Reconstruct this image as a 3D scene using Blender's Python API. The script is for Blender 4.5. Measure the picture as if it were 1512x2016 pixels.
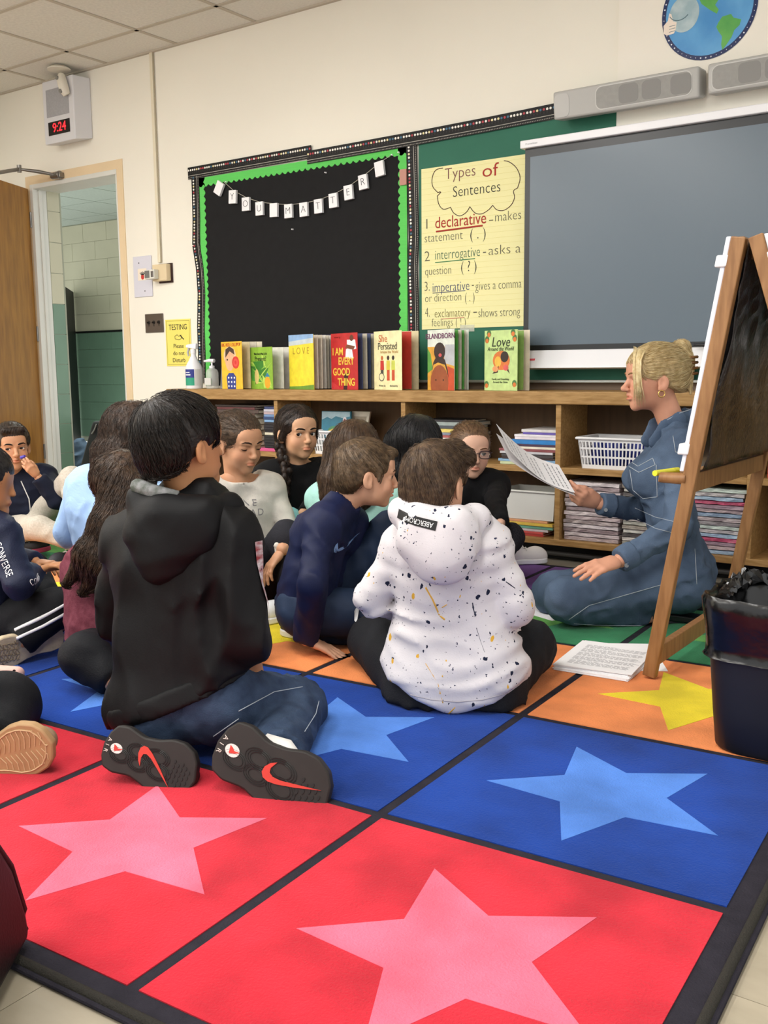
import bpy, bmesh, math, random
import numpy as np
from mathutils import Vector, Matrix
random.seed(7); np.random.seed(7)
for _o in list(bpy.data.objects): bpy.data.objects.remove(_o)
SC = bpy.context.scene
COL = SC.collection
# ------------------------------------------------------------------ camera
CR = Vector((0.8147, 0.5798, -0.0097)); CU = Vector((-0.0758, 0.1231, 0.9895)); CF = Vector((-0.5749, 0.8054, -0.1443))
CC = Vector((1.6903, -0.7869, 0.863)); FPX = 1955.9
cam = bpy.data.objects.new('camera', bpy.data.cameras.new('camera')); COL.objects.link(cam)
cam.data.sensor_fit = 'VERTICAL'; cam.data.sensor_height = 24.0; cam.data.lens = FPX*24.0/2016
cam.data.clip_start = 0.02
cam.matrix_world = Matrix(((CR.x, CU.x, -CF.x, CC.x), (CR.y, CU.y, -CF.y, CC.y), (CR.z, CU.z, -CF.z, CC.z), (0, 0, 0, 1)))
SC.camera = cam
# ------------------------------------------------------------------ light
W = bpy.data.worlds.new('world'); SC.world = W; W.use_nodes = True
W.node_tree.nodes['Background'].inputs[0].default_value = (1.0, 1.0, 0.99, 1)
W.node_tree.nodes['Background'].inputs[1].default_value = 1.05
LAMP_W = 23.0
SC.view_settings.view_transform = 'Standard'; SC.view_settings.look = 'None'
SC.view_settings.exposure = 0.44; SC.view_settings.gamma = 1.0; SC.view_settings.use_curve_mapping = False
SC.cycles.max_bounces = 6; SC.cycles.diffuse_bounces = 4; SC.cycles.use_denoising = True

# ------------------------------------------------------------------ helpers
YW, ZC = 3.45, 2.705          # board wall, ceiling height
def at(x, y, t):               # photo pixel + distance ahead of the camera -> point in the room
    return CC + (CR*((x-756)/FPX) - CU*((y-1008)/FPX) + CF)*t
def ray(x, y): return CR*((x-756)/FPX) - CU*((y-1008)/FPX) + CF
def fl(x, y, z=0.0): d = ray(x, y); return CC + d*((z-CC.z)/d.z)
def onY(x, y, Y): d = ray(x, y); return CC + d*((Y-CC.y)/d.y)
def lin(c):
    if isinstance(c, str): c = [int(c[i:i+2], 16)/255 for i in (0, 2, 4)]
    return tuple((v/12.92 if v <= .04045 else ((v+.055)/1.055)**2.4) for v in c[:3]) + (1,)
MATS = {}
def mat(name, c='808080', rough=.6, spec=.4, var=0.0, vs=8.0, bump=0.0, bs=60.0, metal=0.0, c2=None, stretch=None, emit=None, trans=0, alpha=1, sheen=0, coat=0, attr=None, aniso=0):
    if name in MATS: return MATS[name]
    m = bpy.data.materials.new(name); m.use_nodes = True; MATS[name] = m
    nt = m.node_tree; N = nt.nodes; L = nt.links; b = N['Principled BSDF']
    b.inputs['Base Color'].default_value = lin(c); b.inputs['Roughness'].default_value = rough
    b.inputs['Specular IOR Level'].default_value = spec; b.inputs['Metallic'].default_value = metal
    m.diffuse_color = lin(c)
    if trans: b.inputs['Transmission Weight'].default_value = trans
    if alpha < 1: b.inputs['Alpha'].default_value = alpha
    if sheen: b.inputs['Sheen Weight'].default_value = sheen; b.inputs['Sheen Roughness'].default_value = .5
    if coat: b.inputs['Coat Weight'].default_value = coat
    if emit: b.inputs['Emission Color'].default_value = lin(emit[0]); b.inputs['Emission Strength'].default_value = emit[1]
    co = None
    if var or c2 or bump:
        tc = N.new('ShaderNodeTexCoord'); mp = N.new('ShaderNodeMapping'); L.new(tc.outputs['Object'], mp.inputs[0])
        if stretch: mp.inputs['Scale'].default_value = stretch
        co = mp.outputs[0]
    if var or c2:
        n = N.new('ShaderNodeTexNoise'); n.inputs['Scale'].default_value = vs; n.inputs['Detail'].default_value = 5; L.new(co, n.inputs[0])
        r = N.new('ShaderNodeValToRGB'); L.new(n.outputs[0], r.inputs[0])
        a = lin(c); z = lin(c2) if c2 else tuple(min(1, v*(1+var)) for v in a[:3])+(1,)
        a2 = a if c2 else tuple(v*(1-var) for v in a[:3])+(1,)
        r.color_ramp.elements[0].position = .34; r.color_ramp.elements[1].position = .66
        r.color_ramp.elements[0].color = a2; r.color_ramp.elements[1].color = z
        L.new(r.outputs[0], b.inputs['Base Color'])
        if attr:
            at_ = N.new('ShaderNodeAttribute'); at_.attribute_name = attr
            mx = N.new('ShaderNodeMix'); mx.data_type = 'RGBA'; mx.blend_type = 'MULTIPLY'; mx.inputs[0].default_value = 1
            L.new(r.outputs[0], mx.inputs[6]); L.new(at_.outputs[0], mx.inputs[7]); L.new(mx.outputs[2], b.inputs['Base Color'])
    if bump:
        n2 = N.new('ShaderNodeTexNoise'); n2.inputs['Scale'].default_value = bs; n2.inputs['Detail'].default_value = 4; L.new(co, n2.inputs[0])
        bp = N.new('ShaderNodeBump'); bp.inputs['Strength'].default_value = bump; bp.inputs['Distance'].default_value = .004
        L.new(n2.outputs[0], bp.inputs['Height']); L.new(bp.outputs[0], b.inputs['Normal'])
    return m
def M(c, rough=.6, **k): return mat('m_%s_%s_%s' % (c, rough, '_'.join('%s%s' % i for i in sorted(k.items()))), c, rough, **k)

def tag(o, label, cat, group=None, kind=None):
    if label: o['label'] = label
    if cat: o['category'] = cat
    if group: o['group'] = group
    if kind: o['kind'] = kind
    return o
def thing(name, label, cat, loc=(0, 0, 0), group=None, rz=0.0):
    o = bpy.data.objects.new(name, None); COL.objects.link(o); o.empty_display_size = .05
    o.location = loc; o.rotation_euler = (0, 0, rz); return tag(o, label, cat, group)
def par(o, parent):
    if parent is not None:
        o.parent = parent
        if parent.type == 'EMPTY': o.matrix_parent_inverse = parent.matrix_basis.inverted()
    return o
def link(name, me, m, parent=None, smooth=None, bev=0, seg=2):
    o = bpy.data.objects.new(name, me); COL.objects.link(o)
    if m is not None and not me.materials: me.materials.append(m)
    if smooth is not None:
        me.polygons.foreach_set('use_smooth', [True]*len(me.polygons))
        if smooth < 180: me.set_sharp_from_angle(angle=math.radians(smooth))
    if bev:
        b = o.modifiers.new('bevel', 'BEVEL'); b.width = bev; b.segments = seg; b.limit_method = 'ANGLE'
    return par(o, parent)
class MB:                       # collects simple solids into one mesh
    def __init__(s): s.v = []; s.f = []
    def add(s, v, f): n = len(s.v); s.v += [tuple(p) for p in v]; s.f += [tuple(i+n for i in q) for q in f]; return s
    def hexa(s, v):  # 8 corners: bottom 4 ccw, top 4
        return s.add(v, [(3, 2, 1, 0), (4, 5, 6, 7), (0, 1, 5, 4), (1, 2, 6, 5), (2, 3, 7, 6), (3, 0, 4, 7)])
    def box(s, x0, x1, y0, y1, z0, z1):
        return s.hexa([(x0, y0, z0), (x1, y0, z0), (x1, y1, z0), (x0, y1, z0), (x0, y0, z1), (x1, y0, z1), (x1, y1, z1), (x0, y1, z1)])
    def beam(s, a, b, w, d, side):   # box along a->b; w across side vector, d across the third
        a = Vector(a); b = Vector(b); t = (b-a).normalized(); u = Vector(side); u = (u-t*u.dot(t)).normalized(); n = t.cross(u)
        c = [u*(-w/2)+n*(-d/2), u*(w/2)+n*(-d/2), u*(w/2)+n*(d/2), u*(-w/2)+n*(d/2)]
        return s.hexa([a+k for k in c]+[b+k for k in c])
    def prism(s, poly, fn, h0, h1):  # poly of 2D points; fn(u,v,h)->3D
        n = len(poly)
        v = [fn(p[0], p[1], h0) for p in poly]+[fn(p[0], p[1], h1) for p in poly]
        return s.add(v, [tuple(range(n-1, -1, -1)), tuple(range(n, 2*n))]+[(i, (i+1) % n, n+(i+1) % n, n+i) for i in range(n)])
    def tube(s, pts, r, n=8, cap=True):
        pts = [Vector(p) for p in pts]; R = r if isinstance(r, (list, tuple)) else [r]*len(pts)
        v = []; up = None
        for i, p in enumerate(pts):
            t = (pts[min(i+1, len(pts)-1)]-pts[max(i-1, 0)]).normalized()
            if up is None: up = Vector((0, 0, 1)) if abs(t.z) < .9 else Vector((1, 0, 0))
            x = up.cross(t).normalized(); y = t.cross(x); up = y
            v += [p+(x*math.cos(2*math.pi*k/n)+y*math.sin(2*math.pi*k/n))*R[i] for k in range(n)]
        f = [(i*n+k, i*n+(k+1) % n, (i+1)*n+(k+1) % n, (i+1)*n+k) for i in range(len(pts)-1) for k in range(n)]
        if cap: f += [tuple(range(n-1, -1, -1)), tuple((len(pts)-1)*n+k for k in range(n))]
        return s.add(v, f)
    def lathe(s, prof, c=(0, 0, 0), n=24):   # prof of (r,z)
        c = Vector(c); v = [c+Vector((r*math.cos(2*math.pi*k/n), r*math.sin(2*math.pi*k/n), z)) for r, z in prof for k in range(n)]
        f = [(i*n+k, i*n+(k+1) % n, (i+1)*n+(k+1) % n, (i+1)*n+k) for i in range(len(prof)-1) for k in range(n)]
        return s.add(v, f+[tuple(range(n-1, -1, -1)), tuple((len(prof)-1)*n+k for k in range(n))])
    def mesh(s, name):
        me = bpy.data.meshes.new(name); me.from_pydata(s.v, [], s.f); me.update(); return me
    def make(s, name, m, parent=None, smooth=None, bev=0, seg=2): return link(name, s.mesh(name), m, parent, smooth, bev, seg)
def box(name, m, parent, x0, x1, y0, y1, z0, z1, bev=0): return MB().box(x0, x1, y0, y1, z0, z1).make(name, m, parent, bev=bev)
def struct(o): o['kind'] = 'structure'; return o
def text(s, size, m, parent, frame, name='lettering', align='CENTER', off=0.0, ext=.0004, shear=0, sp=1.0, xs=1.0):
    """flat printed words: frame = (origin, x axis, y axis); converted to a mesh"""
    cu = bpy.data.curves.new('t', 'FONT'); cu.body = s; cu.size = size; cu.align_x = align; cu.align_y = 'CENTER'; cu.offset = off; cu.extrude = ext; cu.shear = shear; cu.space_character = sp; cu.resolution_u = 3
    ob = bpy.data.objects.new('t', cu); COL.objects.link(ob)
    dg = bpy.context.evaluated_depsgraph_get(); me = bpy.data.meshes.new_from_object(ob.evaluated_get(dg))
    bpy.data.objects.remove(ob); bpy.data.curves.remove(cu)
    o, x, y = [Vector(k) for k in frame]; x.normalize(); y.normalize(); z = x.cross(y)
    me.transform(Matrix(((x.x*xs, y.x, z.x, o.x), (x.y*xs, y.y, z.y, o.y), (x.z*xs, y.z, z.z, o.z), (0, 0, 0, 1))))
    me.name = name; me.materials.clear()
    return link(name, me, m, parent)
WX, WZ = Vector((1, 0, 0)), Vector((0, 0, 1))
def wallfn(Y): return lambda u, v, h: (u, Y-h, v)
def disc(c, r, n=20, ry=None): return [(c[0]+r*math.cos(2*math.pi*i/n), c[1]+(ry or r)*math.sin(2*math.pi*i/n)) for i in range(n)]
# ================================================================== setting
m_wall = mat('wall_paint', 'EEEADD', .75, .2, var=.025, vs=1.2, bump=.08, bs=90)
m_wall2 = mat('wall_paint_panel', 'F1ECE0', .7, .2, var=.02, vs=1.5, bump=.05, bs=90)
m_trim = mat('trim_paint', 'E4CDA8', .6, .3, var=.03, vs=5)
m_oak = mat('oak', 'B08B58', .5, .35, c2='94703F', vs=6, stretch=(2.2, 14, 16), bump=.06, bs=30)
m_oak_shade = mat('oak_back_shaded', '5F4830', .6, .3, c2='523D28', vs=4, stretch=(8, 10, 1.2))  # dark stained back; colour also deepened for the shade inside the compartments
m_white = mat('white_plastic', 'EDEDF0', .35, .5)
m_black = mat('black_plastic', '111114', .35, .5)
m_ctile = mat('ceiling_tile', 'E0DDD4', .9, .1, var=.05, vs=60, bump=.25, bs=220)
m_cgrid = mat('ceiling_grid', 'BDB4A4', .6, .3)
m_floor = mat('vinyl_floor', 'ABA18D', .42, .45, c2='8F8673', vs=3.2, stretch=(1, 2.6, 1), bump=.03, bs=40)
DX0, DX1, DZ = -4.2, -3.33, 2.086     # doorway
XL, XR, YB = -4.62, 3.4, -3.6
# floor: vinyl tiles (each tile its own piece)
fl_o = struct(box('floor', mat('floor_joint', '8C8476', .7), None, XL-1.6, XR, YB, 6.2, -.05, -.0015))
tm = MB().box(-.2268, .2268, -.2268, .2268, -.012, 0).mesh('floor_tile'); tm.materials.append(m_floor)
k = 0
for i in range(-2, 9):
    for j in range(-4, 5):
        x, y = i*.455+.31, j*.455-.62
        if y > 1.25 and not (x > 1.5): continue
        o = bpy.data.objects.new('tile', tm); COL.objects.link(o); o.location = (x, y, 0); o.parent = fl_o; o.rotation_euler.z = (k % 2)*math.pi; k += 1
# walls
wb = MB()
wb.box(XL, DX0, YW, YW+.18, 0, ZC+.1).box(DX0, DX1, YW, YW+.18, DZ, ZC+.1).box(DX1, XR, YW, YW+.18, 0, ZC+.1)
wall_back = struct(wb.make('wall_back', m_wall))
struct(box('wall_left', m_wall, None, XL-.15, XL, YB, YW+.2, 0, ZC+.1))
pn = struct(box('trim_1', m_wall2, None, -.078, XR, YW-.012, YW, .7, ZC))          # plaster panel right of the chalkboard
# painted door surround
tb = MB().box(DX1, DX1+.055, YW-.006, YW, 0, DZ+.055).box(DX0-.05, DX1, YW-.006, YW, DZ, DZ+.055).box(DX0-.05, DX0, YW-.006, YW, 0, DZ)
struct(tb.make('trim_2', m_trim))
jb = MB().box(DX0, DX0+.03, YW-.012, YW+.096, 0, DZ).box(DX0+.03, DX0+.04, YW+.03, YW+.055, 0, DZ-.03).box(DX0, DX1, YW-.01, YW+.2, DZ-.03, DZ).box(DX1-.012, DX1, YW-.008, YW+.2, 0, DZ-.03)
struct(jb.make('trim_3', mat('jamb_paint', 'D9DAD3', .45, .4, var=.02, vs=6), bev=.003))
# ceiling: T-bar grid with separate lay-in tiles
ce = struct(box('ceiling', m_cgrid, None, XL-.1, XR, YB, YW, ZC+.006, ZC+.06))
gx = [-3.36+.6096*i for i in range(-3, 12)]; gy = [3.142-.6096*j for j in range(0, 12)]
ctm = MB().box(-.292, .292, -.292, .292, -.001, .02).mesh('ceiling_tile'); ctm.materials.append(m_ctile)
LIGHTS = [(3, 3), (3, 6), (3, 9), (6, 3), (6, 6), (6, 9), (9, 4), (9, 7), (1, 5), (1, 9)]
lit = {(i, j+d) for i, j in LIGHTS for d in (0, 1)}
for i in range(len(gx)-1):
    for j in range(-1, 11):
        if (i, j) in lit: continue
        y1 = gy[j] if j >= 0 else YW; y0 = gy[j+1] if j >= 0 else gy[0]
        cx, cy = (gx[i]+gx[i+1])/2, (y0+y1)/2
        if cx > XR or cx < XL: continue
        o = bpy.data.objects.new('ceiling_tile', ctm); COL.objects.link(o); o.parent = ce
        o.location = (cx, cy, ZC+.004); o.scale = (1, (y1-y0-.026)/.584, 1)
gb = MB()
for x in gx:
    if XL < x < XR: gb.box(x-.012, x+.012, YB, YW, ZC-.001, ZC+.01)
for y in gy: gb.box(XL, XR, y-.012, y+.012, ZC-.001, ZC+.01)
gb.box(XL, XR, YW-.02, YW, ZC-.006, ZC+.01)
gb.make('grid_rail', m_cgrid, ce)
m_diff = mat('lamp_diffuser', 'FFFFFF', .5, emit=('FFF8EC', 3.0))
for n, (i, j) in enumerate(LIGHTS):
    x0, x1, y0, y1 = gx[i]+.015, gx[i+1]-.015, gy[j+2]+.015, gy[j]-.015
    t = thing('ceiling_light', 'white recessed ceiling light panel above the rug', 'ceiling light', ((x0+x1)/2, (y0+y1)/2, ZC), 'recessed ceiling lights')
    MB().box(x0, x0+.03, y0, y1, ZC-.004, ZC+.02).box(x1-.03, x1, y0, y1, ZC-.004, ZC+.02).box(x0+.03, x1-.03, y0, y0+.03, ZC-.004, ZC+.02).box(x0+.03, x1-.03, y1-.03, y1, ZC-.004, ZC+.02).make('frame', m_white, t)
    box('diffuser', m_diff, t, x0+.03, x1-.03, y0+.03, y1-.03, ZC, ZC+.01)
    l = bpy.data.lights.new('lamp', 'AREA'); l.shape = 'RECTANGLE'; l.size = .5; l.size_y = 1.1; l.energy = LAMP_W; l.color = (1, .99, .965)
    lo = bpy.data.objects.new('lamp', l); COL.objects.link(lo); lo.location = ((x0+x1)/2, (y0+y1)/2, ZC-.012); par(lo, t)

# ---------------------------------------------------------------- hallway beyond the door
m_blk = mat('hall_block_cream', 'C4C2AA', .5, .4, var=.03, vs=3); m_tile = mat('hall_tile_green', '6C8B76', .3, .5, var=.06, vs=3)
m_jnt = mat('hall_joint', 'A6AA98', .8)
HY, HS = 7.0, 1.314
hw = struct(box('wall_hall', m_jnt, None, -10.5, -3.0, HY+.004, HY+.2, 0, 2.62))
for r in range(-6, 6):
    z0 = HS+r*.208; z1 = min(z0+.205, 2.57)
    for c in range(-24, -12):
        x0 = c*.42+(.21 if r % 2 else 0)
        if r > -7: box('block', m_tile if r < 0 else m_blk, hw, x0, x0+.415, HY-.005, HY+.004, z0, z1)
box('rail', mat('hall_strip', '1A1C1A', .5), hw, -10.5, -3.0, HY-.014, HY, HS-.012, HS+.01)
hx = DX0+.03
hs = struct(box('wall_hall_side', m_jnt, None, DX0-.28, hx-.006, YW+.2, YW+.212, 0, 2.6))      # return of the corridor wall seen past the jamb
MB().box(DX0-.28, hx-.004, YW+.1, YW+.192, 0, 2.6).make('core', m_jnt, hs)
for r in range(-6, 6):
    z0 = HS+r*.205
    box('block', m_tile if r < 0 else m_blk, hs, hx-.03, hx, YW+.098, YW+.195, z0+.002, z0+.203)
hc = struct(box('ceiling_hall', mat('hall_grid', '6F7A74', .6), None, -10.5, -3, YW+.19, HY, 2.575, 2.62))
htm = MB().box(-.297, .297, -.297, .297, -.004, 0).mesh('ceiling_tile'); htm.materials.append(mat('hall_ceiling_tile', 'AEB9B0', .9, .1, var=.04, vs=40))
for i in range(-16, -4):
    for j in range(6):
        o = bpy.data.objects.new('ceiling_tile', htm); COL.objects.link(o); o.location = (i*.61+.2, YW+.5+j*.61, 2.575); o.parent = hc
hd = thing('hall_door', 'black door standing in the green and cream corridor', 'door', (-8.0, 6.5, 0))
MB().beam((-7.4, 6.0, .8), (-8.42, 6.97, .8), 1.98, .04, (0, 0, 1)).make('leaf', mat('hall_door_black', '0A0A0B', .5), hd)
MB().tube([(-7.52, 6.08, .98), (-7.50, 6.06, .98), (-7.60, 6.15, .98)], .012).make('handle', mat('steel', '8A8A88', .35, metal=1), hd, 60)
struct(box('wall_hall_end', m_jnt, None, -10.6, -10.5, YW+.19, HY, 0, 2.6))
l = bpy.data.lights.new('lamp', 'AREA'); l.size = .6; l.energy = 85; l.color = (.92, 1, .93)
ht = thing('hall_light', 'ceiling light of the corridor beyond the doorway', 'ceiling light', (-5.0, 4.6, 2.57))
MB().box(-5.3, -4.7, 4.3, 4.9, 2.55, 2.57).make('diffuser', m_diff, ht)
lo = bpy.data.objects.new('lamp', l); COL.objects.link(lo); lo.location = (-5.0, 4.6, 2.53); par(lo, ht)

# ---------------------------------------------------------------- classroom door (open into the room)
dr = thing('door_1', None, None, (DX0, YW-.02, 0)); dr['kind'] = 'structure'
da = Vector((.42, -.907, 0)).normalized(); dn = Vector((da.y, -da.x, 0))
p0 = Vector((DX0-.005, YW-.02, .01))
def dpt(u, n, z): return p0+da*u+dn*n+Vector((0, 0, z))
m_door = mat('door_oak', '8C5F26', .38, .45, c2='A5742F', vs=5, stretch=(6, 6, .9), bump=.03)
MB().hexa([dpt(0, 0, 0), dpt(.86, 0, 0), dpt(.86, .045, 0), dpt(0, .045, 0), dpt(0, 0, 2.05), dpt(.86, 0, 2.05), dpt(.86, .045, 2.05), dpt(0, .045, 2.05)]).make('door_leaf', m_door, dr, bev=.002)
for z in (.25, 1.05, 1.8): MB().tube([dpt(-.004, -.006, z), dpt(-.004, -.006, z+.1)], .008).make('hinge', mat('steel', '8A8A88', .35, metal=1), dr, 60)
m_steel = mat('closer_steel', '8E8B86', .38, metal=.9)
b0 = onY(112, 345, YW-.03); b1 = onY(38, 333, YW-.22); b2 = onY(-10, 341, YW-.55)
cl = thing('door_closer', 'steel two-bar door closer arm screwed above the doorway', 'door closer', b0)
MB().tube([b0+Vector((-.05, 0, 0)), b0+Vector((.035, 0, 0))], [.02, .026], 12).box(b0.x-.03, b0.x+.045, b0.y-.014, YW-.006, b0.z-.018, b0.z+.014).make('mount', m_steel, cl, 50, bev=.003)
MB().tube([b0, b0.lerp(b1, .5)+Vector((0, 0, .004)), b1], [.009, .012, .008], 8).make('arm', m_steel, cl, 50)
MB().tube([b1+Vector((0, 0, -.02)), b1+Vector((0, 0, .025))], .014, 10).make('joint', m_steel, cl, 50)
MB().beam(b1, b2, .022, .008, (0, 0, 1)).make('arm', m_steel, cl)

# ---------------------------------------------------------------- bookcase
FY, BY = 3.15, YW-.025
ST, SB = .752, .697            # top board
X0, X1 = -2.62, .98
bc = thing('bookcase', 'long low oak bookcase with open compartments under the board', 'bookcase', (-.9, 3.3, 0))
box('top', m_oak, bc, X0-.01, X1+.02, FY-.012, YW-.002, SB, ST, .004)
DIV = [X0+.012, -1.812, -1.002, -.191, .625, .965]
for x in DIV: box('divider', m_oak, bc, x-.0125, x+.0125, FY, BY, .08, SB-.001, .0015)
for a, b in zip(DIV[:-1], DIV[1:]):
    box('shelf', m_oak, bc, a+.013, b-.013, FY+.004, BY, .397, .424, .0015)
box('bottom', m_oak, bc, X0, X1, FY-.003, BY, .080, .107, .002)
box('back', m_oak_shade, bc, X0, X1, BY, YW-.002, .08, SB)
box('toe_kick', mat('toe_kick_black', '0C0B0B', .5), bc, X0, X1, FY+.10, FY+.115, 0, .08)
MB().tube([(X0+.1, FY+.06, .033), (X1-.1, FY+.06, .033)], .011, 8).make('heat_pipe', mat('pipe_paint', '4a4846', .4), bc, 60)
# drawer cabinet at the right, behind the easel
cb = thing('drawer_cabinet', 'pale oak drawer cabinet standing to the right of the bookcase', 'cabinet', (1.25, 3.25, 0))
m_oakl = mat('oak_light', 'C9A468', .5, .35, c2='B08A50', vs=6, stretch=(2, 12, 14))
box('body', m_oakl, cb, 1.01, 1.55, 3.20, YW-.015, 0, .70, .003)
for z in (.04, .24, .44):
    d = box('drawer', m_oakl, cb, 1.025, 1.535, 3.182, 3.20, z, z+.185, .003)
    MB().tube([(1.23, 3.182, z+.09), (1.23, 3.162, z+.09), (1.33, 3.162, z+.09), (1.33, 3.182, z+.09)], .005, 6).make('handle', m_steel, d, 50)

# ---------------------------------------------------------------- rug
RA = .04987; RS, RQ = .66, .66*.97892
def rug(c, k, z=0):
    x, y = c*RS, k*RQ; return (x*math.cos(RA)-y*math.sin(RA), x*math.sin(RA)+y*math.cos(RA), z)
rg = thing('classroom_rug', 'large classroom rug of coloured squares with a star in each', 'rug', (-.6, 1.6, 0))
K1 = 4.72; CL, CRt = -4, 2
m_rb = mat('rug_line', '2E2C33', .95, .05, var=.12, vs=30, bump=.5, bs=300)
b = .028/RS
bo = MB(); bo.prism([(CL-b*1.7, -b*1.6), (CRt+b*1.7, -b*1.6), (CRt+b*1.7, K1+b), (CL-b*1.7, K1+b)], lambda u, v, h: rug(u, v, h), .001, .0085)
bo.make('backing', m_rb, rg, bev=.004)
for a_, c_ in (((CL-b*1.3, -b*1.05), (CRt+b*1.3, -b*1.05)), ((CRt+b*1.15, -b*1.2), (CRt+b*1.15, K1+b))):
    MB().tube([rug(a_[0], a_[1], .007), rug(c_[0], c_[1], .007)], .0085, 8).make('edge_binding', mat('rug_binding', '35332F', .9, .1, bump=.8, bs=350), rg, 60)
RC = [('BF2A38', 'E2667E'), ('133A8C', '4A78C6'), ('E58A52', 'E4CE30'), ('2F7C52', '5E9C4C'), ('6E478E', '9A7CBA')]
def carpet(n, c): return mat(n, c, .95, .05, var=.22, vs=5, bump=.6, bs=240, sheen=.08)
for c in range(CL, CRt):
    for r in range(5):
        w = .0175; k1 = min(r+1, K1)
        q = MB().prism([(c+w, r+w), (c+1-w, r+w), (c+1-w, k1-w), (c+w, k1-w)], lambda u, v, h: rug(u, v, h), .0060, .0105).make('square', carpet('rug_%d' % r, RC[r][0]), rg)
        st = []
        for i in range(10):
            a_ = math.radians(270+36*i); rr = .375 if i % 2 == 0 else .172
            st.append((c+.515+rr*math.cos(a_), min(r+.5+rr*math.sin(a_), k1-w)))
        MB().prism(st, lambda u, v, h: rug(u, v, h), .0080, .0112).make('star', carpet('rug_star_%d' % r, RC[r][1]), q)
# ================================================================== things on the wall
INK = mat('ink', '1B1B1E', .7); RED = mat('red_marker', 'A82A22', .7); GRN = mat('green_marker', '1F7A4C', .7); BLU = mat('blue_marker', '22356E', .7)
m_bpaper = mat('black_paper', '212122', .85, .15, var=.06, vs=20); m_lime = mat('lime_border', '63CB62', .8, .2, var=.05, vs=8, stretch=(1, 1, 60))
# framed bulletin board
bb = thing('bulletin_board', 'black paper bulletin board with lime scalloped edge and dotted border strips', 'bulletin board', (-1.9, YW, 1.45))
box('paper', m_bpaper, bb, -2.62, -1.17, YW-.006, YW-.001, .765, 1.95)
def scallop(x0, z0, x1, z1, side, name='scalloped_border'):   # strip whose inner edge is wavy
    n = max(4, int((abs(x1-x0)+abs(z1-z0))/.0065)); L_ = math.hypot(x1-x0, z1-z0); tx, tz = (x1-x0)/L_, (z1-z0)/L_; nx, nz = side
    inner = []
    for i in range(n+1):
        u = L_*i/n; d = .045+.007*abs(math.sin(math.pi*u/.04))*2-.007
        inner.append((x0+tx*u+nx*d, z0+tz*u+nz*d))
    v = []; f = []; me = MB()
    for i in range(n):
        a, b = inner[i], inner[i+1]; u0, u1 = L_*i/n, L_*(i+1)/n
        o0, o1 = (x0+tx*u0, z0+tz*u0), (x0+tx*u1, z0+tz*u1)
        me.hexa([(o0[0], YW-.006, o0[1]), (o1[0], YW-.006, o1[1]), (b[0], YW-.006, b[1]), (a[0], YW-.006, a[1]), (o0[0], YW-.009, o0[1]), (o1[0], YW-.009, o1[1]), (b[0], YW-.009, b[1]), (a[0], YW-.009, a[1])])
    me.make(name, m_lime, bb)
scallop(-2.62, .765, -2.62, 1.95, (1, 0)); scallop(-2.62, 1.95, -1.17, 1.95, (0, -1)); scallop(-1.17, 1.95, -1.17, .765, (-1, 0))
m_strip = mat('dotted_strip', '100F0F', .5, .25); DOTM = [mat('dot_'+c, c, .5) for c in ('F1EEE6', 'F1EEE6', 'B23A48', 'F1EEE6', '3C6A86', 'E9DDA8')]
def strip(pts, w, dots, parent=bb, Y=YW-.009, slot=0):
    """a black printed strip along pts (x,z) with a dot row, a loop row and a white line"""
    me = MB(); P = [Vector((p[0], 0, p[1])) for p in pts]
    for a, b in zip(P[:-1], P[1:]):
        t = (b-a).normalized(); n = Vector((-t.z, 0, t.x))*(w/2)
        q = [a-n, b-n, b+n, a+n]; me.hexa([(k.x, Y, k.z) for k in q]+[(k.x, Y-.003, k.z) for k in q])
    o = me.make('border_strip', m_strip, parent)
    L_ = sum((b-a).length for a, b in zip(P[:-1], P[1:])); D = [MB() for _ in DOTM]; ln = MB(); sm = MB(); lp = MB()
    def pt(u, off):
        for a, b in zip(P[:-1], P[1:]):
            l = (b-a).length
            if u <= l or b is P[-1]:
                t = (b-a)/l; return a+t*min(u, l)+Vector((-t.z, 0, t.x))*off
            u -= l
    n = int(L_/.0165)
    rnd = random.Random(len(pts)*7+int(w*1e4))
    for i in range(n):
        u = (i+.5)*L_/n; c = pt(u, w*.24); D[rnd.randrange(6)].prism(disc((c.x, c.z), .0058, 8), wallfn(Y-.003), 0, .0008)
        c = pt(u, w*.03); lp.prism(disc((c.x, c.z), .0042, 7), wallfn(Y-.003), 0, .0005)
        c = pt(u, w*.03); lp.prism(disc((c.x, c.z), .0026, 6), wallfn(Y-.003), .0004, .0005)
    for i in range(int(L_/.0085)):
        c = pt((i+.5)*.0085, -w*.40); sm.prism(disc((c.x, c.z), .0024, 6), wallfn(Y-.003), 0, .0006)
    ns = max(2, len(pts)*2)
    for i in range(ns):
        a, b = pt(L_*i/ns, -w*.22), pt(L_*(i+1)/ns, -w*.22); ln.beam((a.x, Y-.0033, a.z), (b.x, Y-.0033, b.z), .0026, .0006, (0, 0, 1) if abs(b.x-a.x) > abs(b.z-a.z) else (1, 0, 0))
    for d, m in zip(D, DOTM):
        if d.v: d.make('dot_print', m, o)['kind'] = 'stuff'
    lp.make('loop_print', mat('loop_print', '383433', .5), o)['kind'] = 'stuff'; sm.make('bead_print', mat('bead_print', 'A09B92', .5), o)['kind'] = 'stuff'; ln.make('line_print', mat('line_print', 'B5B1A8', .5), o)
W1 = .066
strip([(-2.70, 1.985), (-1.775, 1.99)], W1, 1)
strip([(-1.80, 1.962), (-1.1, 1.968), (-.7, 1.975), (-.33, 1.985)], W1, 1, Y=YW-.0125)
box('corner_patch', m_lime, bb, -2.62, -2.56, YW-.0085, YW-.006, 1.90, 1.95); box('corner_patch', m_lime, bb, -1.232, -1.17, YW-.0085, YW-.006, 1.90, 1.95)
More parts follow.
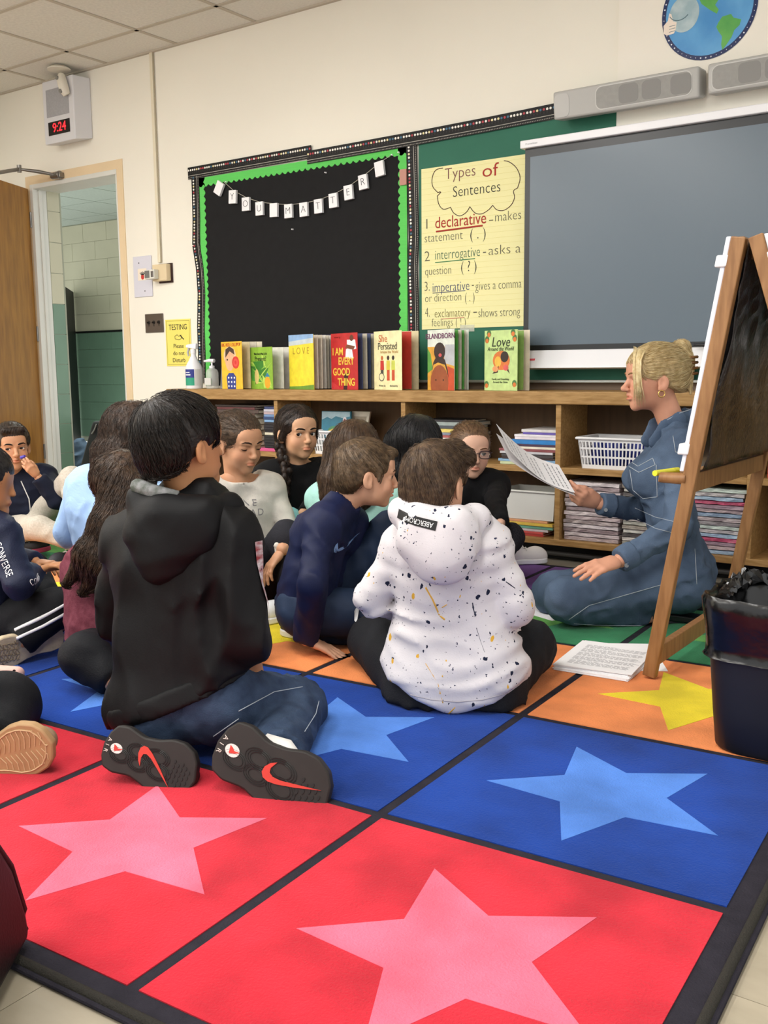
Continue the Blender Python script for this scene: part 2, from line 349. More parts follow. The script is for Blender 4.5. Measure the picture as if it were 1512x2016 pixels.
strip([(-2.648, .78), (-2.640, .95), (-2.640, 1.10), (-2.625, 1.3), (-2.632, 1.45), (-2.655, 1.58), (-2.645, 1.72), (-2.642, 1.965)], .060, 1, Y=YW-.0095)
strip([(-1.128, .80), (-1.132, 1.2), (-1.138, 1.35), (-1.128, 1.5), (-1.140, 1.94)], .060, 1, Y=YW-.0095)
# small tape piece on the board
box('tape', mat('pinkish_clip', 'B98070', .4), bb, -1.205, -1.165, YW-.02, YW-.012, 1.755, 1.83)
# chalkboard
cbd = thing('chalkboard', 'green chalkboard behind the yellow chart and the big screen', 'chalkboard', (-.6, YW, 1.4))
box('slate', mat('chalk_green', '2C6A55', .6, .3, var=.05, vs=3), cbd, -1.10, -.0785, YW-.006, YW-.001, .775, 1.95)
box('slate', mat('chalk_green', '2C6A55'), cbd, -.0785, 1.9, YW-.014, YW-.0125, .775, 1.30)
box('chalk_rail', mat('rail_alu', 'AEB1AC', .35, metal=.6), cbd, -1.16, 1.9, YW-.05, YW-.002, .785, .797, .002)
box('lower_board', mat('rail_board', '6C5A49', .6), cbd, -1.16, 1.9, YW-.016, YW-.0125, .752, .785)
box('eraser', mat('eraser_cloth', 'C9C4B8', .8), tag(thing('chalk_eraser', 'pale chalkboard eraser lying on the rail under the screen', 'eraser', (.2, YW-.03, .8)), None, None), .15, .30, YW-.05, YW-.018, .798, .835, .004)
# letter garland
gar = thing('letter_garland', 'white thread of the letter garland pinned to the black board', 'garland', (-1.88, YW, 1.78))
cards = [(-2.443, 1.874, ''), (-2.339, 1.816, 'Y'), (-2.24, 1.767, 'O'), (-2.139, 1.733, 'U'), (-2.035, 1.715, ''), (-1.93, 1.70, 'M'), (-1.823, 1.698, 'A'), (-1.722, 1.705, 'T'), (-1.622, 1.724, 'T'), (-1.522, 1.754, 'E'), (-1.427, 1.795, 'R'), (-1.324, 1.848, '')]
MB().tube([(x+(.028 if i == 0 else 0), YW-.013, z+.035) for i, (x, z, s) in enumerate(cards)]+[(-1.265, YW-.013, 1.905)], .0016, 5).make('thread', mat('thread', 'B9B4A6', .8), gar)
m_card = mat('card_white', 'F0F0F2', .45)
for i, (x, z, s) in enumerate(cards):
    what = ('white card with the letter %s on the garland' % s) if s else 'blank white card on the garland'
    nth = {1: ', first from the left', 5: ', beside the letter A', 7: ', right after the A', 8: ', left of the E', 0: ', the tilted one at the left end', 4: ', between the letters U and M', 11: ', at its right end'}.get(i, '')
    t = thing('letter_card', what+nth, 'card', (x, YW-.02, z), 'garland letter cards')
    a = [-.55, -.06, -.02, 0, -.03, 0, .02, .03, .05, .08, .1, .14][i]; c, s_ = math.cos(a), math.sin(a)
    fr = lambda u, v, h, c=c, s_=s_, x=x, z=z: (x+u*c-v*s_, YW-.012-h, z+u*s_+v*c)
    MB().prism([(-.027, -.036), (.027, -.036), (.027, .036), (-.027, .036)], fr, 0, .016).make('card', m_card, t, bev=.001)
    if s: text(s, .052, INK, t, ((x, YW-.0285, z), (c, 0, s_), (-s_, 0, c)), off=-.0012)
for x, z in ((-1.255, 1.908), (-1.68, 1.873), (-1.915, 1.605), (-1.215, 1.915), (-2.395, 1.905)):
    MB().lathe([(.004, 0), (.004, .004), (.002, .006), (.0035, .012)], (0, 0, 0), 8).make('push_pin', tag(m_white, None, None) if 0 else m_white).matrix_world = Matrix.Translation((x, YW-.006, z)) @ Matrix.Rotation(math.pi/2, 4, 'X')
pins = [o for o in COL.objects if o.name.startswith('push_pin')]
for o, n in zip(pins, ('at the right end of the garland', 'above the garland near the scalloped edge', 'below the letter M card', 'in the top right corner of the board', 'at the left end of the garland')): tag(o, 'small white push pin stuck '+n, 'push pin', 'push pins')
# chart paper
ch = thing('chart_paper', 'yellow lined chart about types of sentences taped to the chalkboard', 'chart paper', (-.78, YW, 1.43))
m_chart = mat('chart_yellow', 'EEE9B0', .8, .2, var=.02, vs=3)
cx0, cx1, cz0, cz1 = -1.083, -.40, 1.047, 1.819
box('sheet', m_chart, ch, cx0, cx1, YW-.009, YW-.0075, cz0, cz1)
ln = MB()
for i in range(29): ln.box(cx0, cx1, YW-.0093, YW-.009, cz0+.02+i*.0262, cz0+.0215+i*.0262)
ln.make('ruled_line', mat('chart_rule', 'E2DB92', .8), ch)['kind'] = 'stuff'
def cpx(px, py): p = onY(px, py, YW-.0095); return (p.x, YW-.0098, p.z)
def wr(s, px, py, px2, size, m, py2=None, off=0):      # one handwritten word from px to px2
    a, b = Vector(cpx(px, py)), Vector(cpx(px2, py2 if py2 else py)); b.z = a.z
    o = text(s, size, m, ch, (a, (1, 0, .0), (0, 0, 1)), 'handwriting', 'LEFT', max(off-.0004, -.0010), .0002)
    me = o.data; xs = [v.co.x for v in me.vertices]; w = max(xs)-min(xs); x0 = min(xs); k_ = (b.x-a.x)/w
    for v in me.vertices: v.co.x = a.x+(v.co.x-x0)*k_
wr('Types', 876, 344, 936, .075, mat('brown_marker', '7A4A48', .7), off=-.0012); wr('of', 950, 338, 982, .085, RED)
wr('Sentences', 892, 379, 985, .072, INK, off=-.0008)
GRY = mat('thin_marker', '5E5B48', .7)
wr('declarative', 857, 440, 957, .078, RED, off=.0004); wr('-', 963, 432, 971, .06, GRY, off=-.002); wr('makes', 975, 428, 1026, .064, GRY, off=-.002)
wr('1', 839.5, 442, 841.5, .07, GRY, off=-.002); wr('statement', 836, 470, 911, .062, GRY, off=-.002); wr('( . )', 926, 462, 956, .072, INK, off=-.001)
wr('2', 836, 506, 846, .07, GRY, off=-.002); wr('interrogative', 857, 503, 945, .068, mat('dark_green_marker', '1E5B46', .7), off=-.0006); wr('-', 951, 495, 957, .06, GRY); wr('asks a', 962, 494, 1025, .064, GRY, off=-.002)
wr('question', 837, 535, 888, .06, GRY, off=-.002); wr('( ? )', 908, 526, 938, .072, INK, off=-.0016)
wr('3.', 836, 565, 846, .066, GRY, off=-.002); wr('imperative', 852, 567, 924, .066, BLU, off=-.0006); wr('-', 929, 560, 933, .06, GRY); wr('gives a comma', 936, 564, 1027, .06, GRY, off=-.002)
wr('or direction', 837, 588, 908, .058, GRY, off=-.002); wr('( . )', 916, 586, 934, .062, INK, off=-.001)
wr('4.', 837, 616, 846, .066, GRY, off=-.002); wr('exclamatory', 856, 618, 926, .06, mat('sepia_marker', '6E6430', .7), off=-.0014); wr('-', 932, 613, 939, .06, GRY); wr('shows strong', 942, 617, 1024, .06, GRY, off=-.002)
wr('feelings ( ! )', 850, 636, 917, .056, GRY, off=-.0018)
for a, b, m, r in (((859, 456), (950, 444), RED, .0045), ((857, 517), (935, 509), GRN, .0022), ((852, 577), (916, 572), BLU, .0018), ((868, 628), (914, 625), mat('pink_line', 'D08A7A', .7), .0018)):
    MB().tube([cpx(*a), cpx(*b)], r, 5).make('underline', m, ch)
cloud = [(872, 331), (858, 335), (851, 350), (852, 367), (862, 379), (868, 378), (861, 386), (864, 402), (873, 412), (887, 408), (893, 419), (905, 425), (918, 418), (925, 407), (935, 419), (948, 421), (962, 413), (970, 404), (978, 413), (992, 414), (1006, 404), (1013, 389), (1011, 376), (1019, 370), (1024, 350), (1017, 331), (1003, 319), (990, 316)]
cl2 = []
for i in range(len(cloud)-1):
    p0_, p1_, p2_, p3_ = [np.array(cloud[max(0, min(len(cloud)-1, i+k_))], float) for k_ in (-1, 0, 1, 2)]
    kink = lambda j: j in (4, 6, 9, 13, 17, 23)
    t1_ = (p2_-p0_)*.5 if not kink(i) else (p2_-p1_)*.6; t2_ = (p3_-p1_)*.5 if not kink(i+1) else (p2_-p1_)*.6
    for u in (0, .25, .5, .75): h_ = [2*u**3-3*u*u+1, u**3-2*u*u+u, -2*u**3+3*u*u, u**3-u*u]; cl2.append(h_[0]*p1_+h_[1]*t1_+h_[2]*p2_+h_[3]*t2_)
MB().tube([cpx(*p) for p in cl2], .0019, 5).make('cloud_outline', mat('cloud_ink', '4A2A26', .7), ch)
box('tape', mat('clear_tape', 'E8EADF', .2, alpha=.35), ch, -.86, -.78, YW-.0102, YW-.0095, 1.03, 1.062)
# interactive screen
sc = thing('interactive_screen', 'large grey interactive screen with white trim, switched off', 'screen', (.35, YW, 1.35))
SX0, SX1 = -.478, 1.14
box('housing', m_black, sc, SX0, SX1, YW-.085, YW-.02, .90, 1.83, .004)
box('bezel', mat('bezel', '15171A', .3, .5), sc, SX0+.004, SX1-.004, YW-.088, YW-.084, .925, 1.822)
box('display', mat('display_reflection_tint', '5C6A76', .26, .5, var=.02, vs=1), sc, SX0+.03, SX1-.03, YW-.0895, YW-.087, .955, 1.785)  # base colour of the glass holds the blue-grey reflection of the room
box('top_trim', m_white, sc, SX0-.012, SX1+.01, YW-.11, YW-.02, 1.822, 1.856, .004)
lt = MB().hexa([(SX0-.014, YW-.15, .852), (SX1+.01, YW-.15, .852), (SX1+.01, YW-.04, .845), (SX0-.014, YW-.04, .845), (SX0-.008, YW-.092, .932), (SX1+.01, YW-.092, .932), (SX1+.01, YW-.04, .932), (SX0-.008, YW-.04, .932)]).make('tray', m_white, sc, bev=.004)
def trayp(x, z): return (x, YW-.151+(z-.852)*.725-.0012, z)
MB().hexa([trayp(-.468, .895), trayp(-.445, .895), trayp(-.445, .920), trayp(-.468, .920)]+[(p[0], p[1]+.001, p[2]) for p in (trayp(-.468, .895), trayp(-.445, .895), trayp(-.445, .920), trayp(-.468, .920))]).make('energy_label', mat('label_dark', '3B444C', .5), lt)
MB().hexa([trayp(-.437, .886), trayp(-.396, .886), trayp(-.396, .895), trayp(-.437, .895)]+[(p[0], p[1]+.001, p[2]) for p in (trayp(-.437, .886), trayp(-.396, .886), trayp(-.396, .895), trayp(-.437, .895))]).make('red_label', mat('label_red', 'D8505A', .5), lt)
text('Promethean', .012, mat('trim_print', 'B8B8BA', .5), sc, ((SX0+.045, YW-.1105, 1.838), WX, WZ), 'lettering')
MB().tube([(.33, YW-.13, .94), (.48, YW-.13, .94)], .006, 8).make('stylus', m_black, tag(thing('stylus', 'dark stylus pen lying on the white screen tray', 'stylus', (.4, YW-.13, .94)), None, None), 60)
# sound bars
m_grey = mat('speaker_grey', 'B3B2AE', .5, .4); m_gr2 = mat('speaker_grille', '9B9A96', .7, var=.04, vs=60)
for n, (x0, x1) in enumerate(((-.322, .312), (.346, .98))):
    t = thing('sound_bar', ('grey wall sound bar left of the globe poster, above the screen' if n == 0 else 'grey sound bar at the top right edge, beneath the globe poster'), 'speaker', ((x0+x1)/2, YW-.08, 1.97), 'sound bars above the screen')
    F = YW-.12
    MB().hexa([(x0, F, 1.918), (x1, F, 1.912), (x1, YW-.03, 1.93), (x0, YW-.03, 1.93), (x0, F-.012, 2.032), (x1, F-.012, 2.032), (x1, YW-.03, 2.038), (x0, YW-.03, 2.038)]).make('body', m_grey, t, 30, bev=.010, seg=3)
    def fp(x, z): return (x, F-.012*(z-1.915)/.117, z)
    def pan(name, xa, xb, za, zb, r, m, d, parent=t):
        pts = []
        for cx, cz, a0 in ((xb-r, za+r, -90), (xb-r, zb-r, 0), (xa+r, zb-r, 90), (xa+r, za+r, 180)):
            pts += [(cx+r*math.cos(math.radians(a0+k*18)), cz+r*math.sin(math.radians(a0+k*18))) for k in range(6)]
        return MB().prism(pts, lambda u, v, h: (u, fp(u, v)[1]-h, v), .0, d).make(name, m, parent)
    g0, g1 = (x0+.20, x1-.03) if n == 0 else (x0+.02, x1-.2)
    pan('grille_rim', g0-.004, g1+.004, 1.928, 2.022, .028, mat('speaker_rim', 'C9C8C4', .5), .0018)
    gr = pan('grille', g0, g1, 1.932, 2.018, .025, m_gr2, .003)
    for k in range(3):
        xx = g0+(.14, .24, .36)[k]-.04; ww = (.085, .08, .085)[k]
        pan('cone', xx, xx+ww, 1.938, 2.012, .02, mat('speaker_cone', '8C8B88', .7), .0036, gr)
    pan('end_cap', x0+.006, x0+.075, 1.925, 2.018, .02, mat('speaker_cap', 'BDBCB8', .5), .0015)
# globe poster
er = thing('globe_poster', 'round poster of the earth with a pale moon and a thumbs-up hand', 'poster', (.30, YW, 2.27))
PY = YW-.0125
MB().prism(disc((.305, 2.275), .193, 48), wallfn(PY), 0, .002).make('rim', mat('poster_rim', '22315E', .25, coat=.5), er)
MB().prism(disc((.305, 2.275), .176, 48), wallfn(PY), .002, .0026).make('ocean', mat('poster_ocean', '4C93D0', .2, c2='6CB0E2', vs=5, coat=.6), er)
SA = [(.345, 2.215), (.36, 2.235), (.395, 2.238), (.405, 2.222), (.435, 2.21), (.43, 2.19), (.41, 2.175), (.40, 2.15), (.375, 2.118), (.365, 2.108), (.36, 2.13), (.362, 2.16), (.345, 2.185), (.338, 2.20)]
NA = [(.25, 2.40), (.36, 2.43), (.43, 2.38), (.38, 2.33), (.345, 2.305), (.33, 2.285), (.345, 2.265), (.338, 2.25), (.31, 2.27), (.275, 2.30), (.25, 2.35)]
for q in (SA, NA): MB().prism(q, wallfn(PY), .0026, .003).make('continent', mat('poster_land', '4FA052', .25, c2='6DB85A', vs=9, coat=.6), er)
MB().prism(disc((.205, 2.275), .062, 32, .070), wallfn(PY), .003, .0036).make('moon', mat('poster_moon', 'B9CDD2', .25, c2='9FB9C2', vs=22, coat=.6), er)
MB().tube([(.185+.045*math.cos(a), PY-.0042, 2.295+.04*math.sin(a)) for a in [math.pi+.5+i*.25 for i in range(9)]], .0018, 5).make('smile', mat('poster_line', '5F7C86', .5), er)
hand = [(.122, 2.215), (.135, 2.205), (.165, 2.208), (.172, 2.222), (.175, 2.25), (.160, 2.256), (.152, 2.285), (.143, 2.29), (.138, 2.262), (.12, 2.245)]
hh = MB().prism(hand, wallfn(PY), .0036, .0042).make('thumb_hand', mat('poster_hand', 'F2E4D6', .3, coat=.5), er)
for i in range(3): MB().tube([(.145, PY-.0046, 2.216+i*.011), (.17, PY-.0046, 2.218+i*.011)], .001, 4).make('finger_line', mat('poster_line', '5F7C86', .5), hh)
sb_ = MB()
for i in range(60):
    a = i*2.399; r = .1845; sb_.prism(disc((.305+r*math.cos(a), 2.275+r*math.sin(a)), .0018+.0014*(i % 3 == 0), 6), wallfn(PY), .002, .0027)
sb_.make('star_print', mat('poster_stars', 'E8ECF4', .3), er)['kind'] = 'stuff'
# wall speaker with clock
ck = thing('clock_speaker', 'white slanted wall speaker with a red digital clock reading 9:24', 'clock', (-3.75, YW, 2.47))
A = {k: onY(x, y, Y_) for k, (x, y, Y_) in dict(tl=(60, 164, YW-.06), tr=(122, 148, YW-.13), bl=(84, 287, YW-.06), br=(146, 270, YW-.13), rt=(158, 150, YW-.002), rb=(164, 276, YW-.002)).items()}
xl, xr, zb, zt = -3.86, -3.56, 2.275, 2.655
def ckf(u, v, h):   # front face: left edge sits nearer the wall, right edge comes out
    x = xl+(xr-xl)*u; return (x+.02*h*0, YW-.085-.055*0-h, zb+(zt-zb)*v)
m_ck = mat('clock_case', 'D9D9DC', .45, .4)
MB().hexa([(xl, YW-.12, zb), (xr, YW-.12, zb), (xr+.02, YW-.001, zb+.02), (xl-.02, YW-.001, zb+.02), (xl, YW-.12, zt), (xr, YW-.12, zt), (xr+.02, YW-.001, zt), (xl-.02, YW-.001, zt)]).make('case', m_ck, ck, bev=.006)
FYc = YW-.12
box('grille', mat('clock_grille', 'A3A3A6', .7, var=.05, vs=90), ck, xl+.035, xr-.045, FYc-.002, FYc+.004, 2.435, 2.60)
lc = box('led_panel', mat('led_black', '0E0A0C', .3), ck, xl+.045, xr-.045, FYc-.003, FYc+.004, 2.325, 2.405)
text('9:24', .078, mat('led_red', 'FF2A2A', .5, emit=('FF2430', 1.6)), lc, (((xl+xr)/2+.005, FYc-.004, 2.365), WX, WZ), 'digits')
sl = thing('spot_lamp', 'small white twin-eye lamp fixed on the clock speaker below the ceiling', 'emergency lamp', (-3.6, YW-.15, 2.6))
MB().tube([(-3.635, FYc-.02, 2.655), (-3.625, FYc-.03, 2.63), (-3.60, FYc-.03, 2.555), (-3.595, FYc-.02, 2.535)], [.022, .03, .03, .022], 12).make('housing', mat('lamp_cream', 'E3DECF', .5), sl, 60)
for x, z in ((-3.628, 2.632), (-3.604, 2.552)):
    me = MB().lathe([(.012, 0), (.012, .012), (.008, .014)], (0, 0, 0), 10).mesh('lens'); me.transform(Matrix.Translation((x, FYc-.052, z)) @ Matrix.Rotation(math.pi/2, 4, 'X')); link('lens', me, mat('lens_grey', '84827C', .3), sl)
MB().lathe([(.07, 0), (.07, .006), (.05, .02), (.02, .024)], (-3.63, YW-.16, ZC-.024), 24).make('smoke_detector', mat('lamp_cream', 'E3DECF', .5), None, 40)
tag(bpy.data.objects['smoke_detector'], 'round flat detector on the ceiling just above the clock speaker', 'smoke detector')
# raceway, plates, switches, notice
rw = thing('cable_raceway', 'thin cream cable raceway running from the ceiling down the wall', 'cable raceway', (-2.97, YW, 2))
box('channel', mat('raceway_cream', 'E2D9C0', .5), rw, -2.985, -2.962, YW-.014, YW-.001, 1.50, ZC-.001, .003)
MB().tube([(-2.958, YW-.006, 1.5), (-2.955, YW-.006, 2.1), (-2.957, YW-.006, ZC-.002)], .0025, 6).make('cable', mat('raceway_shadow', 'A79C84', .6), rw)  # thin tube in a darker tone draws the channel's shadow line
th = thing('sensor_box', 'beige box with a small grey sensor at the end of the raceway', 'thermostat', (-2.95, YW, 1.44))
box('back_plate', mat('dark_edge', '3A2420', .6), th, -2.985, -2.868, YW-.008, YW-.001, 1.378, 1.492)
box('box', mat('sensor_beige', 'DCC9A4', .5), th, -3.0, -2.878, YW-.045, YW-.008, 1.388, 1.486, .004)
sn = box('sensor', mat('sensor_white', 'DDDCD2', .5), th, -3.03, -2.945, YW-.082, YW-.045, 1.40, 1.455, .004)
box('window', mat('sensor_window', '70706C', .4), sn, -3.026, -2.985, YW-.0835, YW-.082, 1.406, 1.449)
for i in range(4): box('vent', mat('dark_edge', '3A2420', .6), sn, -2.972+i*.006, -2.969+i*.006, YW-.0835, YW-.082, 1.41, 1.445)
pl = thing('cover_plate', 'tall white blank wall plate with a hand-print sticker beside the doorway', 'wall plate', (-3.13, YW, 1.43))
box('plate', mat('plate_lilac', 'D5D5E0', .4), pl, -3.215, -3.05, YW-.007, YW-.001, 1.305, 1.55, .003)
for z, x in ((1.51, -3.16), (1.34, -3.115)): MB().prism(disc((x, z), .004, 8), wallfn(YW-.007), 0, .002).make('screw', mat('dark_screw', '46424A', .4), pl)
sk = box('sticker', mat('sticker_cream', 'EFE2CF', .6), pl, -3.172, -3.095, YW-.0085, YW-.007, 1.405, 1.475)
MB().prism(disc((-3.13, 1.425), .014, 12, .016), wallfn(YW-.0085), 0, .0008).make('palm_print', mat('sticker_red', 'C23A34', .6), sk)
for i in range(5): MB().tube([(-3.13+(i-2)*.004, YW-.0092, 1.437), (-3.13+(i-2)*.011, YW-.0092, 1.458-.004*abs(i-2))], .0022, 5).make('finger_print', INK, sk)
sw = thing('switch_plate', 'brown metal switch plate with three toggle keys beside the notice', 'light switch', (-3.05, YW, 1.14))
box('plate', mat('plate_brown', '5C5148', .4, metal=.3), sw, -3.127, -2.967, YW-.008, YW-.001, 1.087, 1.20, .003)
for i in range(3):
    t_ = MB().lathe([(.011, 0), (.011, .004), (.004, .005), (.004, .014)], (0, 0, 0), 10); o = t_.make('toggle', mat('toggle_black', '17110E', .4), sw, 40)
    o.data.transform(Matrix.Translation((-3.092+i*.045, YW-.008, 1.148)) @ Matrix.Rotation(math.pi/2, 4, 'X'))
    box('slot', mat('toggle_black', '17110E', .4), sw, -3.094+i*.045, -3.090+i*.045, YW-.0095, YW-.008, 1.125, 1.146)
nt_ = thing('testing_notice', 'yellow TESTING please do not disturb notice taped to the wall', 'notice', (-2.84, YW, 1.02))
box('sheet', mat('notice_yellow', 'EFE071', .6), nt_, -2.95, -2.735, YW-.004, YW-.001, .882, 1.16)
fb = MB()
for a in ((-2.942, -2.743, .890, .892), (-2.942, -2.743, 1.150, 1.152), (-2.942, -2.940, .890, 1.152), (-2.745, -2.743, .890, 1.152)): fb.box(a[0], a[1], YW-.0045, YW-.004, a[2], a[3])
fb.make('frame_line', mat('notice_line', '8A7A20', .7), nt_)
text('TESTING', .047, INK, nt_, ((-2.842, YW-.0045, 1.112), WX, WZ), xs=.86)
text('Please', .036, INK, nt_, ((-2.842, YW-.0045, 1.0), WX, WZ)); text('do not', .036, INK, nt_, ((-2.842, YW-.0045, .958), WX, WZ)); text('Disturb', .036, INK, nt_, ((-2.842, YW-.0045, .916), WX, WZ))
MB().tube([(-2.87, YW-.005, 1.06), (-2.85, YW-.005, 1.068), (-2.835, YW-.005, 1.058), (-2.815, YW-.005, 1.066), (-2.815, YW-.005, 1.045), (-2.835, YW-.005, 1.038), (-2.868, YW-.005, 1.044), (-2.87, YW-.005, 1.06)], .0015, 4).make('book_drawing', INK, nt_)
MB().tube([(-2.825, YW-.005, 1.065), (-2.795, YW-.005, 1.04)], .003, 5).make('pencil_drawing', INK, nt_)
# ================================================================== books, bottles, baskets, easel, bin
ORD = ['topmost', 'second from the top', 'third from the top', 'fourth from the top', 'fifth from the top', 'sixth from the top', 'seventh from the top', 'eighth from the top', 'ninth from the top', 'tenth from the top', 'eleventh from the top', 'twelfth from the top', 'thirteenth from the top', 'fourteenth from the top', 'fifteenth from the top', 'sixteenth from the top']
m_page = mat('book_pages', 'E4DCC8', .9, .1, var=.05, vs=60, stretch=(1, 1, 30))
CN = {}
def flat_book(x0, x1, y0, y1, z0, z1, cover, label, group, name='book', rot=0, wrap=None):
    """a book lying flat, spine to the front: spine and boards in one colour, paper block between"""
    t = thing(name, label, 'book' if name == 'book' else 'pad', ((x0+x1)/2, (y0+y1)/2, z0), group)
    cx, cy = (x0+x1)/2, (y0+y1)/2; ca, sa = math.cos(rot), math.sin(rot); e = min(.0025, (z1-z0)*.2)
    def fix(mb):
        mb.v = [(cx+(x-cx)*ca-(y-cy)*sa, cy+(x-cx)*sa+(y-cy)*ca, z) for x, y, z in mb.v]; return mb
    fix(MB().box(x0, x1, y0, y1, z0, z0+e).box(x0, x1, y0, y1, z1-e, z1).box(x0, x1, y0, y0+e, z0+e, z1-e)).make('cover', cover, t, bev=.0008)
    fix(MB().box(x0+.003, x1-.003, y0+e, y1-.004, z0+e, z1-e)).make('pages', m_page, t)
    return t
def cm(c, r=.45): return mat('cover_'+c, c, r, .5, var=.10, vs=30)
def stack(where, x0, x1, y0, dep, z0, specs, group, kind='book', jit=.012):
    """specs from the bottom: (thickness, colour, colour word, optional left, right)"""
    z = z0; n = len(specs)
    for i, s in enumerate(specs):
        th, c, w = s[:3]; a = x0+(s[3] if len(s) > 3 else random.uniform(0, jit)); b = x1-(s[4] if len(s) > 4 else random.uniform(0, jit))
        flat_book(a, b, y0+random.uniform(0, .01), y0+dep, z+.0004, z+th-.0002, cm(c), '%s %s, %s of the stack %s' % (w, 'book' if kind == 'book' else 'wrapped pad', ORD[n-1-i], where), group, kind)
        z += th
    return z
Z1, Z0 = .4243, .1073       # shelf surfaces
# --- upper left: brown exercise books and a tall stack of dark paperbacks on a pink folder
pk = box('pink_folder', mat('folder_pink', 'D0568A', .45), None, -1.965, -1.83, 3.165, 3.39, Z1, Z1+.016, .002); tag(pk, 'bright pink folder under the tall stack of dark paperbacks', 'folder')
cols = [('17171B', 'black')]*5+[('D8D0B8', 'cream')]+[('1E1B22', 'black')]*4+[('7FA6CC', 'pale blue'), ('2D4470', 'navy'), ('6C8BB4', 'steel blue'), ('B7A3A8', 'pinkish grey'), ('C9C6D0', 'white'), ('35426F', 'dark blue')]
stack('on the pink folder', -1.925, -1.835, 3.175, .17, Z1+.0165, [(.0138, c, w) for c, w in cols], 'paperbacks on the pink folder', jit=.004)
stack('of brown exercise books', -2.32, -1.985, 3.20, .2, Z1, [(.022, '7A6A52', 'brown'), (.026, '746249', 'brown'), (.028, '7D6D55', 'tan brown'), (.03, '6F5E47', 'brown'), (.03, '807058', 'tan brown'), (.034, '86765C', 'sandy brown'), (.026, '5E463B', 'reddish brown'), (.02, '50403A', 'dark brown'), (.014, '6D3A3C', 'dark red'), (.012, '3B302C', 'dark brown')], 'brown exercise books', jit=.03)
# --- baskets
def basket(name, label, cx, cy, z0, w, d, h, holes, mm, rows=3):
    """moulded basket: floor, walls built from bars so that the holes are real, rolled rim"""
    t = thing(name, label, 'basket', (cx, cy, z0)); tp = 1.13
    def P(u, v, z): k_ = 1+(tp-1)*(z/h); return (cx+u*w/2*k_, cy+v*d/2*k_, z0+z)
    def wall(fn, L, nm):
        mb = MB(); n = max(4, int(L/holes)); zs = [0.03*h, .13*h, .36*h, .42*h, .64*h, .70*h, .88*h, h] if rows == 3 else [0.02*h, .16*h, .84*h, h]
        def slab(u0, u1, za, zb):
            a = [fn(u0, za, 0), fn(u1, za, 0), fn(u1, za, .004), fn(u0, za, .004), fn(u0, zb, 0), fn(u1, zb, 0), fn(u1, zb, .004), fn(u0, zb, .004)]; mb.hexa(a)
        for za, zb in zip(zs[0::2], zs[1::2]): slab(-1, 1, za, zb)
        for za, zb in zip(zs[1:-1:2], zs[2::2]):
            for i in range(n+1):
                u = -1+2*i/n; hw = .26/n*1.3; slab(max(-1, u-hw), min(1, u+hw), za, zb)
        mb.make(nm, mm, t)
    wall(lambda u, z, e: P(u, -1+e*2/d, z), w, 'front_wall'); wall(lambda u, z, e: P(u, 1-e*2/d, z), w, 'back_wall')
    wall(lambda u, z, e: P(-1+e*2/w, u, z), d, 'side_wall'); wall(lambda u, z, e: P(1-e*2/w, u, z), d, 'side_wall')
    MB().prism([(-1, -1), (1, -1), (1, 1), (-1, 1)], lambda u, v, hh: P(u, v, hh), 0, .004).make('base', mm, t)
    k_ = tp; MB().tube([P(-1.03, -1.03, h), P(1.03, -1.03, h), P(1.03, 1.03, h), P(-1.03, 1.03, h), P(-1.03, -1.03, h)], .006, 8).make('rim', mm, t, 60)
    return t
m_bask = mat('basket_white', 'E6E6E6', .4, .4)
basket('storage_basket', 'white basket of picture books on the shelf behind the girl with the braid', -1.46, 3.27, Z1, .23, .17, .115, .016, m_bask)
for i, (x, a, c, lab) in enumerate(((-1.50, -.25, '1F6E86', 'teal picture book with an oval badge, standing in the white basket'), (-1.40, .25, 'B9B2A2', 'pale framed picture book leaning at the right of the white basket'))):
    t = thing('picture_book', lab, 'book', (x, 3.28, Z1+.01)); q = [(-.10, .012), (.10, .012), (.10, .215), (-.10, .215)]
    fr = lambda u, v, h, x=x, a=a, i=i: (x+u*.95*(1 if i == 0 else .6)+v*math.sin(a)*(.2 if i == 0 else .55), 3.265+i*.03-h+.12*v, Z1+v)
    MB().prism(q, fr, 0, .012).make('cover', cm(c), t, bev=.001)
    if i == 0:
        MB().prism([(-.097, .17), (-.06, .185), (-.03, .175), (0, .19), (.05, .18), (.095, .19), (.095, .212), (-.097, .212)], fr, .0122, .0128).make('print', cm('9AB6C2'), t)
        MB().prism(disc((.062, .165), .014, 14, .022), fr, .0128, .0136).make('badge', mat('badge', 'D9D3D6', .5), t)
        MB().prism(disc((.062, .165), .008, 12, .013), fr, .0136, .014).make('badge', mat('badge_red', '8A4A50', .5), t)
        MB().prism(disc((-.01, .10), .05, 16, .04), fr, .0122, .0128).make('print', cm('3C7A52'), t); MB().prism([(-.05, .115), (.01, .135), (.02, .12), (-.04, .10)], fr, .0128, .0134).make('print', cm('D9B24A'), t); MB().prism([(-.06, .095), (.03, .095), (.02, .12), (-.04, .10)], fr, .0134, .014).make('print', cm('4A2F28'), t)
    else: MB().prism([(-.07, .04), (.07, .04), (.07, .19), (-.07, .19)], fr, .0122, .013).make('print', cm('8A7E6A'), t)
basket('storage_basket', 'white slotted basket with dark blue things on the shelf behind the teacher', .045, 3.275, Z1, .27, .19, .13, .0145, m_bask)
for i in range(5):
    o = MB().lathe([(.02, 0), (.028, .02), (.030, .06), (.024, .10), (.012, .115)], (-.055+i*.048, 3.26+.03*(i % 2), Z1+.005), 12).make('blue_pouch', mat('pouch_blue', '1B2A78', .5, var=.3, vs=20), None, 60); tag(o, 'dark blue cloth pouch in the slotted basket, %s from the left' % ['first', 'second', 'third', 'fourth', 'fifth'][i], 'pouch', 'blue pouches in the basket')
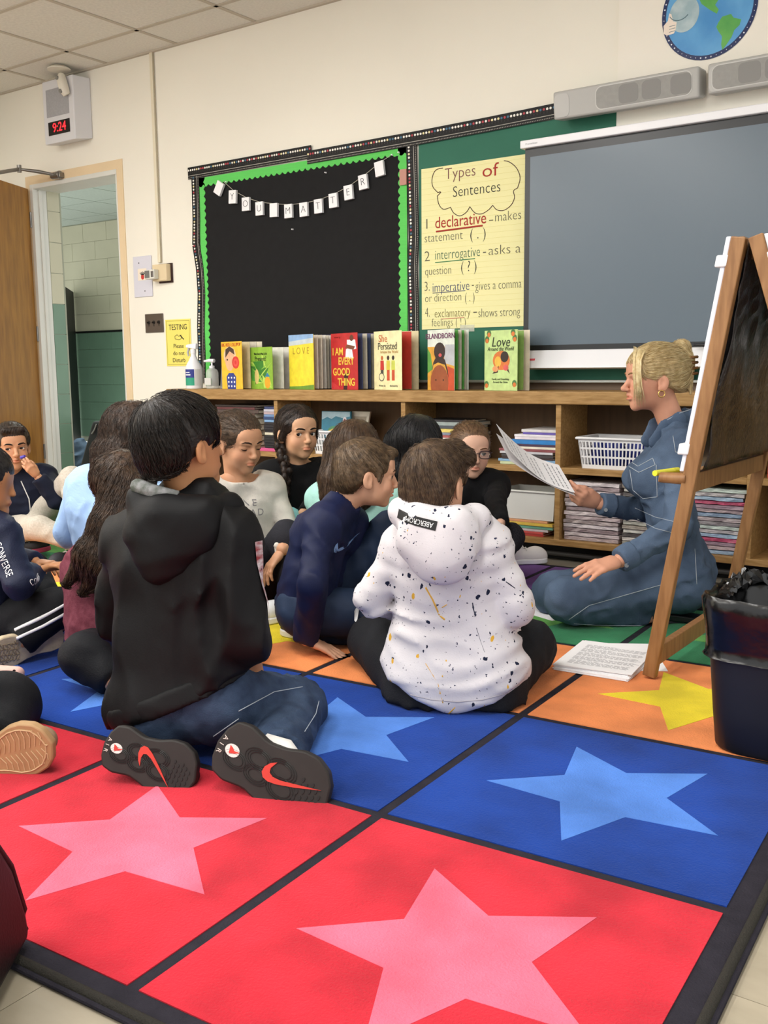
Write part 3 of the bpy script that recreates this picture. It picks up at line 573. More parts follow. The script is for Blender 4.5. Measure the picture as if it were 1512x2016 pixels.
# --- middle: magazine pile and colourful pile
stack('behind the girl with glasses', -.965, -.66, 3.20, .20, Z1, [(.012, '3A3A3E', 'charcoal'), (.014, '5A4632', 'brown'), (.012, '33343C', 'dark grey'), (.016, '6B5638', 'brown'), (.014, '2A2C34', 'dark'), (.012, 'C9B84A', 'yellow'), (.014, '7A4A78', 'purple'), (.012, 'D8D0C8', 'pale'), (.012, 'B05A58', 'red'), (.012, '8A90A0', 'grey'), (.018, 'E4CE6E', 'cream yellow'), (.014, '4A5058', 'dark grey'), (.018, '98A3A0', 'grey green'), (.01, '26262A', 'black')], 'magazines behind the girl with glasses', jit=.03)
stack('next to the right divider', -.50, -.208, 3.175, .22, Z1, [(.013, 'C4D0A8', 'pale green', .01, .01), (.012, '86B0D4', 'light blue', 0, .005), (.010, '3A2A2C', 'dark', .02, .02), (.014, '4A4648', 'charcoal', .015, .02), (.011, 'C9C9CE', 'silver', .01, .02), (.012, '8A4A4E', 'maroon', .005, 0), (.011, 'E8E2D0', 'cream', .06, .004), (.010, '4A3048', 'plum', .02, .004), (.021, '2A7FC4', 'bright blue', .062, .004), (.012, 'E6DEE4', 'white', .085, 0), (.011, 'E8E4E8', 'white and pink', .083, .002), (.010, '6A5AB0', 'violet', .125, .0), (.013, 'D4D2D0', 'light grey', .118, .0)], 'colourful books by the divider')
stack('under the white storage bin', -.47, -.215, 3.165, .2, Z0, [(.011, 'B03A34', 'red', .10, .05), (.010, 'C04A44', 'red', .09, .05), (.012, 'C8C2C4', 'white', .09, .03), (.014, '6AA58C', 'green and yellow', .02, .005), (.014, 'D8B84A', 'yellow', .0, .005), (.010, 'D89A6A', 'orange', 0, .03)], 'books under the storage bin')
bn = thing('storage_bin', 'plain translucent white bin standing on books in the lower compartment', 'storage bin', (-.35, 3.26, .18))
m_bin = mat('bin_white', 'D6D7D2', .4, .4)
zb0 = Z0+.0725
def bp(u, v, z): k_ = .93+.07*z/.125; return (-.352+u*.14*k_, 3.27+v*.10*k_, zb0+z)
for nm, q in (('front_wall', ((-1, -1), (1, -1), (1, -.96), (-1, -.96))), ('back_wall', ((-1, .96), (1, .96), (1, 1), (-1, 1))), ('side_wall', ((-1, -.96), (-.97, -.96), (-.97, .96), (-1, .96))), ('side_wall', ((.97, -.96), (1, -.96), (1, .96), (.97, .96))), ):
    MB().hexa([bp(u, v, 0) for u, v in q]+[bp(u, v, .125) for u, v in q]).make(nm, m_bin, bn)
MB().hexa([bp(u, v, 0) for u, v in ((-.97, -.96), (.97, -.96), (.97, .96), (-.97, .96))]+[bp(u, v, .003) for u, v in ((-.97, -.96), (.97, -.96), (.97, .96), (-.97, .96))]).make('base', m_bin, bn)
MB().tube([bp(-1.01, -1.02, .127), bp(1.01, -1.02, .127), bp(1.01, 1.02, .127), bp(-1.01, 1.02, .127), bp(-1.01, -1.02, .127)], .0055, 8).make('rim', m_bin, bn, 60)
# --- lower right: plastic wrapped pads
def pads(where, x0, x1, n, ztop, pal, grp):
    th = (ztop-Z0)/n; sp = []
    for i in range(n): sp.append((th, *pal[i % len(pal)]))
    z = Z0
    for i, (t_, c, w) in enumerate(sp):
        lab = '%s wrapped pad, %s of the pile %s' % (w, ORD[n-1-i], where)
        o = thing('wrapped_pad', lab, 'pad', ((x0+x1)/2, 3.27, z), grp)
        jx, jy = random.uniform(-.006, .006), random.uniform(0, .012)
        g = 8; mb = MB(); V = []
        m_ = mat('wrap_'+c, c, .25, .6, var=.25, vs=40, bump=.9, bs=45, stretch=(1, 1, 5))
        for a in range(g+1):
            u = a/g
            for zz in (z+.0006+.15*t_*random.random(), z+t_*(.88+.1*random.random())): V.append((x0+jx+(x1-x0)*u, 3.168+jy+.006*random.random(), zz))
        for a in range(g+1): V += [(x0+jx+(x1-x0)*a/g, 3.40, z+.0006), (x0+jx+(x1-x0)*a/g, 3.40, z+t_*.95)]
        F = []; B = 2*(g+1)
        for a in range(g):
            i0, i1 = 2*a, 2*a+2; F += [(i0, i1, i1+1, i0+1), (B+i0+1, B+i1+1, B+i1, B+i0), (i0+1, i1+1, B+i1+1, B+i0+1), (B+i0, B+i1, i1, i0)]
        F += [(0, 1, B+1, B), (2*g+1, 2*g, B+2*g, B+2*g+1)]
        mb.add(V, F).make('wrapped_paper', m_, o)
        z += t_
PAL = [('B7A7A8', 'pinkish'), ('C8BCBC', 'pale pink'), ('9A8A8C', 'mauve'), ('D5CCCC', 'clear'), ('A79A98', 'grey pink')]
pads('beside the divider', -.165, .085, 14, .365, PAL, 'wrapped pads by the divider')
pads('before the teacher', .10, .33, 16, .385, [('A6A69A', 'grey green'), ('C9C3BC', 'pale'), ('55504E', 'dark'), ('D0CFC4', 'white'), ('8C8478', 'taupe')], 'wrapped pads in front of the teacher')
pads('behind the teacher', .365, .600, 16, .372, [('8FA6BE', 'bluish'), ('B7A2A4', 'pinkish'), ('A8909C', 'mauve'), ('C05070', 'crimson'), ('9DB6CC', 'light blue'), ('B9B4B4', 'grey'), ('C3D2C8', 'mint'), ('8C8688', 'dark grey'), ('B4A8A8', 'pale')], 'wrapped pads behind the teacher')
tr = MB().hexa([(.40, 3.18, Z1+.0005), (.545, 3.18, Z1+.0005), (.545, 3.36, Z1+.0005), (.40, 3.36, Z1+.0005), (.385, 3.165, Z1+.06), (.56, 3.165, Z1+.06), (.56, 3.375, Z1+.06), (.385, 3.375, Z1+.06)]).make('white_tray', m_white, None, bev=.008, seg=3); tag(tr, 'white plastic tray on the shelf seen under the easel rail', 'tray')
flat_book(.68, .90, 3.18, 3.38, Z1+.0004, Z1+.05, cm('C9503C'), 'orange red book lying at the far right end of the shelf', 'books at the right end')

# --- picture books standing open on the bookcase top
def standing(label, x, y, h, w, a1, a2, cf, cbk, leaves=3, inner='EDE6D6', art=None, yoff=0):
    """open book on its foot: spine at (x,y), front cover turned by a1, back cover by a2"""
    t = thing('picture_book', label, 'book', (x, y, ST), 'picture books standing on the bookcase'); z = ST+.0006
    def fr(a, s=1): 
        d = (math.cos(a), math.sin(a)); n = (math.sin(a), -math.cos(a))
        return lambda u, v, hh: (x+d[0]*u*w+n[0]*hh, y+d[1]*u*w+n[1]*hh, z+v*h)
    F = fr(a1); B = fr(a2); sq = [(0, 0), (1, 0), (1, 1), (0, 1)]
    c = MB().prism(sq, F, 0, .003).make('front_cover', cm(cf), t, bev=.0006)
    MB().prism(sq, B, -.003, 0).make('back_cover', cm(cbk), t, bev=.0006)
    for i in range(leaves):
        a = a1+(a2-a1)*((i+1)/(leaves+1)); L = fr(a); MB().prism([(0, .015), (.97, .015), (.97, .985), (0, .985)], L, -.0010, .0012).make('leaf_bundle', cm(inner if i % 2 == 0 else 'CFC6B4'), t)
    def pr_(poly, col, k_=1, nm='cover_print'): MB().prism(poly, F, .003, .003+.0003*k_).make(nm, cm(col), c)
    def tx(s, u, v, size, col, xs=1.0, **k_):
        o = F(u, v, .0042); text(s, size, cm(col), c, (o, (math.cos(a1), math.sin(a1), 0), (0, 0, 1)), 'title', xs=xs, **k_)
    if art: art(pr_, tx, w/h)
    MB().prism([(.62, .0), (.98, .0), (.98, .06), (.62, .06)], B, .0002, .0006).make('endpaper', cm(inner), t) if leaves == 0 else None
    return t
def el(c, r, ry, n=18): return disc(c, r, n, ry)
def art_lolly(p, t, k):
    p(el((.42, .70), .30, .20), 'F2C9A0', 1); p(el((.42, .62), .23, .24), 'E8B48E', 1.4); p([(.20, .66), (.22, .84), (.42, .90), (.62, .84), (.66, .72), (.42, .80)], '4A3A32', 1.8)
    p(el((.70, .56), .17, .13), 'D83A34', 2.2); p(el((.70, .56), .11, .085), 'EA5A50', 2.5); p(el((.70, .56), .05, .04), 'D83A34', 2.8); p([(.28, .0), (.24, .26), (.36, .34), (.58, .34), (.70, .26), (.68, 0)], '2F4290', 2)
    for i in range(9): p(el((.34+.14*(i % 3), .06+.09*(i//3)), .035, .022, 8), 'F2F2F2', 2.4)
    p(el((.30, .62), .035, .02, 8), '2A2A2A', 2.4); t('BIG RED LOLLIPOP', .5, .93, .026, 'C2502E')
def art_present(p, t, k):
    for i in range(14): p([(random.random()*.8, random.random()*.6), (random.random()*.2+.5, random.random()*.9), (random.random(), random.random()*.8)], random.choice(['4E9A3A', '8CC04A', 'B8D860', '3C7F30']), 1+i*.08)
    p(el((.32, .30), .09, .18), 'D8C27A', 2.4); p([(.26, .10), (.40, .28), (.36, .45), (.22, .40)], '6A4A2A', 2.2); p(el((.78, .16), .12, .14), 'E8A52E', 2.4); p([(.68, .30), (.78, .40), (.88, .30)], '2F7FA8', 2.5)
    t('What Does It Mean To Be', .5, .84, .017, '1D2A14', xs=.75); t('Present?', .5, .72, .036, '1D2A14')
def art_love(p, t, k):
    p([(0, .88), (1, .88), (1, 1), (0, 1)], '8FB4DE', 1); p([(0, .80), (1, .84), (1, .93), (0, .88)], 'C4D0D4', 1.3); p([(0, 0), (1, 0), (1, .09), (.5, .06), (0, .05)], '6E9A3C', 1.3)
    t('L O V E', .5, .70, .05, 'B89A3A', off=-.0006)
def art_good(p, t, k):
    p([(.60, 0), (.66, .30), (.50, .30), (.46, .0)], '3A1A1C', 1); p([(.55, .55), (.85, .55), (.80, .72), (.58, .72)], 'ECEAF0', 1.4); p([(.62, .72), (.62, .88), (.92, .88), (.96, .72), (.80, .70)], 'F0EEF2', 1.5); p(el((.79, .91), .07, .055), '6A3A28', 1.8); p([(.55, .74), (.85, .70), (.92, .76), (.62, .80)], '7A4630', 2)
    p([(0, 0), (.4, 0), (.1, .12), (0, .14)], 'C83A3C', 1.2)
    for s, u, v in (('I AM', .27, .67), ('EVERY', .58, .50), ('GOOD', .40, .31), ('THING', .58, .13)): t(s, u, v, .052, 'F2C94A', xs=.95, off=.0010)
    t('written by', .25, .93, .013, '8A1A1C')
def art_pers(p, t, k):
    t('She', .34, .87, .050, 'C8683A'); t('Persisted', .50, .74, .050, '3A3A2E', xs=.85); t('Around the World', .56, .645, .021, 'C8A060', xs=.9)
    for u, c1, c2 in ((.30, 'C83A34', 'C06A3A'), (.52, 'D8C84A', '3A2420'), (.70, 'C8CF5A', '2A2020')): p([(u-.07, .34), (u+.07, .34), (u+.06, .50), (u-.06, .50)], c1, 1); p(el((u, .545), .045, .04, 10), c2, 1.4); p([(u-.05, .16), (u+.05, .16), (u+.05, .34), (u-.05, .34)], 'C8502E' if u > .4 else '4A4A44', 1.2)
    p(el((.28, .22), .10, .075), '55504A', 1.1); p(el((.28, .22), .08, .058), 'EFE6B8', 1.3); t('Written by', .3, .07, .012, '6A6A5A'); t('illustrated by', .72, .07, .012, '6A6A5A')
def art_island(p, t, k):
    p([(0, 0), (1, 0), (1, .72), (0, .72)], 'D9A23E', .8); p([(.62, .45), (1, .40), (1, .75), (.66, .75)], 'B8BCC0', 1); p([(.72, 0), (1, 0), (1, .35), (.75, .40)], 'C8502E', 1.2); p([(0, .28), (.2, .35), (.12, .6), (0, .7)], '5FA04A', 1.2)
    p(el((.45, .12), .34, .30), '9A5230', 1.6); p([(.12, .22), (.22, .42), (.40, .46), (.66, .42), (.80, .20), (.76, .34), (.66, .50), (.52, .58), (.36, .58), (.22, .46)], '3A2A26', 2); p(el((.46, .64), .21, .15), '352724', 2.2); p(el((.48, .58), .06, .03), 'D85A5A', 2.6); p(el((.32, .17), .025, .015, 8), '2A1A16', 2.4); p(el((.60, .17), .025, .015, 8), '2A1A16', 2.4)
    t('ISLANDBORN', .48, .89, .035, '6A2A5A', off=.0004)
def art_law(p, t, k):
    for u, v in ((.06, .85), (.9, .86), (.05, .1), (.9, .12), (.12, .95), (.85, .95)): p(el((u+.02, v), .07, .06, 10), '4C7A44', 1); p(el((u+.02, v-.02), .05, .04, 10), 'D87A3A', 1.4)
    p(el((.52, .50), .26, .16), 'D8783A', 1.2); p(el((.62, .56), .12, .09), '2E2220', 1.6); p(el((.42, .48), .10, .09), 'E8B84A', 1.7); p([(.25, .28), (.45, .42), (.42, .30)], '3A2A24', 1.8); p([(.60, .40), (.78, .28), (.70, .42)], '3A2A24', 1.8); p(el((.66, .38), .08, .05), 'D8605A', 1.9); p(el((.34, .36), .09, .05), 'E8A06A', 1.9)
    t('Love', .5, .80, .062, '2E3A24', shear=.2); t('Around the World', .5, .69, .026, '2E3A24', xs=.85, shear=.2); t('Family and Friendship', .5, .19, .013, '3A4A2E'); t('Around the Globe', .5, .14, .013, '3A4A2E')
a1, a2 = math.radians(-18), math.radians(20)
standing('yellow picture book with a girl and a big red lollipop, at the left end', -2.275, 3.235, .256, .235, a1, math.radians(24), 'F2C23A', 'E8DFC4', 2, 'D9C9A0', art_lolly)
standing('green jungle picture book with a pineapple and the title Present', -2.065, 3.235, .222, .245, a1, math.radians(20), '8CB83E', 'E6E4DA', 1, 'E8E6DC', art_present)
standing('yellow picture book titled LOVE with a blue sky, standing open', -1.795, 3.25, .281, .24, a1, math.radians(28), 'F2DC3E', '39426E', 5, 'D8D2C8', art_love)
standing('red picture book titled I AM EVERY GOOD THING', -1.515, 3.255, .281, .235, a1, math.radians(26), 'BE2A2C', '6A5A86', 4, '4A5678', art_good)
standing('cream picture book titled She Persisted with three drawn figures', -1.24, 3.25, .284, .225, a1, math.radians(20), 'F0E8B4', 'E4D8AC', 1, 'C03A30', art_pers)
standing('picture book titled ISLANDBORN with a tall dark hairdo on its cover', -.92, 3.245, .282, .195, a1, math.radians(22), 'DDE4D8', 'DDE4D8', 4, '57A04A', art_island)
standing('pale green picture book titled Love Around the World with an orange wreath', -.612, 3.25, .270, .215, a1, math.radians(8), 'C3DC92', 'E4D6BE', 1, '8EAF5E', art_law)
wb_ = box('display_board', cm('C9B690'), None, -.462, -.452, 3.20, 3.38, ST+.0005, ST+.10); tag(wb_, 'thin beige board standing upright under the left corner of the screen', 'board')
# --- bottles at the left end
sp = thing('spray_bottle', 'white trigger spray bottle with a blue and green label on the bookcase', 'spray bottle', (-2.535, 3.27, ST)); sx, sy = -2.535, 3.27
MB().lathe([(.046, 0), (.048, .008), (.048, .115), (.044, .13), (.026, .16), (.015, .185), (.0135, .20)], (sx, sy, ST+.0005), 24).make('bottle', m_white, sp, 40)
MB().lathe([(.0165, 0), (.0165, .022), (.013, .026)], (sx, sy, ST+.198), 16).make('collar', m_white, sp, 40)
MB().hexa([(sx-.05, sy-.013, ST+.233), (sx+.03, sy-.013, ST+.222), (sx+.03, sy+.013, ST+.222), (sx-.05, sy+.013, ST+.233), (sx-.05, sy-.010, ST+.25), (sx+.034, sy-.012, ST+.256), (sx+.034, sy+.012, ST+.256), (sx-.05, sy+.010, ST+.25)]).make('trigger_head', m_white, sp, bev=.006, seg=3)
MB().tube([(sx-.032, sy, ST+.232), (sx-.045, sy, ST+.205), (sx-.038, sy, ST+.185)], [.007, .006, .005], 8).make('trigger', mat('trigger_grey', 'B9B9BA', .4), sp, 50)
def lab(a0, a1_, z0, z1, r, m, nm):
    mb = MB(); n = 10
    for i in range(n):
        p = [(sx+r*math.cos(a), sy+r*math.sin(a)) for a in (a0+(a1_-a0)*i/n, a0+(a1_-a0)*(i+1)/n)]
        mb.add([(p[0][0], p[0][1], z0), (p[1][0], p[1][1], z0), (p[1][0], p[1][1], z1), (p[0][0], p[0][1], z1)], [(0, 1, 2, 3)])
    return mb.make(nm, m, sp)
lab(-2.2, -.75, ST+.062, ST+.11, .0486, mat('label_blue', '2A3486', .4), 'label'); lab(-2.2, -.75, ST+.018, ST+.062, .0486, mat('label_green', '2A9A7A', .4), 'label'); lab(-2.0, -1.2, ST+.075, ST+.082, .0489, m_white, 'label_print'); lab(-2.0, -1.3, ST+.09, ST+.094, .0489, m_white, 'label_print'); lab(-.7, .1, ST+.018, ST+.11, .0486, mat('label_text', 'CFCFCB', .6), 'label')
pb = thing('pump_bottle', 'clear hand sanitizer pump bottle beside the spray bottle', 'pump bottle', (-2.42, 3.30, ST)); m_clear = mat('clear_plastic', 'DDE0DC', .15, .5, alpha=.45)
MB().lathe([(.034, 0), (.036, .006), (.036, .09), (.03, .105), (.014, .115)], (-2.42, 3.30, ST+.0005), 20).make('bottle', m_clear, pb, 40)
MB().lathe([(.015, 0), (.015, .016), (.005, .018), (.005, .04)], (-2.42, 3.30, ST+.112), 14).make('cap', m_white, pb, 40)
MB().tube([(-2.40, 3.30, ST+.156), (-2.43, 3.295, ST+.158), (-2.465, 3.285, ST+.154)], [.011, .010, .006], 10).make('pump', m_white, pb, 50)
box('label', mat('label_text', 'CFCFCB', .6), pb, -2.445, -2.395, 3.2625, 3.2635, ST+.02, ST+.06)
ac = thing('acrylic_stand', 'clear acrylic sheet holder behind the pump bottle', 'holder', (-2.37, 3.36, ST))
MB().hexa([(-2.43, 3.37, ST+.001), (-2.31, 3.37, ST+.001), (-2.31, 3.375, ST+.001), (-2.43, 3.375, ST+.001), (-2.43, 3.40, ST+.20), (-2.31, 3.40, ST+.20), (-2.31, 3.405, ST+.20), (-2.43, 3.405, ST+.20)]).make('panel', mat('acrylic', 'E9ECEE', .08, .5, alpha=.4), ac); box('foot', mat('acrylic', 'E9ECEE', .08), ac, -2.43, -2.31, 3.33, 3.42, ST+.0003, ST+.004)

# ---------------------------------------------------------------- easel
ez = thing('easel', 'wooden A-frame easel with a whiteboard side and a dark plastic sheet', 'easel', (.9, 2.1, 0))
m_ez = mat('easel_wood', '9C7248', .45, .4, c2='845C36', vs=5, stretch=(14, 14, 2)); YN, YF_ = 1.78, 2.46
def ezx(z, side): return (.750+(.945-.750)*z/1.172) if side == 0 else (.985+(1.172-z)*.31)
for side in (0, 1):
    for Y in (YN, YF_):
        MB().beam((ezx(0, side), Y, 0.0165), (ezx(1.172, side), Y, 1.172), .036, .026, (1, 0, 0)).make('leg', m_ez, ez, bev=.003)
for z, side in ((.555, 0), (.075, 0), (1.15, 0), (.555, 1), (.075, 1), (1.15, 1)):
    x = ezx(z, side); MB().beam((x, YN+.013, z), (x, YF_-.013, z), .022, .05, (1, 0, 0)).make('rail', m_ez, ez, bev=.002)
bz0, bz1 = .585, 1.175
def face(u, v, h, side=0):    # board plane: u along Y, v height
    z = bz0+(bz1-bz0)*v; s = -1 if side == 0 else 1; return (ezx(z, side)+s*(.019+h), YN-.008+(YF_-YN+.016)*u, z+.012*h)
MB().prism([(0, 0), (1, 0), (1, 1), (0, 1)], lambda u, v, h: face(u, v, h), 0, .013).make('whiteboard', mat('whiteboard', 'E4E9F4', .25, .5), ez, bev=.003)
MB().prism([(0, 0), (1, 0), (1, 1), (0, 1)], lambda u, v, h: face(u, v, h, 1), 0, .016).make('board_frame', m_white, ez, bev=.003)
MB().prism([(.05, .04), (.95, .04), (.95, .96), (.05, .96)], lambda u, v, h: face(u, v, h, 1), .016, .018).make('chalk_panel', mat('chalk_green', '2C6A55'), ez)
for v in (.10, .90):
    MB().prism([(-.01, v-.025), (.06, v-.025), (.06, v+.025), (-.01, v+.025)], lambda u, w_, h: face(u, w_, h), -.004, .026).make('clip', m_white, ez, bev=.004); MB().prism([(-.01, v-.025), (.06, v-.025), (.06, v+.025), (-.01, v+.025)], lambda u, w_, h: face(u, w_, h, 1), -.004, .026).make('clip', m_white, ez, bev=.004)
MB().tube([(ezx(.565, 0)-.01, YN-.002, .566), (ezx(.565, 0)-.08, YN-.002, .566)], [.016, .014], 12).make('tray_end', m_ez, ez, 50)
MB().hexa([(ezx(.55, 0)-.085, YN, .553), (ezx(.55, 0)-.03, YN, .553), (ezx(.55, 0)-.03, YF_, .553), (ezx(.55, 0)-.085, YF_, .553), (ezx(.55, 0)-.085, YN, .566), (ezx(.55, 0)-.03, YN, .566), (ezx(.55, 0)-.03, YF_, .566), (ezx(.55, 0)-.085, YF_, .566)]).make('tray', m_ez, ez, bev=.002)
# dark plastic sheet hung inside the left frame, wrinkled
ns, mz = 26, 44; V = []; rs = random.Random(3)
for j in range(mz+1):
    for i in range(ns+1):
        u, v = i/ns, j/mz; z = .59+.57*v
        wr_ = .004*math.sin(9*u+5*v*2.2+1.5*math.sin(4*v))+.003*math.sin(31*u+14*v)+.0018*math.sin(60*u-25*v+3*math.sin(12*v))
        V.append((ezx(z, 0)+.020+wr_, YN+.02+(YF_-YN-.04)*u, z))
F = [(j*(ns+1)+i, j*(ns+1)+i+1, (j+1)*(ns+1)+i+1, (j+1)*(ns+1)+i) for j in range(mz) for i in range(ns)]
psh = MB().add(V, F).make('plastic_sheet', mat('sheet_plastic', '2A2220', .22, .6, bump=1.0, bs=70, stretch=(1, 3, 1)), ez, 180)
so = psh.modifiers.new('thick', 'SOLIDIFY'); so.thickness = .001
mk = thing('yellow_marker', 'yellow marker lying at the end of the easel tray', 'marker', (.76, 1.82, .57)); MB().tube([(.745, 1.785, .575), (.765, 1.87, .575)], .008, 10).make('barrel', mat('marker_yellow', 'E4E03A', .4), mk, 50); MB().tube([(.765, 1.87, .575), (.7705, 1.894, .575)], .0085, 10).make('cap', mat('marker_cap', 'D2CE2A', .4), mk, 50)

# ---------------------------------------------------------------- waste bin with liner
tb_ = thing('waste_bin', 'black plastic waste bin with a shiny black liner bag folded over the rim', 'waste bin', (1.22, 1.47, 0))
m_bag = mat('bag_black', '0A0A0B', .2, .5, bump=.5, bs=16); bx, by, ba = 1.035, 1.345, .0
def bpt(a, r_, z, hx=.185, hy=.135):    # rounded rectangle ring
    n_ = 5.0; c, s = math.cos(a), math.sin(a); k_ = (abs(c)**n_+abs(s)**n_)**(-1/n_)
    return Vector((bx+.185+hx*r_*c*k_, by+.135+hy*r_*s*k_, z))
NA_ = 64
def rings(zs, rs_, name, m, wob=0, par_=tb_, close=True, seed=1):
    rr = random.Random(seed); ph = [rr.uniform(0, 6.28) for _ in range(8)]; V = []; F = []
    for j, (z, r_) in enumerate(zip(zs, rs_)):
        w_ = wob[j] if wob else 0
        for i in range(NA_):
            a = 2*math.pi*i/NA_; dd = w_*(.5*math.sin(7*a+ph[0]+z*30)+.5*math.sin(13*a+ph[1]-z*44)+.5*math.sin(23*a+ph[2]+z*60)); p = bpt(a, r_+dd, z+dd*.12); V.append(p)
    for j in range(len(zs)-1):
        for i in range(NA_): F.append((j*NA_+i, j*NA_+(i+1) % NA_, (j+1)*NA_+(i+1) % NA_, (j+1)*NA_+i))
    if close: F.append(tuple(range(NA_-1, -1, -1)))
    return MB().add(V, F).make(name, m, par_, 50)
rings([.0128, .02, .10, .22, .33, .345, .335, .22, .05, .03], [.93, .96, 1.0, 1.05, 1.10, 1.12, 1.07, 1.02, .93, .5], 'body', mat('bin_black', '16151A', .45, .4))
rings([.225, .232, .25, .29, .33, .352, .362, .355, .33, .28, .20, .12, .07], [1.125, 1.10, 1.10, 1.12, 1.15, 1.155, 1.12, 1.07, 1.02, .95, .85, .70, .3], 'liner', m_bag, [.01, .008, .006, .006, .009, .012, .02, .03, .05, .07, .08, .06, .03], close=False, seed=4)
# crumpled upstanding part of the liner at the back
V = []; F = []; n1, n2 = 72, 10
for j in range(n2+1):
    for i in range(n1+1):
        a = math.radians(-25+230*i/n1); t_ = j/n2; e_ = min(1, 4*i/n1, 4*(n1-i)/n1); wv = .5*math.sin(i*.9)+.35*math.sin(i*1.7+1)+.25*math.sin(i*2.9+2)
        z = .345+e_*(.030*math.sin(t_*math.pi*.8)*(1+.5*wv)-.05*max(0, t_-.75)); p = bpt(a, 1.13-.24*t_+e_*.030*math.sin(i*1.3+j*1.1)*t_+.018*e_*math.sin(i*2.7-j*1.7), z+.006*math.sin(i*1.9+j*2.1)*e_); V.append(p)
for j in range(n2):
    for i in range(n1): F.append((j*(n1+1)+i, j*(n1+1)+i+1, (j+1)*(n1+1)+i+1, (j+1)*(n1+1)+i))
MB().add(V, F).make('liner_fold', m_bag, tb_, 28)
# green tub behind the bin
gt = thing('green_tub', 'dark green tub on the floor behind the waste bin', 'tub', (1.12, 2.75, 0)); MB().lathe([(.12, 0), (.13, .01), (.145, .10), (.15, .11), (.14, .112), (.125, .02), (.02, .015)], (1.10, 2.75, .0165), 28).make('body', mat('tub_green', '1E5E48', .5), gt, 40)

# ---------------------------------------------------------------- papers
m_pap = mat('paper', 'F1F0F2', .7, .2, var=.015, vs=4)
def sheet(c0, ux, uy, z, name, label, group, w=.216, h=.279, th=.0015, lines=0, curl=0):
    t = thing(name, label, 'paper', c0, group); ux = Vector(ux).normalized(); uy = Vector(uy).normalized(); c0 = Vector(c0)
    n = 10; V = []
    for j in range(n+1):
        for i in (0, 1):
            v = j/n; p = c0+ux*(w*i)+uy*(h*v)+Vector((0, 0, z+curl*(v*v))); V += [p, p+Vector((0, 0, th))]
    F = []
    for j in range(n):
        a = 4*j; F += [(a+1, a+3, a+7, a+5), (a, a+4, a+6, a+2), (a, a+1, a+5, a+4), (a+2, a+6, a+7, a+3)]
    F += [(0, 2, 3, 1), (4*n, 4*n+1, 4*n+3, 4*n+2)]
    MB().add(V, F).make('sheet', m_pap, t)
    if lines:
        mb = MB(); rl = random.Random(5)
        for k_ in range(lines):
            v = .12+.74*k_/lines
            if k_ % 7 == 6: continue
            u0 = .1
            while u0 < .9-.4*(k_ % 7 == 5):
                u1 = u0+rl.uniform(.03, .09); q = [c0+ux*(w*a)+uy*(h*b)+Vector((0, 0, z+th+.0002+curl*(b*b))) for a, b in ((u0, v), (u1, v), (u1, v+.008), (u0, v+.008))]; mb.add(q, [(0, 1, 2, 3)]); u0 = u1+.018
        mb.make('text_print', mat('print_grey', '8F8F95', .8), t)['kind'] = 'stuff'
    return t
e1 = Vector((.724-.491, 1.72-1.701, 0)).normalized(); e2 = Vector((-.02, .315, 0)).normalized()
for i in range(7):
    r_ = (i-3)*.012+random.uniform(-.015, .015); c, s = math.cos(r_), math.sin(r_)
    u = Vector((e1.x*c-e1.y*s, e1.x*s+e1.y*c, 0)); v = Vector((-u.y, u.x, 0))
    sheet(Vector((.497+random.uniform(-.006, .006), 1.705+random.uniform(-.006, .006), 0)), u, v, .0116+i*.0021, 'paper_sheaf', 'printed white sheet on the floor by the easel, %s of the pile' % ORD[6-i], 'papers on the floor by the easel', th=.0019, lines=34 if i == 6 else 0)
sheet(Vector((.585, 1.755, 0)), (.86, .5, 0), (-.5, .86, 0), .0114, 'paper_sheaf', 'loose white sheets sticking out under the pile beside the easel leg', 'papers on the floor by the easel', th=.0002)
sheet(Vector((.055, 2.27, 0)), (.9, -.35, 0), (.35, .9, 0), .0116, 'loose_sheet', 'white sheet lying on the green square by the teacher knees', 'papers by the teacher', th=.0008)
# ---------------------------------------------------------------- handbag at the lower left
hb = thing('handbag', 'black leather bag with piped edge standing at the lower left corner', 'bag', (.36, -.03, 0))
m_lea = mat('bag_leather', '100D0E', .55, .25, bump=.15, bs=200)
bagp = [fl(52, 1885, 0.002), fl(0, 1985, 0.002)]; d_ = (bagp[1]-bagp[0]).normalized(); nb = Vector((-d_.y, d_.x, 0)); nb = nb if nb.x < 0 else -nb
prof = [(0, .0), (.40, 0), (.42, .03), (.36, .30), (.05, .30), (-.02, .03)]
def bgf(u, v, h): 
    lean = -.06*v
    p = bagp[0]+d_*(u-.03)+nb*(h+.012*0-lean*0)+Vector((0, 0, v+.0165)); return p
MB().prism([(.0, .0), (.36, 0), (.36, .27), (.16, .27), (.055, .14), (.012, .05)], bgf, .0, .13).make('body', m_lea, hb, bev=.014, seg=3)
MB().tube([bgf(.36, .012, .012), bgf(.0, .012, .01), bgf(.012, .05, .006), bgf(.055, .14, .006), bgf(.16, .262, .008)], .006, 8).make('piping', m_lea, hb, 60)
MB().tube([bgf(.125, .24, .02), bgf(.105, .235, .02), bgf(.10, .255, .02), bgf(.125, .27, .02)], .004, 8).make('ring', m_lea, hb, 60)
MB().tube([bgf(.17, .27, .065), bgf(.19, .34, .065), bgf(.15, .42, .065), bgf(.27, .37, .065), bgf(.31, .27, .065)], .01, 8).make('handle', m_lea, hb, 60)
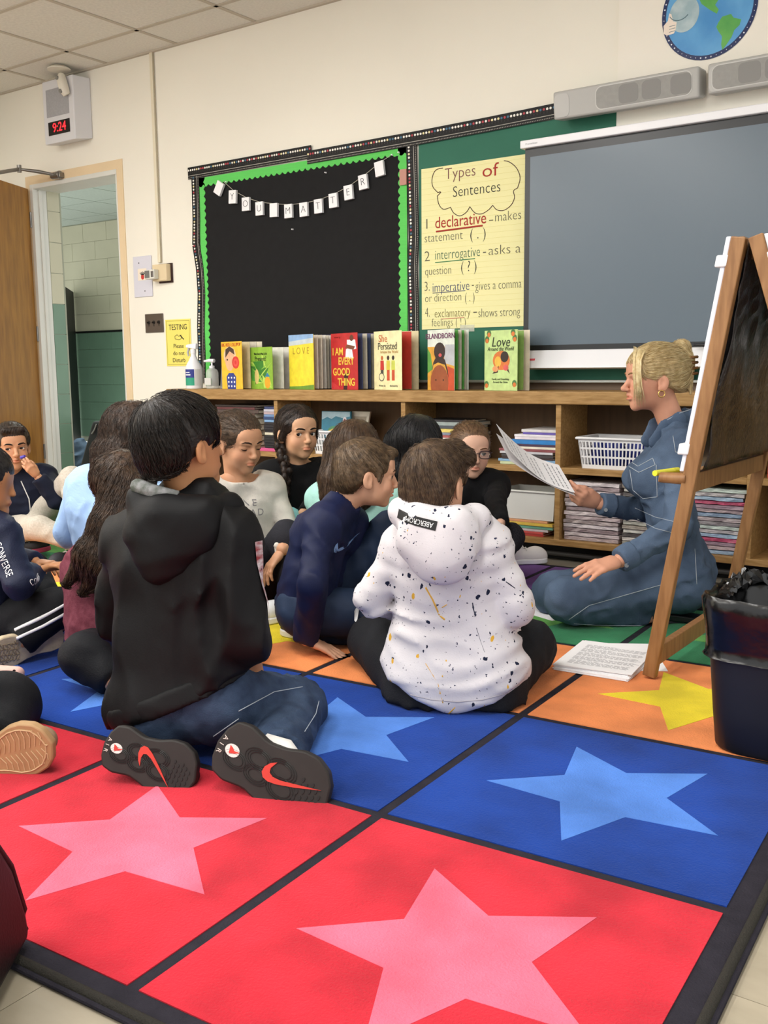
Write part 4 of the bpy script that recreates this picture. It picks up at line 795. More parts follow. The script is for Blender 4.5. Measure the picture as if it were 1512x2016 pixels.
# ---------------------------------------------------------------- things left in the corridor
gb_ = thing('garment_bag', 'black zipped garment bag leaning in the corridor behind the open doorway', 'bag', (-4.05, 4.0, 0)); m_gb = mat('garment_black', '1B1B1E', .5, .3, bump=.5, bs=14)
q = [onY(150, 905, 3.80), onY(185, 829, 3.84), onY(258, 826, 3.84), onY(270, 905, 3.80)]
MB().hexa([(q[0].x-.03, 3.78, 0), (q[3].x, 3.78, 0), (q[3].x, 3.95, 0), (q[0].x-.03, 3.95, 0), (q[1].x, 3.82, q[1].z), (q[2].x, 3.82, q[2].z), (q[2].x, 3.90, q[2].z), (q[1].x, 3.90, q[1].z)]).make('shell', m_gb, gb_, bev=.02, seg=3)
MB().tube([(q[1].x+.06, 3.815, q[1].z-.02), (q[1].x+.04, 3.81, q[1].z-.06), (q[1].x+.02, 3.80, q[1].z-.09)], .006, 6).make('zip_pull', mat('steel', '8A8A88', .35, metal=1), gb_)
# ================================================================== people: implicit-surface modelling kit
f32 = np.float32
def _n3(v): return np.array([v[0], v[1], v[2]], dtype=np.float64)
def _smin(a, b, k):
    h = np.maximum(k-np.abs(a-b), 0)/k; return np.minimum(a, b)-h*h*k*.25
class Field:
    def __init__(s): s.ops = []; s.d = None
    def _add(s, op, fn, lo, hi, k): s.ops.append((op, fn, np.minimum(lo, hi), np.maximum(lo, hi), max(k, 1e-5))); return s
    def cap(s, a, b, ra, rb=None, k=.02, op='u', cut=False, flat=None):
        """tapered limb; cut: square end at b; flat=(axis, factor) squashes the section along an axis"""
        a, b = _n3(a), _n3(b); rb = ra if rb is None else rb; d = b-a; L2 = max(d@d, 1e-9); dn = d/math.sqrt(L2)
        fx = None
        if flat: ax = _n3(flat[0]); ax = ax/np.linalg.norm(ax); fx = (ax, 1/flat[1]-1)
        def fn(P):
            q = P-a; h = np.clip((q@d)/L2, 0, 1); e = q-h[:, None]*d
            if fx is not None: e = e+np.outer(e@fx[0], fx[0])*fx[1]
            v = np.sqrt((e*e).sum(1))-(ra+(rb-ra)*h)
            return np.maximum(v, (P-b)@dn) if cut else v
        r = max(ra, rb)*(max(1, flat[1]) if flat else 1); return s._add(op, fn, np.minimum(a, b)-r, np.maximum(a, b)+r, k)
    def ell(s, c, r, k=.02, op='u', R=None):
        c = _n3(c); r = _n3(r); A = None if R is None else np.array(R, dtype=float)
        def fn(P):
            q = P-c
            if A is not None: q = q@A.T
            k0 = np.sqrt(((q/r)**2).sum(1)); k1 = np.sqrt(((q/(r*r))**2).sum(1))+1e-9; return k0*(k0-1)/k1
        m = r if A is None else np.array([r.max()]*3); return s._add(op, fn, c-m, c+m, k)
    def chain(s, pts, rs, k=.02, op='u', **kw):
        for i in range(len(pts)-1): s.cap(pts[i], pts[i+1], rs[i], rs[i+1], k, op, **kw)
        return s
    def half(s, p, n, k=.004):      # keep the side that n points away from
        p, n = _n3(p), _n3(n); n = n/np.linalg.norm(n); return s._add('i', lambda P: (P-p)@n, np.array([-99.]*3), np.array([99.]*3), k)
    def eval(s, P):
        P = np.asarray(P, dtype=np.float64); F = np.full(len(P), .3)
        for op, fn, lo, hi, k in s.ops:
            v = fn(P); F = _smin(F, v, k) if op == 'u' else (-_smin(-F, v, k) if op == 's' else -_smin(-F, -v, k))
        if s.d is not None: F = F+s.d(P)
        return F
    def mesh(s, h):
        lo = np.min([o[2] for o in s.ops if o[0] == 'u'], 0)-3*h-.012; hi = np.max([o[3] for o in s.ops if o[0] == 'u'], 0)+3*h+.012
        n = np.ceil((hi-lo)/h).astype(int)+1; ax = [lo[i]+h*np.arange(n[i]) for i in range(3)]
        F = np.full(n, .3)
        for op, fn, l, u, k in s.ops:
            m = k+2*h+.006; i0 = np.clip(np.floor((l-m-lo)/h).astype(int), 0, n); i1 = np.clip(np.ceil((u+m-lo)/h).astype(int)+1, 0, n)
            if op == 'i': i0, i1 = np.zeros(3, int), n
            if (i1 <= i0).any(): continue
            sl = tuple(slice(i0[i], i1[i]) for i in range(3)); G = F[sl]
            P = np.stack(np.meshgrid(*[ax[i][sl[i]] for i in range(3)], indexing='ij'), -1).reshape(-1, 3)
            v = fn(P).reshape(G.shape); F[sl] = _smin(G, v, k) if op == 'u' else (-_smin(-G, v, k) if op == 's' else -_smin(-G, -v, k))
        if s.d is not None:
            w = np.argwhere(np.abs(F) < .03); P = lo+h*w; F[tuple(w.T)] += s.d(P)
        return nets(F, lo, h)
def nets(F, lo, h):
    S = F < 0; c = np.zeros(tuple(np.array(F.shape)-1), np.int8)
    OF = [(i, j, k) for i in (0, 1) for j in (0, 1) for k in (0, 1)]
    sh = lambda A, o: A[o[0]:A.shape[0]-1+o[0], o[1]:A.shape[1]-1+o[1], o[2]:A.shape[2]-1+o[2]]
    for o in OF: c += sh(S, o)
    act = (c > 0) & (c < 8); idx = np.argwhere(act); vid = np.full(c.shape, -1, np.int64); vid[act] = np.arange(len(idx))
    val = np.stack([F[idx[:, 0]+o[0], idx[:, 1]+o[1], idx[:, 2]+o[2]] for o in OF], 1); O = np.array(OF, float)
    acc = np.zeros((len(idx), 3)); cnt = np.zeros(len(idx))
    for a in range(8):
        for b in range(a+1, 8):
            if np.abs(O[a]-O[b]).sum() != 1: continue
            va, vb = val[:, a], val[:, b]; m = (va < 0) != (vb < 0); t = np.where(m, va/np.where(m, va-vb, 1), 0)
            acc += np.where(m[:, None], O[a]+t[:, None]*(O[b]-O[a]), 0); cnt += m
    V = lo+h*(idx+acc/np.maximum(cnt, 1)[:, None]); Q = []
    for d in range(3):
        e, g = (d+1) % 3, (d+2) % 3; s0 = [slice(None)]*3; s1 = [slice(None)]*3
        s0[d] = slice(0, -1); s1[d] = slice(1, None); x = S[tuple(s0)] != S[tuple(s1)]; E_ = np.argwhere(x)
        E_ = E_[(E_[:, e] > 0) & (E_[:, g] > 0) & (E_[:, e] < F.shape[e]-1) & (E_[:, g] < F.shape[g]-1)]
        if not len(E_): continue
        def cell(de, dg):
            q = E_.copy(); q[:, e] -= de; q[:, g] -= dg; return vid[q[:, 0], q[:, 1], q[:, 2]]
        quad = np.stack([cell(1, 1), cell(0, 1), cell(0, 0), cell(1, 0)], 1); neg = S[E_[:, 0], E_[:, 1], E_[:, 2]]
        quad[~neg] = quad[~neg][:, ::-1]; Q.append(quad)
    Q = np.concatenate(Q); Q = Q[(Q >= 0).all(1)]; return V, Q
def relax(V, Q, it=1, w=.5):
    for _ in range(it):
        A = np.zeros_like(V); C = np.zeros(len(V))
        for a, b in ((0, 1), (1, 2), (2, 3), (3, 0)):
            np.add.at(A, Q[:, a], V[Q[:, b]]); np.add.at(A, Q[:, b], V[Q[:, a]]); np.add.at(C, Q[:, a], 1); np.add.at(C, Q[:, b], 1)
        V = V*(1-w)+w*A/np.maximum(C, 1)[:, None]
    return V
def mk(name, V, Q, m, parent, colors=None, mats=None, mi=None):
    V = np.array(V, dtype=np.float64); V[:, 2] = np.maximum(V[:, 2], .0122); me = bpy.data.meshes.new(name); V = np.ascontiguousarray(V, f32); Q = np.ascontiguousarray(Q, np.int32); k = Q.shape[1]
    me.vertices.add(len(V)); me.vertices.foreach_set('co', V.ravel()); me.loops.add(Q.size); me.loops.foreach_set('vertex_index', Q.ravel())
    me.polygons.add(len(Q)); me.polygons.foreach_set('loop_start', np.arange(0, Q.size, k, dtype=np.int32)); me.polygons.foreach_set('loop_total', np.full(len(Q), k, np.int32))
    me.polygons.foreach_set('use_smooth', np.ones(len(Q), bool))
    if mats:
        for x in mats: me.materials.append(x)
        if mi is not None: me.polygons.foreach_set('material_index', np.asarray(mi, np.int32))
    me.update(calc_edges=True)
    if colors is not None:
        a = me.color_attributes.new('tint', 'FLOAT_COLOR', 'POINT'); a.data.foreach_set('color', np.ascontiguousarray(np.c_[colors, np.ones(len(colors))], f32).ravel())
    return link(name, me, m, parent)
def folds(amp, fr, seed, along=None, anis=.35):
    """soft ridged cloth creases, fr in rad per metre; along = direction the creases run in"""
    r = np.random.RandomState(seed); D = r.normal(size=(5, 3))
    if along is not None:
        a = _n3(along); a /= np.linalg.norm(a); D = D-np.outer(D@a, a)*(1-anis)
    D /= np.linalg.norm(D, axis=1)[:, None]; ph = r.uniform(0, 6.28, 5); sc = r.uniform(.6, 1.5, 5)
    def d(P):
        w = .5*np.sin(P@D[3]*fr*.5+ph[3])+.5*np.sin(P@D[4]*fr*.33+ph[4]); v = 0
        for i in range(3): v = v-(.60-np.abs(np.sin(P@D[i]*fr*sc[i]*.5+ph[i]+1.7*w))**.75)*(.6 if i else 1)
        g = .35+.65*(.5+.5*np.sin(P@D[1]*fr*.27+ph[0])); return amp*v*g
    return d
def basis(fwd, up):
    f = Vector(fwd).normalized(); u = Vector(up); u = (u-f*u.dot(f)).normalized(); return f.cross(u), f, u     # right, forward, up
def frame(o, fwd, up, s=1.0):
    r, f, u = basis(fwd, up); return Matrix(((r.x*s, f.x*s, u.x*s, o[0]), (r.y*s, f.y*s, u.y*s, o[1]), (r.z*s, f.z*s, u.z*s, o[2]), (0, 0, 0, 1)))
def tf(Mx, V): A = np.array(Mx); return V@A[:3, :3].T+A[:3, 3]
def skin(n, c): return mat('skin_'+n, c, .5, .35, var=.05, vs=14, bump=.04, bs=120, attr='tint')

def head_field(neck, fine, adult=False, lid=(1.0, 0.0), mouth=0.0, nose=1.0):
    H = Field(); w = 0.0 if not adult else .002
    H.ell((0, -.012, .032), (.073, .090, .074), .02); H.ell((0, .022, -.022), (.059, .060, .070), .03); H.ell((0, .030, -.062), (.045, .046, .034), .03)
    H.ell((0, .064, -.089), (.017, .013, .013+w), .022); H.ell((0, .060, .038), (.048, .022, .034), .03)
    if fine:
        for s in (-1, 1):
            H.ell((s*.034, .056, -.034), (.021, .018, .022), .02); H.ell((s*.030, .091, .000), (.018, .012, .0095), .014, 's')
            H.ell((s*.0310, .0650, 0), (.0164, .0160, .0158), .0035); H.ell((s*.0310, .082, -.0010+lid[1]), (.0146, .0125, .0062*lid[0]), .0012, 's')
            H.cap((s*.016, .082, .0165), (s*.042, .074, .0175), .0055, .004, .012)
            H.ell((s*.0085, .0915, -.0325), (.0068, .0075, .006), .006)
        H.chain([(0, .079, .010), (0, .088, -.010), (0, .099*nose+.001*(1-nose), -.0265)], [.0062, .0068, .0088*nose], .010); H.ell((0, .098*nose, -.0305), (.0088, .0088, .0075), .006)
        for s in (-1, 1): H.ell((s*.0045, .0975, -.0385), (.0028, .005, .003), .002, 's')
        H.cap((0, .083, -.040), (0, .0855, -.048), .006, .007, .010)
        for s in (-1, 1): H.cap((0, .0865, -.0525), (s*.0205, .0765, -.0555), .0042, .0020, .005)
        H.ell((0, .0845, -.0625-mouth*.5), (.0165, .0085, .0052), .006); H.ell((0, .0965, -.0572-mouth*.2), (.020, .0115, .0010+mouth), .0015, 's')
    else:
        H.chain([(0, .079, .008), (0, .094, -.0275)], [.006, .0082], .012); H.ell((0, .066, -.088), (.018, .014, .014), .02); H.ell((0, .080, -.056), (.02, .01, .008), .01)
    for s in (-1, 1):
        c, n_ = math.cos(.35*s), math.sin(.35*s); R = [(c, n_, 0), (-n_, c, 0), (0, 0, 1)]
        H.ell((s*.0765, -.006, -.012), (.0065, .0175, .0285), .006, R=R); H.ell((s*.0835, .000, -.010), (.0065, .0085, .015), .004, 's', R=R); H.ell((s*.0715, .002, -.032), (.006, .009, .009), .006)
    H.cap((0, -.022, -.045), neck, .044, .047 if not adult else .044, .025)
    return H
def tint_head(V, lips=(.86, .62, .60), cheek=.10):
    C = np.ones((len(V), 3)); x, y, z = np.abs(V[:, 0]), V[:, 1], V[:, 2]
    m = np.clip(1-((x/.021)**2+((z+.0575)/.0085)**2), 0, 1)*(y > .068); m = np.clip(m*3, 0, 1)[:, None]; C = C*(1-m)+m*np.array(lips)
    ch = np.exp(-(((x-.04)/.02)**2+((z+.03)/.022)**2))*(y > .03)*cheek; C[:, 1] *= 1-ch; C[:, 2] *= 1-ch; return C
EYEW = mat('eye_white', 'E9E4DF', .15, .5); PUP = mat('pupil', '080606', .1, .5)
def eyes(Mx, parent, gaze=(0, 1, 0), iris='3A2416', z=0.0, lash=True, lid=(1, 0)):
    g = _n3(gaze); g /= np.linalg.norm(g); n, m = 20, 14; IR = mat('iris_'+iris, iris, .15, .5)
    for s in (-1, 1):
        V = np.array([(math.sin(math.pi*j/m)*math.cos(2*math.pi*i/n), math.sin(math.pi*j/m)*math.sin(2*math.pi*i/n), math.cos(math.pi*j/m)) for j in range(m+1) for i in range(n)])
        b = np.cross([.01, 0, 1], g); b /= np.linalg.norm(b); c = np.cross(g, b); V = np.outer(V[:, 0], b)+np.outer(V[:, 1], c)+np.outer(V[:, 2], g)
        Q = np.array([(j*n+i, (j+1)*n+i, (j+1)*n+(i+1) % n, j*n+(i+1) % n) for j in range(m) for i in range(n)]); mi = np.repeat([0 if j > 2 else (1 if j > 0 else 2) for j in range(m)], n)
        mk('eyeball', tf(Mx, V*.0147+np.array([s*.0310, .0650, 0])), Q, None, parent, mats=[EYEW, IR, PUP], mi=mi)
        if lash:
            zt = .0060*lid[0]-.0010+lid[1] if lid[0] > .35 else lid[1]-.0022
            pts = [np.array((s*(.0310+u), .0650+math.sqrt(max(0, .0166**2-u*u-(zt*(1-(u/.0175)**2))**2)), zt*(1-(u/.0170)**2))) for u in np.linspace(-.0142, .0142, 9)]
            MB().tube([Vector(tf(Mx, p[None])[0]) for p in pts], [.0005, .0009, .0011, .0012, .0012, .0012, .0012, .0010, .0006], 5).make('lash_line', mat('lash', '1A1210', .6), parent, 180)
def brows(Mx, parent, c, th=1.0, dz=0.0, H=None):
    for s in (-1, 1):
        pts = [(s*.012, .0855, .0185+dz), (s*.024, .0835, .0225+dz), (s*.037, .0775, .0235+dz), (s*.048, .068, .0190+dz)]
        P = np.array([np.array(pts[i])*(1-u)+np.array(pts[i+1])*u for i in range(3) for u in (0, .33, .66)]+[np.array(pts[3])])
        if H is not None:
            P[:, 1] += .02; tt = np.zeros(len(P))
            for _ in range(40): tt += H.eval(P-np.array([0, 1, 0])*tt[:, None])*.8
            P[:, 1] -= tt-.0003
        MB().tube([Vector(p) for p in tf(Mx, P)], [k*th for k in (.0016, .0024, .0029, .0030, .0030, .0028, .0026, .0022, .0016, .0008)], 6).make('eyebrow', mat('brow_'+c, c, .8, .2), parent, 180)

def strands(H, name, n, length, flow, Mx, m, parent, seed=0, r=.0009, lift=.0015, seg=8, keep=None, V0=None, wave=0.0, longface=False, earfree=False):
    """hair locks laid along the surface of field H following flow(P)->direction"""
    n = int(n*1.6); rs = np.random.RandomState(seed); P = V0[rs.randint(0, len(V0), n)].copy()
    if keep is not None: P = P[keep(P)]
    n = len(P); L = length*(.55+.7*rs.rand(n)); paths = [P.copy()]; e = 1e-3; off = lift*(.2+1.3*rs.rand(n))
    def grad(P):
        b = H.eval(P); return b, np.stack([H.eval(P+np.array(d)*e)-b for d in ((1, 0, 0), (0, 1, 0), (0, 0, 1))], 1)/e
    ph = rs.rand(n)*6.28; jit = rs.normal(size=(n, 3))*.10
    for j in range(seg):
        d, g = grad(P); g /= np.linalg.norm(g, axis=1)[:, None]+1e-9; P = P-(d-off)[:, None]*g
        if j == 0: paths[0] = P.copy()
        v = flow(P)+jit
        if wave: v = v+wave*np.sin(ph+j*1.1)[:, None]*np.cross(g, v)
        v = v-(v*g).sum(1)[:, None]*g; v /= np.linalg.norm(v, axis=1)[:, None]+1e-9; P = P+v*(L/seg)[:, None]; paths.append(P.copy())
    T = np.stack(paths, 1)                                   # n, seg+1, 3
    bad = ((T[..., 1] > .058) & (T[..., 2] < .066) & (T[..., 2] > -.12) & (np.abs(T[..., 0]) < .056)).any(1) if not longface else np.zeros(n, bool); bad |= earfree & ((np.abs(T[..., 0]) > .062) & (np.abs(T[..., 1]) < .032) & (T[..., 2] > -.055) & (T[..., 2] < .014)).any(1); T = T[~bad]; n = len(T)
    rad = .62*r*np.interp(np.linspace(0, 1, seg+1), [0, .15, .7, 1], [.5, 1, .9, .15]); tan = np.gradient(T, axis=1); tan /= np.linalg.norm(tan, axis=2)[..., None]+1e-9
    a = np.cross(tan, np.array([.3, .5, .8])); a /= np.linalg.norm(a, axis=2)[..., None]+1e-9; b = np.cross(tan, a); sc = (.6+.8*rs.rand(n))[:, None, None]
    ring = np.stack([T+(a*math.cos(t)+b*math.sin(t))*rad[None, :, None]*sc for t in (0, 2.094, 4.189)], 2).reshape(n, -1, 3); K = (seg+1)*3
    q = np.array([(j*3+i, j*3+(i+1) % 3, (j+1)*3+(i+1) % 3, (j+1)*3+i) for j in range(seg) for i in range(3)]); Q = (q[None]+(np.arange(n)*K)[:, None, None]).reshape(-1, 4)
    o = mk(name, tf(Mx, ring.reshape(-1, 3)), Q, m, parent); o['kind'] = 'stuff'; return o
def hairmat(c, c2): return mat('hair_%s_%s' % (c, c2), c, .42, .35, c2=c2, vs=70, bump=.5, bs=160)
def crown_flow(cr, down=.35, side=None):
    cr = _n3(cr); sd = np.zeros(3) if side is None else _n3(side)
    def fl_(P): v = P-cr; v = v/(np.linalg.norm(v, axis=1)[:, None]+1e-6); return v+np.array([0, 0, -down])+sd
    return fl_
def down_flow(side=(0, 0, 0)):
    return lambda P: np.array([0, -.05, -1.0])+np.array(side)+np.stack([P[:, 0]*2, P[:, 1]*1.2, np.zeros(len(P))], 1)
def groove(P, c, n=46, amp=.0016):
    amp = amp*.5     # strand-like relief around a crown axis
    q = P-_n3(c); a = np.arctan2(q[:, 0], q[:, 1]); return amp*np.sin(a*n+6*np.sin(q[:, 2]*40))*np.clip(np.hypot(q[:, 0], q[:, 1])/.05, 0, 1)

# ---- hand: wrist at origin, fingers along +y, back of the hand +z, thumb on +x (mirror for the other hand)
def hand_field(curl=(.25, .3, .35, .4), spread=1.0, thumb=(.55, .25), mirror=1):
    H = Field(); m = mirror
    H.cap((0, -.03, 0), (0, .02, 0), .017, .019, .01, flat=((0, 0, 1), .78)); 
    for i, x in enumerate((.020, .0065, -.0065, -.0185)): H.cap((x*.55*m, .012, 0), (x*m, .066-abs(x-.004)*.35, .002), .0125, .0098, .012, flat=((0, 0, 1), .85))
    LN = [(.030, .020, .017), (.034, .023, .018), (.031, .021, .017), (.024, .016, .015)]
    for i, x in enumerate((.0215, .0070, -.0072, -.0200)):
        p = np.array([x*m, .068-abs(x-.004)*.4, .002]); a = 0.0; sp = x*spread*4.5*m
        for j, l in enumerate(LN[i]):
            a += curl[i]*(.8, 1.0, .7)[j]; d = np.array([math.sin(sp)*math.cos(a), math.cos(a)*math.cos(sp), -math.sin(a)]); q = p+d*l; H.cap(p, q, (.0083, .0074, .0066)[j]*(1 if i < 3 else .88), (.0074, .0066, .0056)[j]*(1 if i < 3 else .88), .004 if j else .006); p = q
    p = np.array([.018*m, .012, -.004]); a, b = thumb
    for j, l in enumerate((.030, .026, .020)):
        d = np.array([math.sin(a-.25*j)*m, math.cos(a-.25*j), -b-.1*j]); d /= np.linalg.norm(d); q = p+d*l; H.cap(p, q, (.0125, .0095, .008)[j], (.0098, .0082, .006)[j], .008 if j == 0 else .004); p = q
    return H
def joined(parts):
    V = np.concatenate([p[0] for p in parts]); n = np.cumsum([0]+[len(p[0]) for p in parts[:-1]]); Q = np.concatenate([p[1]+k for p, k in zip(parts, n)]); C = np.concatenate([p[2] if len(p) > 2 and p[2] is not None else np.ones((len(p[0]), 3)) for p in parts]); return V, Q, C

# ---- footwear: heel at origin, toe along +y, sole facing -z
SOLE = [(0, .0), (.02, .07), (.07, .125), (.18, .14), (.36, .118), (.50, .135), (.64, .172), (.76, .178), (.88, .15), (.95, .10), (1, .0)]
def sole_pts(L, inset=0.0, n=40, bend=.03, wd=1.0):
    ys = np.interp(np.linspace(0, 1, n), np.linspace(0, 1, len(SOLE)), [p[0] for p in SOLE]); R = []; Lf = []
    for y in ys:
        w = np.interp(y, [p[0] for p in SOLE], [p[1] for p in SOLE])*wd; w = max(0, w-inset/L); yy = inset/L+(1-2*inset/L)*y; R.append(((w+bend*math.sin(y*math.pi)*0)*L, yy*L)); Lf.append((-w*L, yy*L))
    return R+Lf[-2:0:-1]
def shoe(parent, Mx, L, upper, sole, name='shoe', collar=True, sock=None, thick=.022, mirror=1, h=.005, wd=1.0):
    g = bpy.data.objects.new(name, None); COL.objects.link(g); g.empty_display_size = .02; par(g, parent)
    g.matrix_parent_inverse = Matrix.Identity(4) if parent.type != 'EMPTY' else parent.matrix_basis.inverted()
    A = np.array(Mx); fn = lambda u, v, hh: Vector(A[:3, :3]@np.array([u, v, hh])+A[:3, 3])
    s_ = MB().prism(sole_pts(L, wd=wd), fn, 0, thick).make('outsole', sole, g, 40, bev=.004); s_.parent = g
    U = Field(); U.ell((0, L*.72, thick+.004), (L*.165, L*.27, .048), .02); U.ell((0, L*.25, thick+.02), (L*.125, L*.24, .055), .03); U.cap((0, L*.22, thick+.03), (0, L*.2, thick+.075), L*.12, L*.125, .03); U.half((0, 0, thick-.003), (0, 0, -1))
    if collar: U.ell((0, L*.2, thick+.085), (L*.095, L*.11, .03), .004, 's')
    V, Q = U.mesh(h); o = mk('upper', tf(Mx, V), Q, upper, g)
    lc = MB()
    for i in range(4):
        y = L*(.44+.07*i); z = thick+.056-.010*i; lc.tube([fn(-.022, y, z-.006), fn(0, y+.004, z+.003), fn(.022, y, z-.006)], .0028, 5)
    lc.make('laces', mat('lace_white', 'E6E4E2', .8), g)
    return g, fn

# ---- a seated default pose, all joints in room coordinates
def pose(base, face, s=1.0, lean=.0, tight=False, **ov):
    b = Vector((base[0], base[1], 0.011)); f = Vector((face[0], face[1], 0)).normalized(); r = Vector((f.y, -f.x, 0)); u = Vector((0, 0, 1)); J = {}
    def q(x, y, z): return b+r*(x*s)+f*(y*s)+u*(z*s)
    J['pel'] = q(0, 0, .10); J['chs'] = q(0, lean*.6, .33); J['nk'] = q(0, lean, .47); J['hd'] = q(0, lean+.02, .60)
    for n_, k in (('R', 1), ('L', -1)):
        J['hip'+n_] = q(k*.085, 0.01, .095); J['sh'+n_] = q(k*.135, lean*.95, .425); J['el'+n_] = q(k*.205, lean*.7+.06, .215); J['wr'+n_] = q(k*.09, .22, .16)
        J['kn'+n_] = q(k*.27, .24, .115); J['an'+n_] = q(-k*.06, .30-.03*k, .05)
        if tight: J['kn'+n_] = q(k*.10, .22, .27); J['an'+n_] = q(k*.09, .27, .06); J['el'+n_] = q(k*.17, lean*.7+.10, .25); J['wr'+n_] = q(k*.06, .27, .24); J['tip'+n_] = q(-k*.02, .27, .15)
    J['f'] = f; J['s'] = s
    for k, v in ov.items(): J[k] = Vector(v)
    return J
def torso(F, J, g=0.0, k=.05, w=1.0):
    s = J['s']; m = lambda a, b, t: J[a].lerp(J[b], t)
    for n_ in 'LR':
        rib = J['chs'].lerp(J['sh'+n_], .52); wst = J['hip'+n_].lerp(rib, .45)
        F.cap(J['hip'+n_], wst, .085*s*w+g, .072*s*w+g, k); F.cap(wst, rib, .072*s*w+g, .078*s*w+g, k); F.cap(rib, J['sh'+n_].lerp(J['nk'], .18), .075*s*w+g, .052*s+g, k); F.cap(J['sh'+n_], J['nk'], .050*s+g, .045*s+g, .04)
    F.cap(J['pel'], J['chs'], .09*s*w+g, .085*s*w+g, k); return F
def arm(F, J, n_, r=(.050, .042, .034), g=0.0, cut=True, k=.014, kk=.014):
    s = J['s']; a, e, w = J['sh'+n_], J['el'+n_], J['wr'+n_]
    F.cap(a, e, r[0]*s+g, r[1]*s+g, kk); F.cap(e, w, r[1]*s+g, r[2]*s+g, k, cut=cut); return F
def leg(F, J, n_, r=(.082, .058, .040), g=0.0, cut=True):
    s = J['s']; a, e, w = J['hip'+n_], J['kn'+n_], J['an'+n_]; F.cap(a, e, r[0]*s+g, r[1]*s+g, .035); F.cap(e, w, r[1]*s*.97+g, r[2]*s+g, .02, cut=cut); return F
def person(label, J, face, up=(0, 0, 1), hs=1.0, skinc=('tan', 'C08A66'), fine=False, gaze=None, iris='3A2416', brow='2A1C14', lid=(1, 0), mouth=0.0, adult=False, hands=(), nose=1.0, ears=True, browth=1.0, hh=None, bw=.92):
    """Empty + body (one skin mesh: head, neck, trunk, limbs and hands); returns root, head matrix"""
    t = thing('person', label, 'person', (J['pel'].x, J['pel'].y, 0)); Mx = frame(J['hd'], face, up, hs); sk = skin(*skinc)
    nl = np.array(Mx.inverted() @ J['nk'].to_4d())[:3]; nl = nl*1.02
    H = head_field(nl, fine, adult, lid, mouth, nose); V, Q = H.mesh(hh or (.0023 if fine else .0045)); parts = [(tf(Mx, V), Q, tint_head(V))]
    B = Field(); torso(B, J, -.016, w=bw)
    B.cap(J['nk'], J['hd'], .036, .036, .02)
    for n_ in 'LR': arm(B, J, n_, (.038, .031, .023), 0, False); leg(B, J, n_, (.066, .046, .030), 0, False)
    parts.append(B.mesh(.011)+(None,))
    for n_, tip, back, kw in hands:          # side, where the fingers point, back-of-hand direction
        w = J['wr'+n_]; d = (Vector(tip)-w); Mh = frame(w+d.normalized()*.015, d, back, J['s']*(1.0 if adult else .92))
        kk = dict(kw); sc = kk.pop('sc', 1.0); mir = kk.pop('mirror', 1 if n_ == 'L' else -1)
        V, Q = hand_field(mirror=mir, **kk).mesh(.0027); C = np.ones((len(V), 3)); parts.append((tf(Mh, V), Q, C))
    V, Q, C = joined(parts); mk('body', V, Q, sk, t, C)
    if fine:
        eyes(Mx, t, gaze or (0, 1, 0), iris, lid=lid); brows(Mx, t, brow, browth, 0, H)
    return t, Mx
def cloth(name, F, m, t, h=.008, d=None, it=1):
    if d is not None: F.d = d
    V, Q = F.mesh(h); V = relax(V, Q, it, .4); return mk(name, V, Q, m, t)
def fabric(n, c, rough=.85, **k):
    k.setdefault('var', .08); k.setdefault('vs', 25); k.setdefault('bump', .3); k.setdefault('bs', 260); return mat('cloth_'+n, c, rough, .2, **k)
def denim(n, c, c2): return mat('denim_'+n, c, .85, .2, c2=c2, vs=18, bump=.45, bs=330, stretch=(1, 1, 1.3))

# ---- hair styles in head space
def cap_hair(front=.0, nape=-.062, thick=.011, tilt=.55, z0=-.02, facey=.0, full=1.0, fx=.080, fz=-.040):
    """close cap of hair over the skull, open at the face and above the ears"""
    H = Field(); H.ell((0, -.014, .036), (.0735+thick, .0915+thick, .075+thick*full), .01); H.ell((0, -.045, -.01), (.066+thick*.5, .056+thick*.6, .062), .03)
    H.ell((0, .098+facey, fz), (fx, .075, .083+front), .010, 's')
    n = np.array([0, tilt, -1.0]); H.half((0, -.02, z0), n, .01); H.half((0, 0, nape), (0, 0, -1), .006)
    for s in (-1, 1): H.ell((s*.084, .004, -.014), (.022, .023, .034), .006, 's')
    return H
# ================================================================== the people
RH = Vector((.8147, .5798, 0)).normalized(); AH = Vector((-.5798, .8147, 0)).normalized(); UP = Vector((0, 0, 1))
def dirh(deg, tilt=0.0):      # heading: 0 = away from the camera, 90 = to the right of the picture, 180 = towards the camera
    a = math.radians(deg); d = AH*math.cos(a)+RH*math.sin(a); return (d+UP*tilt).normalized()
def trace(F, P, d, off=.001, steps=30):
    P = np.asarray(P, float); t = np.zeros(len(P)); d = np.tile(_n3(d)/np.linalg.norm(_n3(d)), (len(P), 1)) if not isinstance(d, np.ndarray) else d
    for _ in range(steps): t += np.clip(F.eval(P+d*t[:, None]), -.02, .02)*.9
    return P+d*(t-off)[:, None]
def decal(F, polys, o, x, y, m, parent, name='print', off=.0012, sub=1):
    """flat print wrapped on a garment: polys in (u,v) metres around o"""
    o, x, y = Vector(o), Vector(x).normalized(), Vector(y); y = (y-x*y.dot(x)).normalized(); d = -(x.cross(y)); bm = bmesh.new()
    for poly in polys:
        try: bm.faces.new([bm.verts.new(o+x*u+y*v-d*.06) for u, v in poly])
        except ValueError: pass
    bmesh.ops.triangulate(bm, faces=bm.faces[:])
    if sub: bmesh.ops.subdivide_edges(bm, edges=bm.edges[:], cuts=sub, use_grid_fill=True)
    P = np.array([v.co for v in bm.verts]); T = trace(F, P, d, off)
    for v, p in zip(bm.verts, T): v.co = p
    me = bpy.data.meshes.new(name); bm.to_mesh(me); bm.free(); return link(name, me, m, parent)
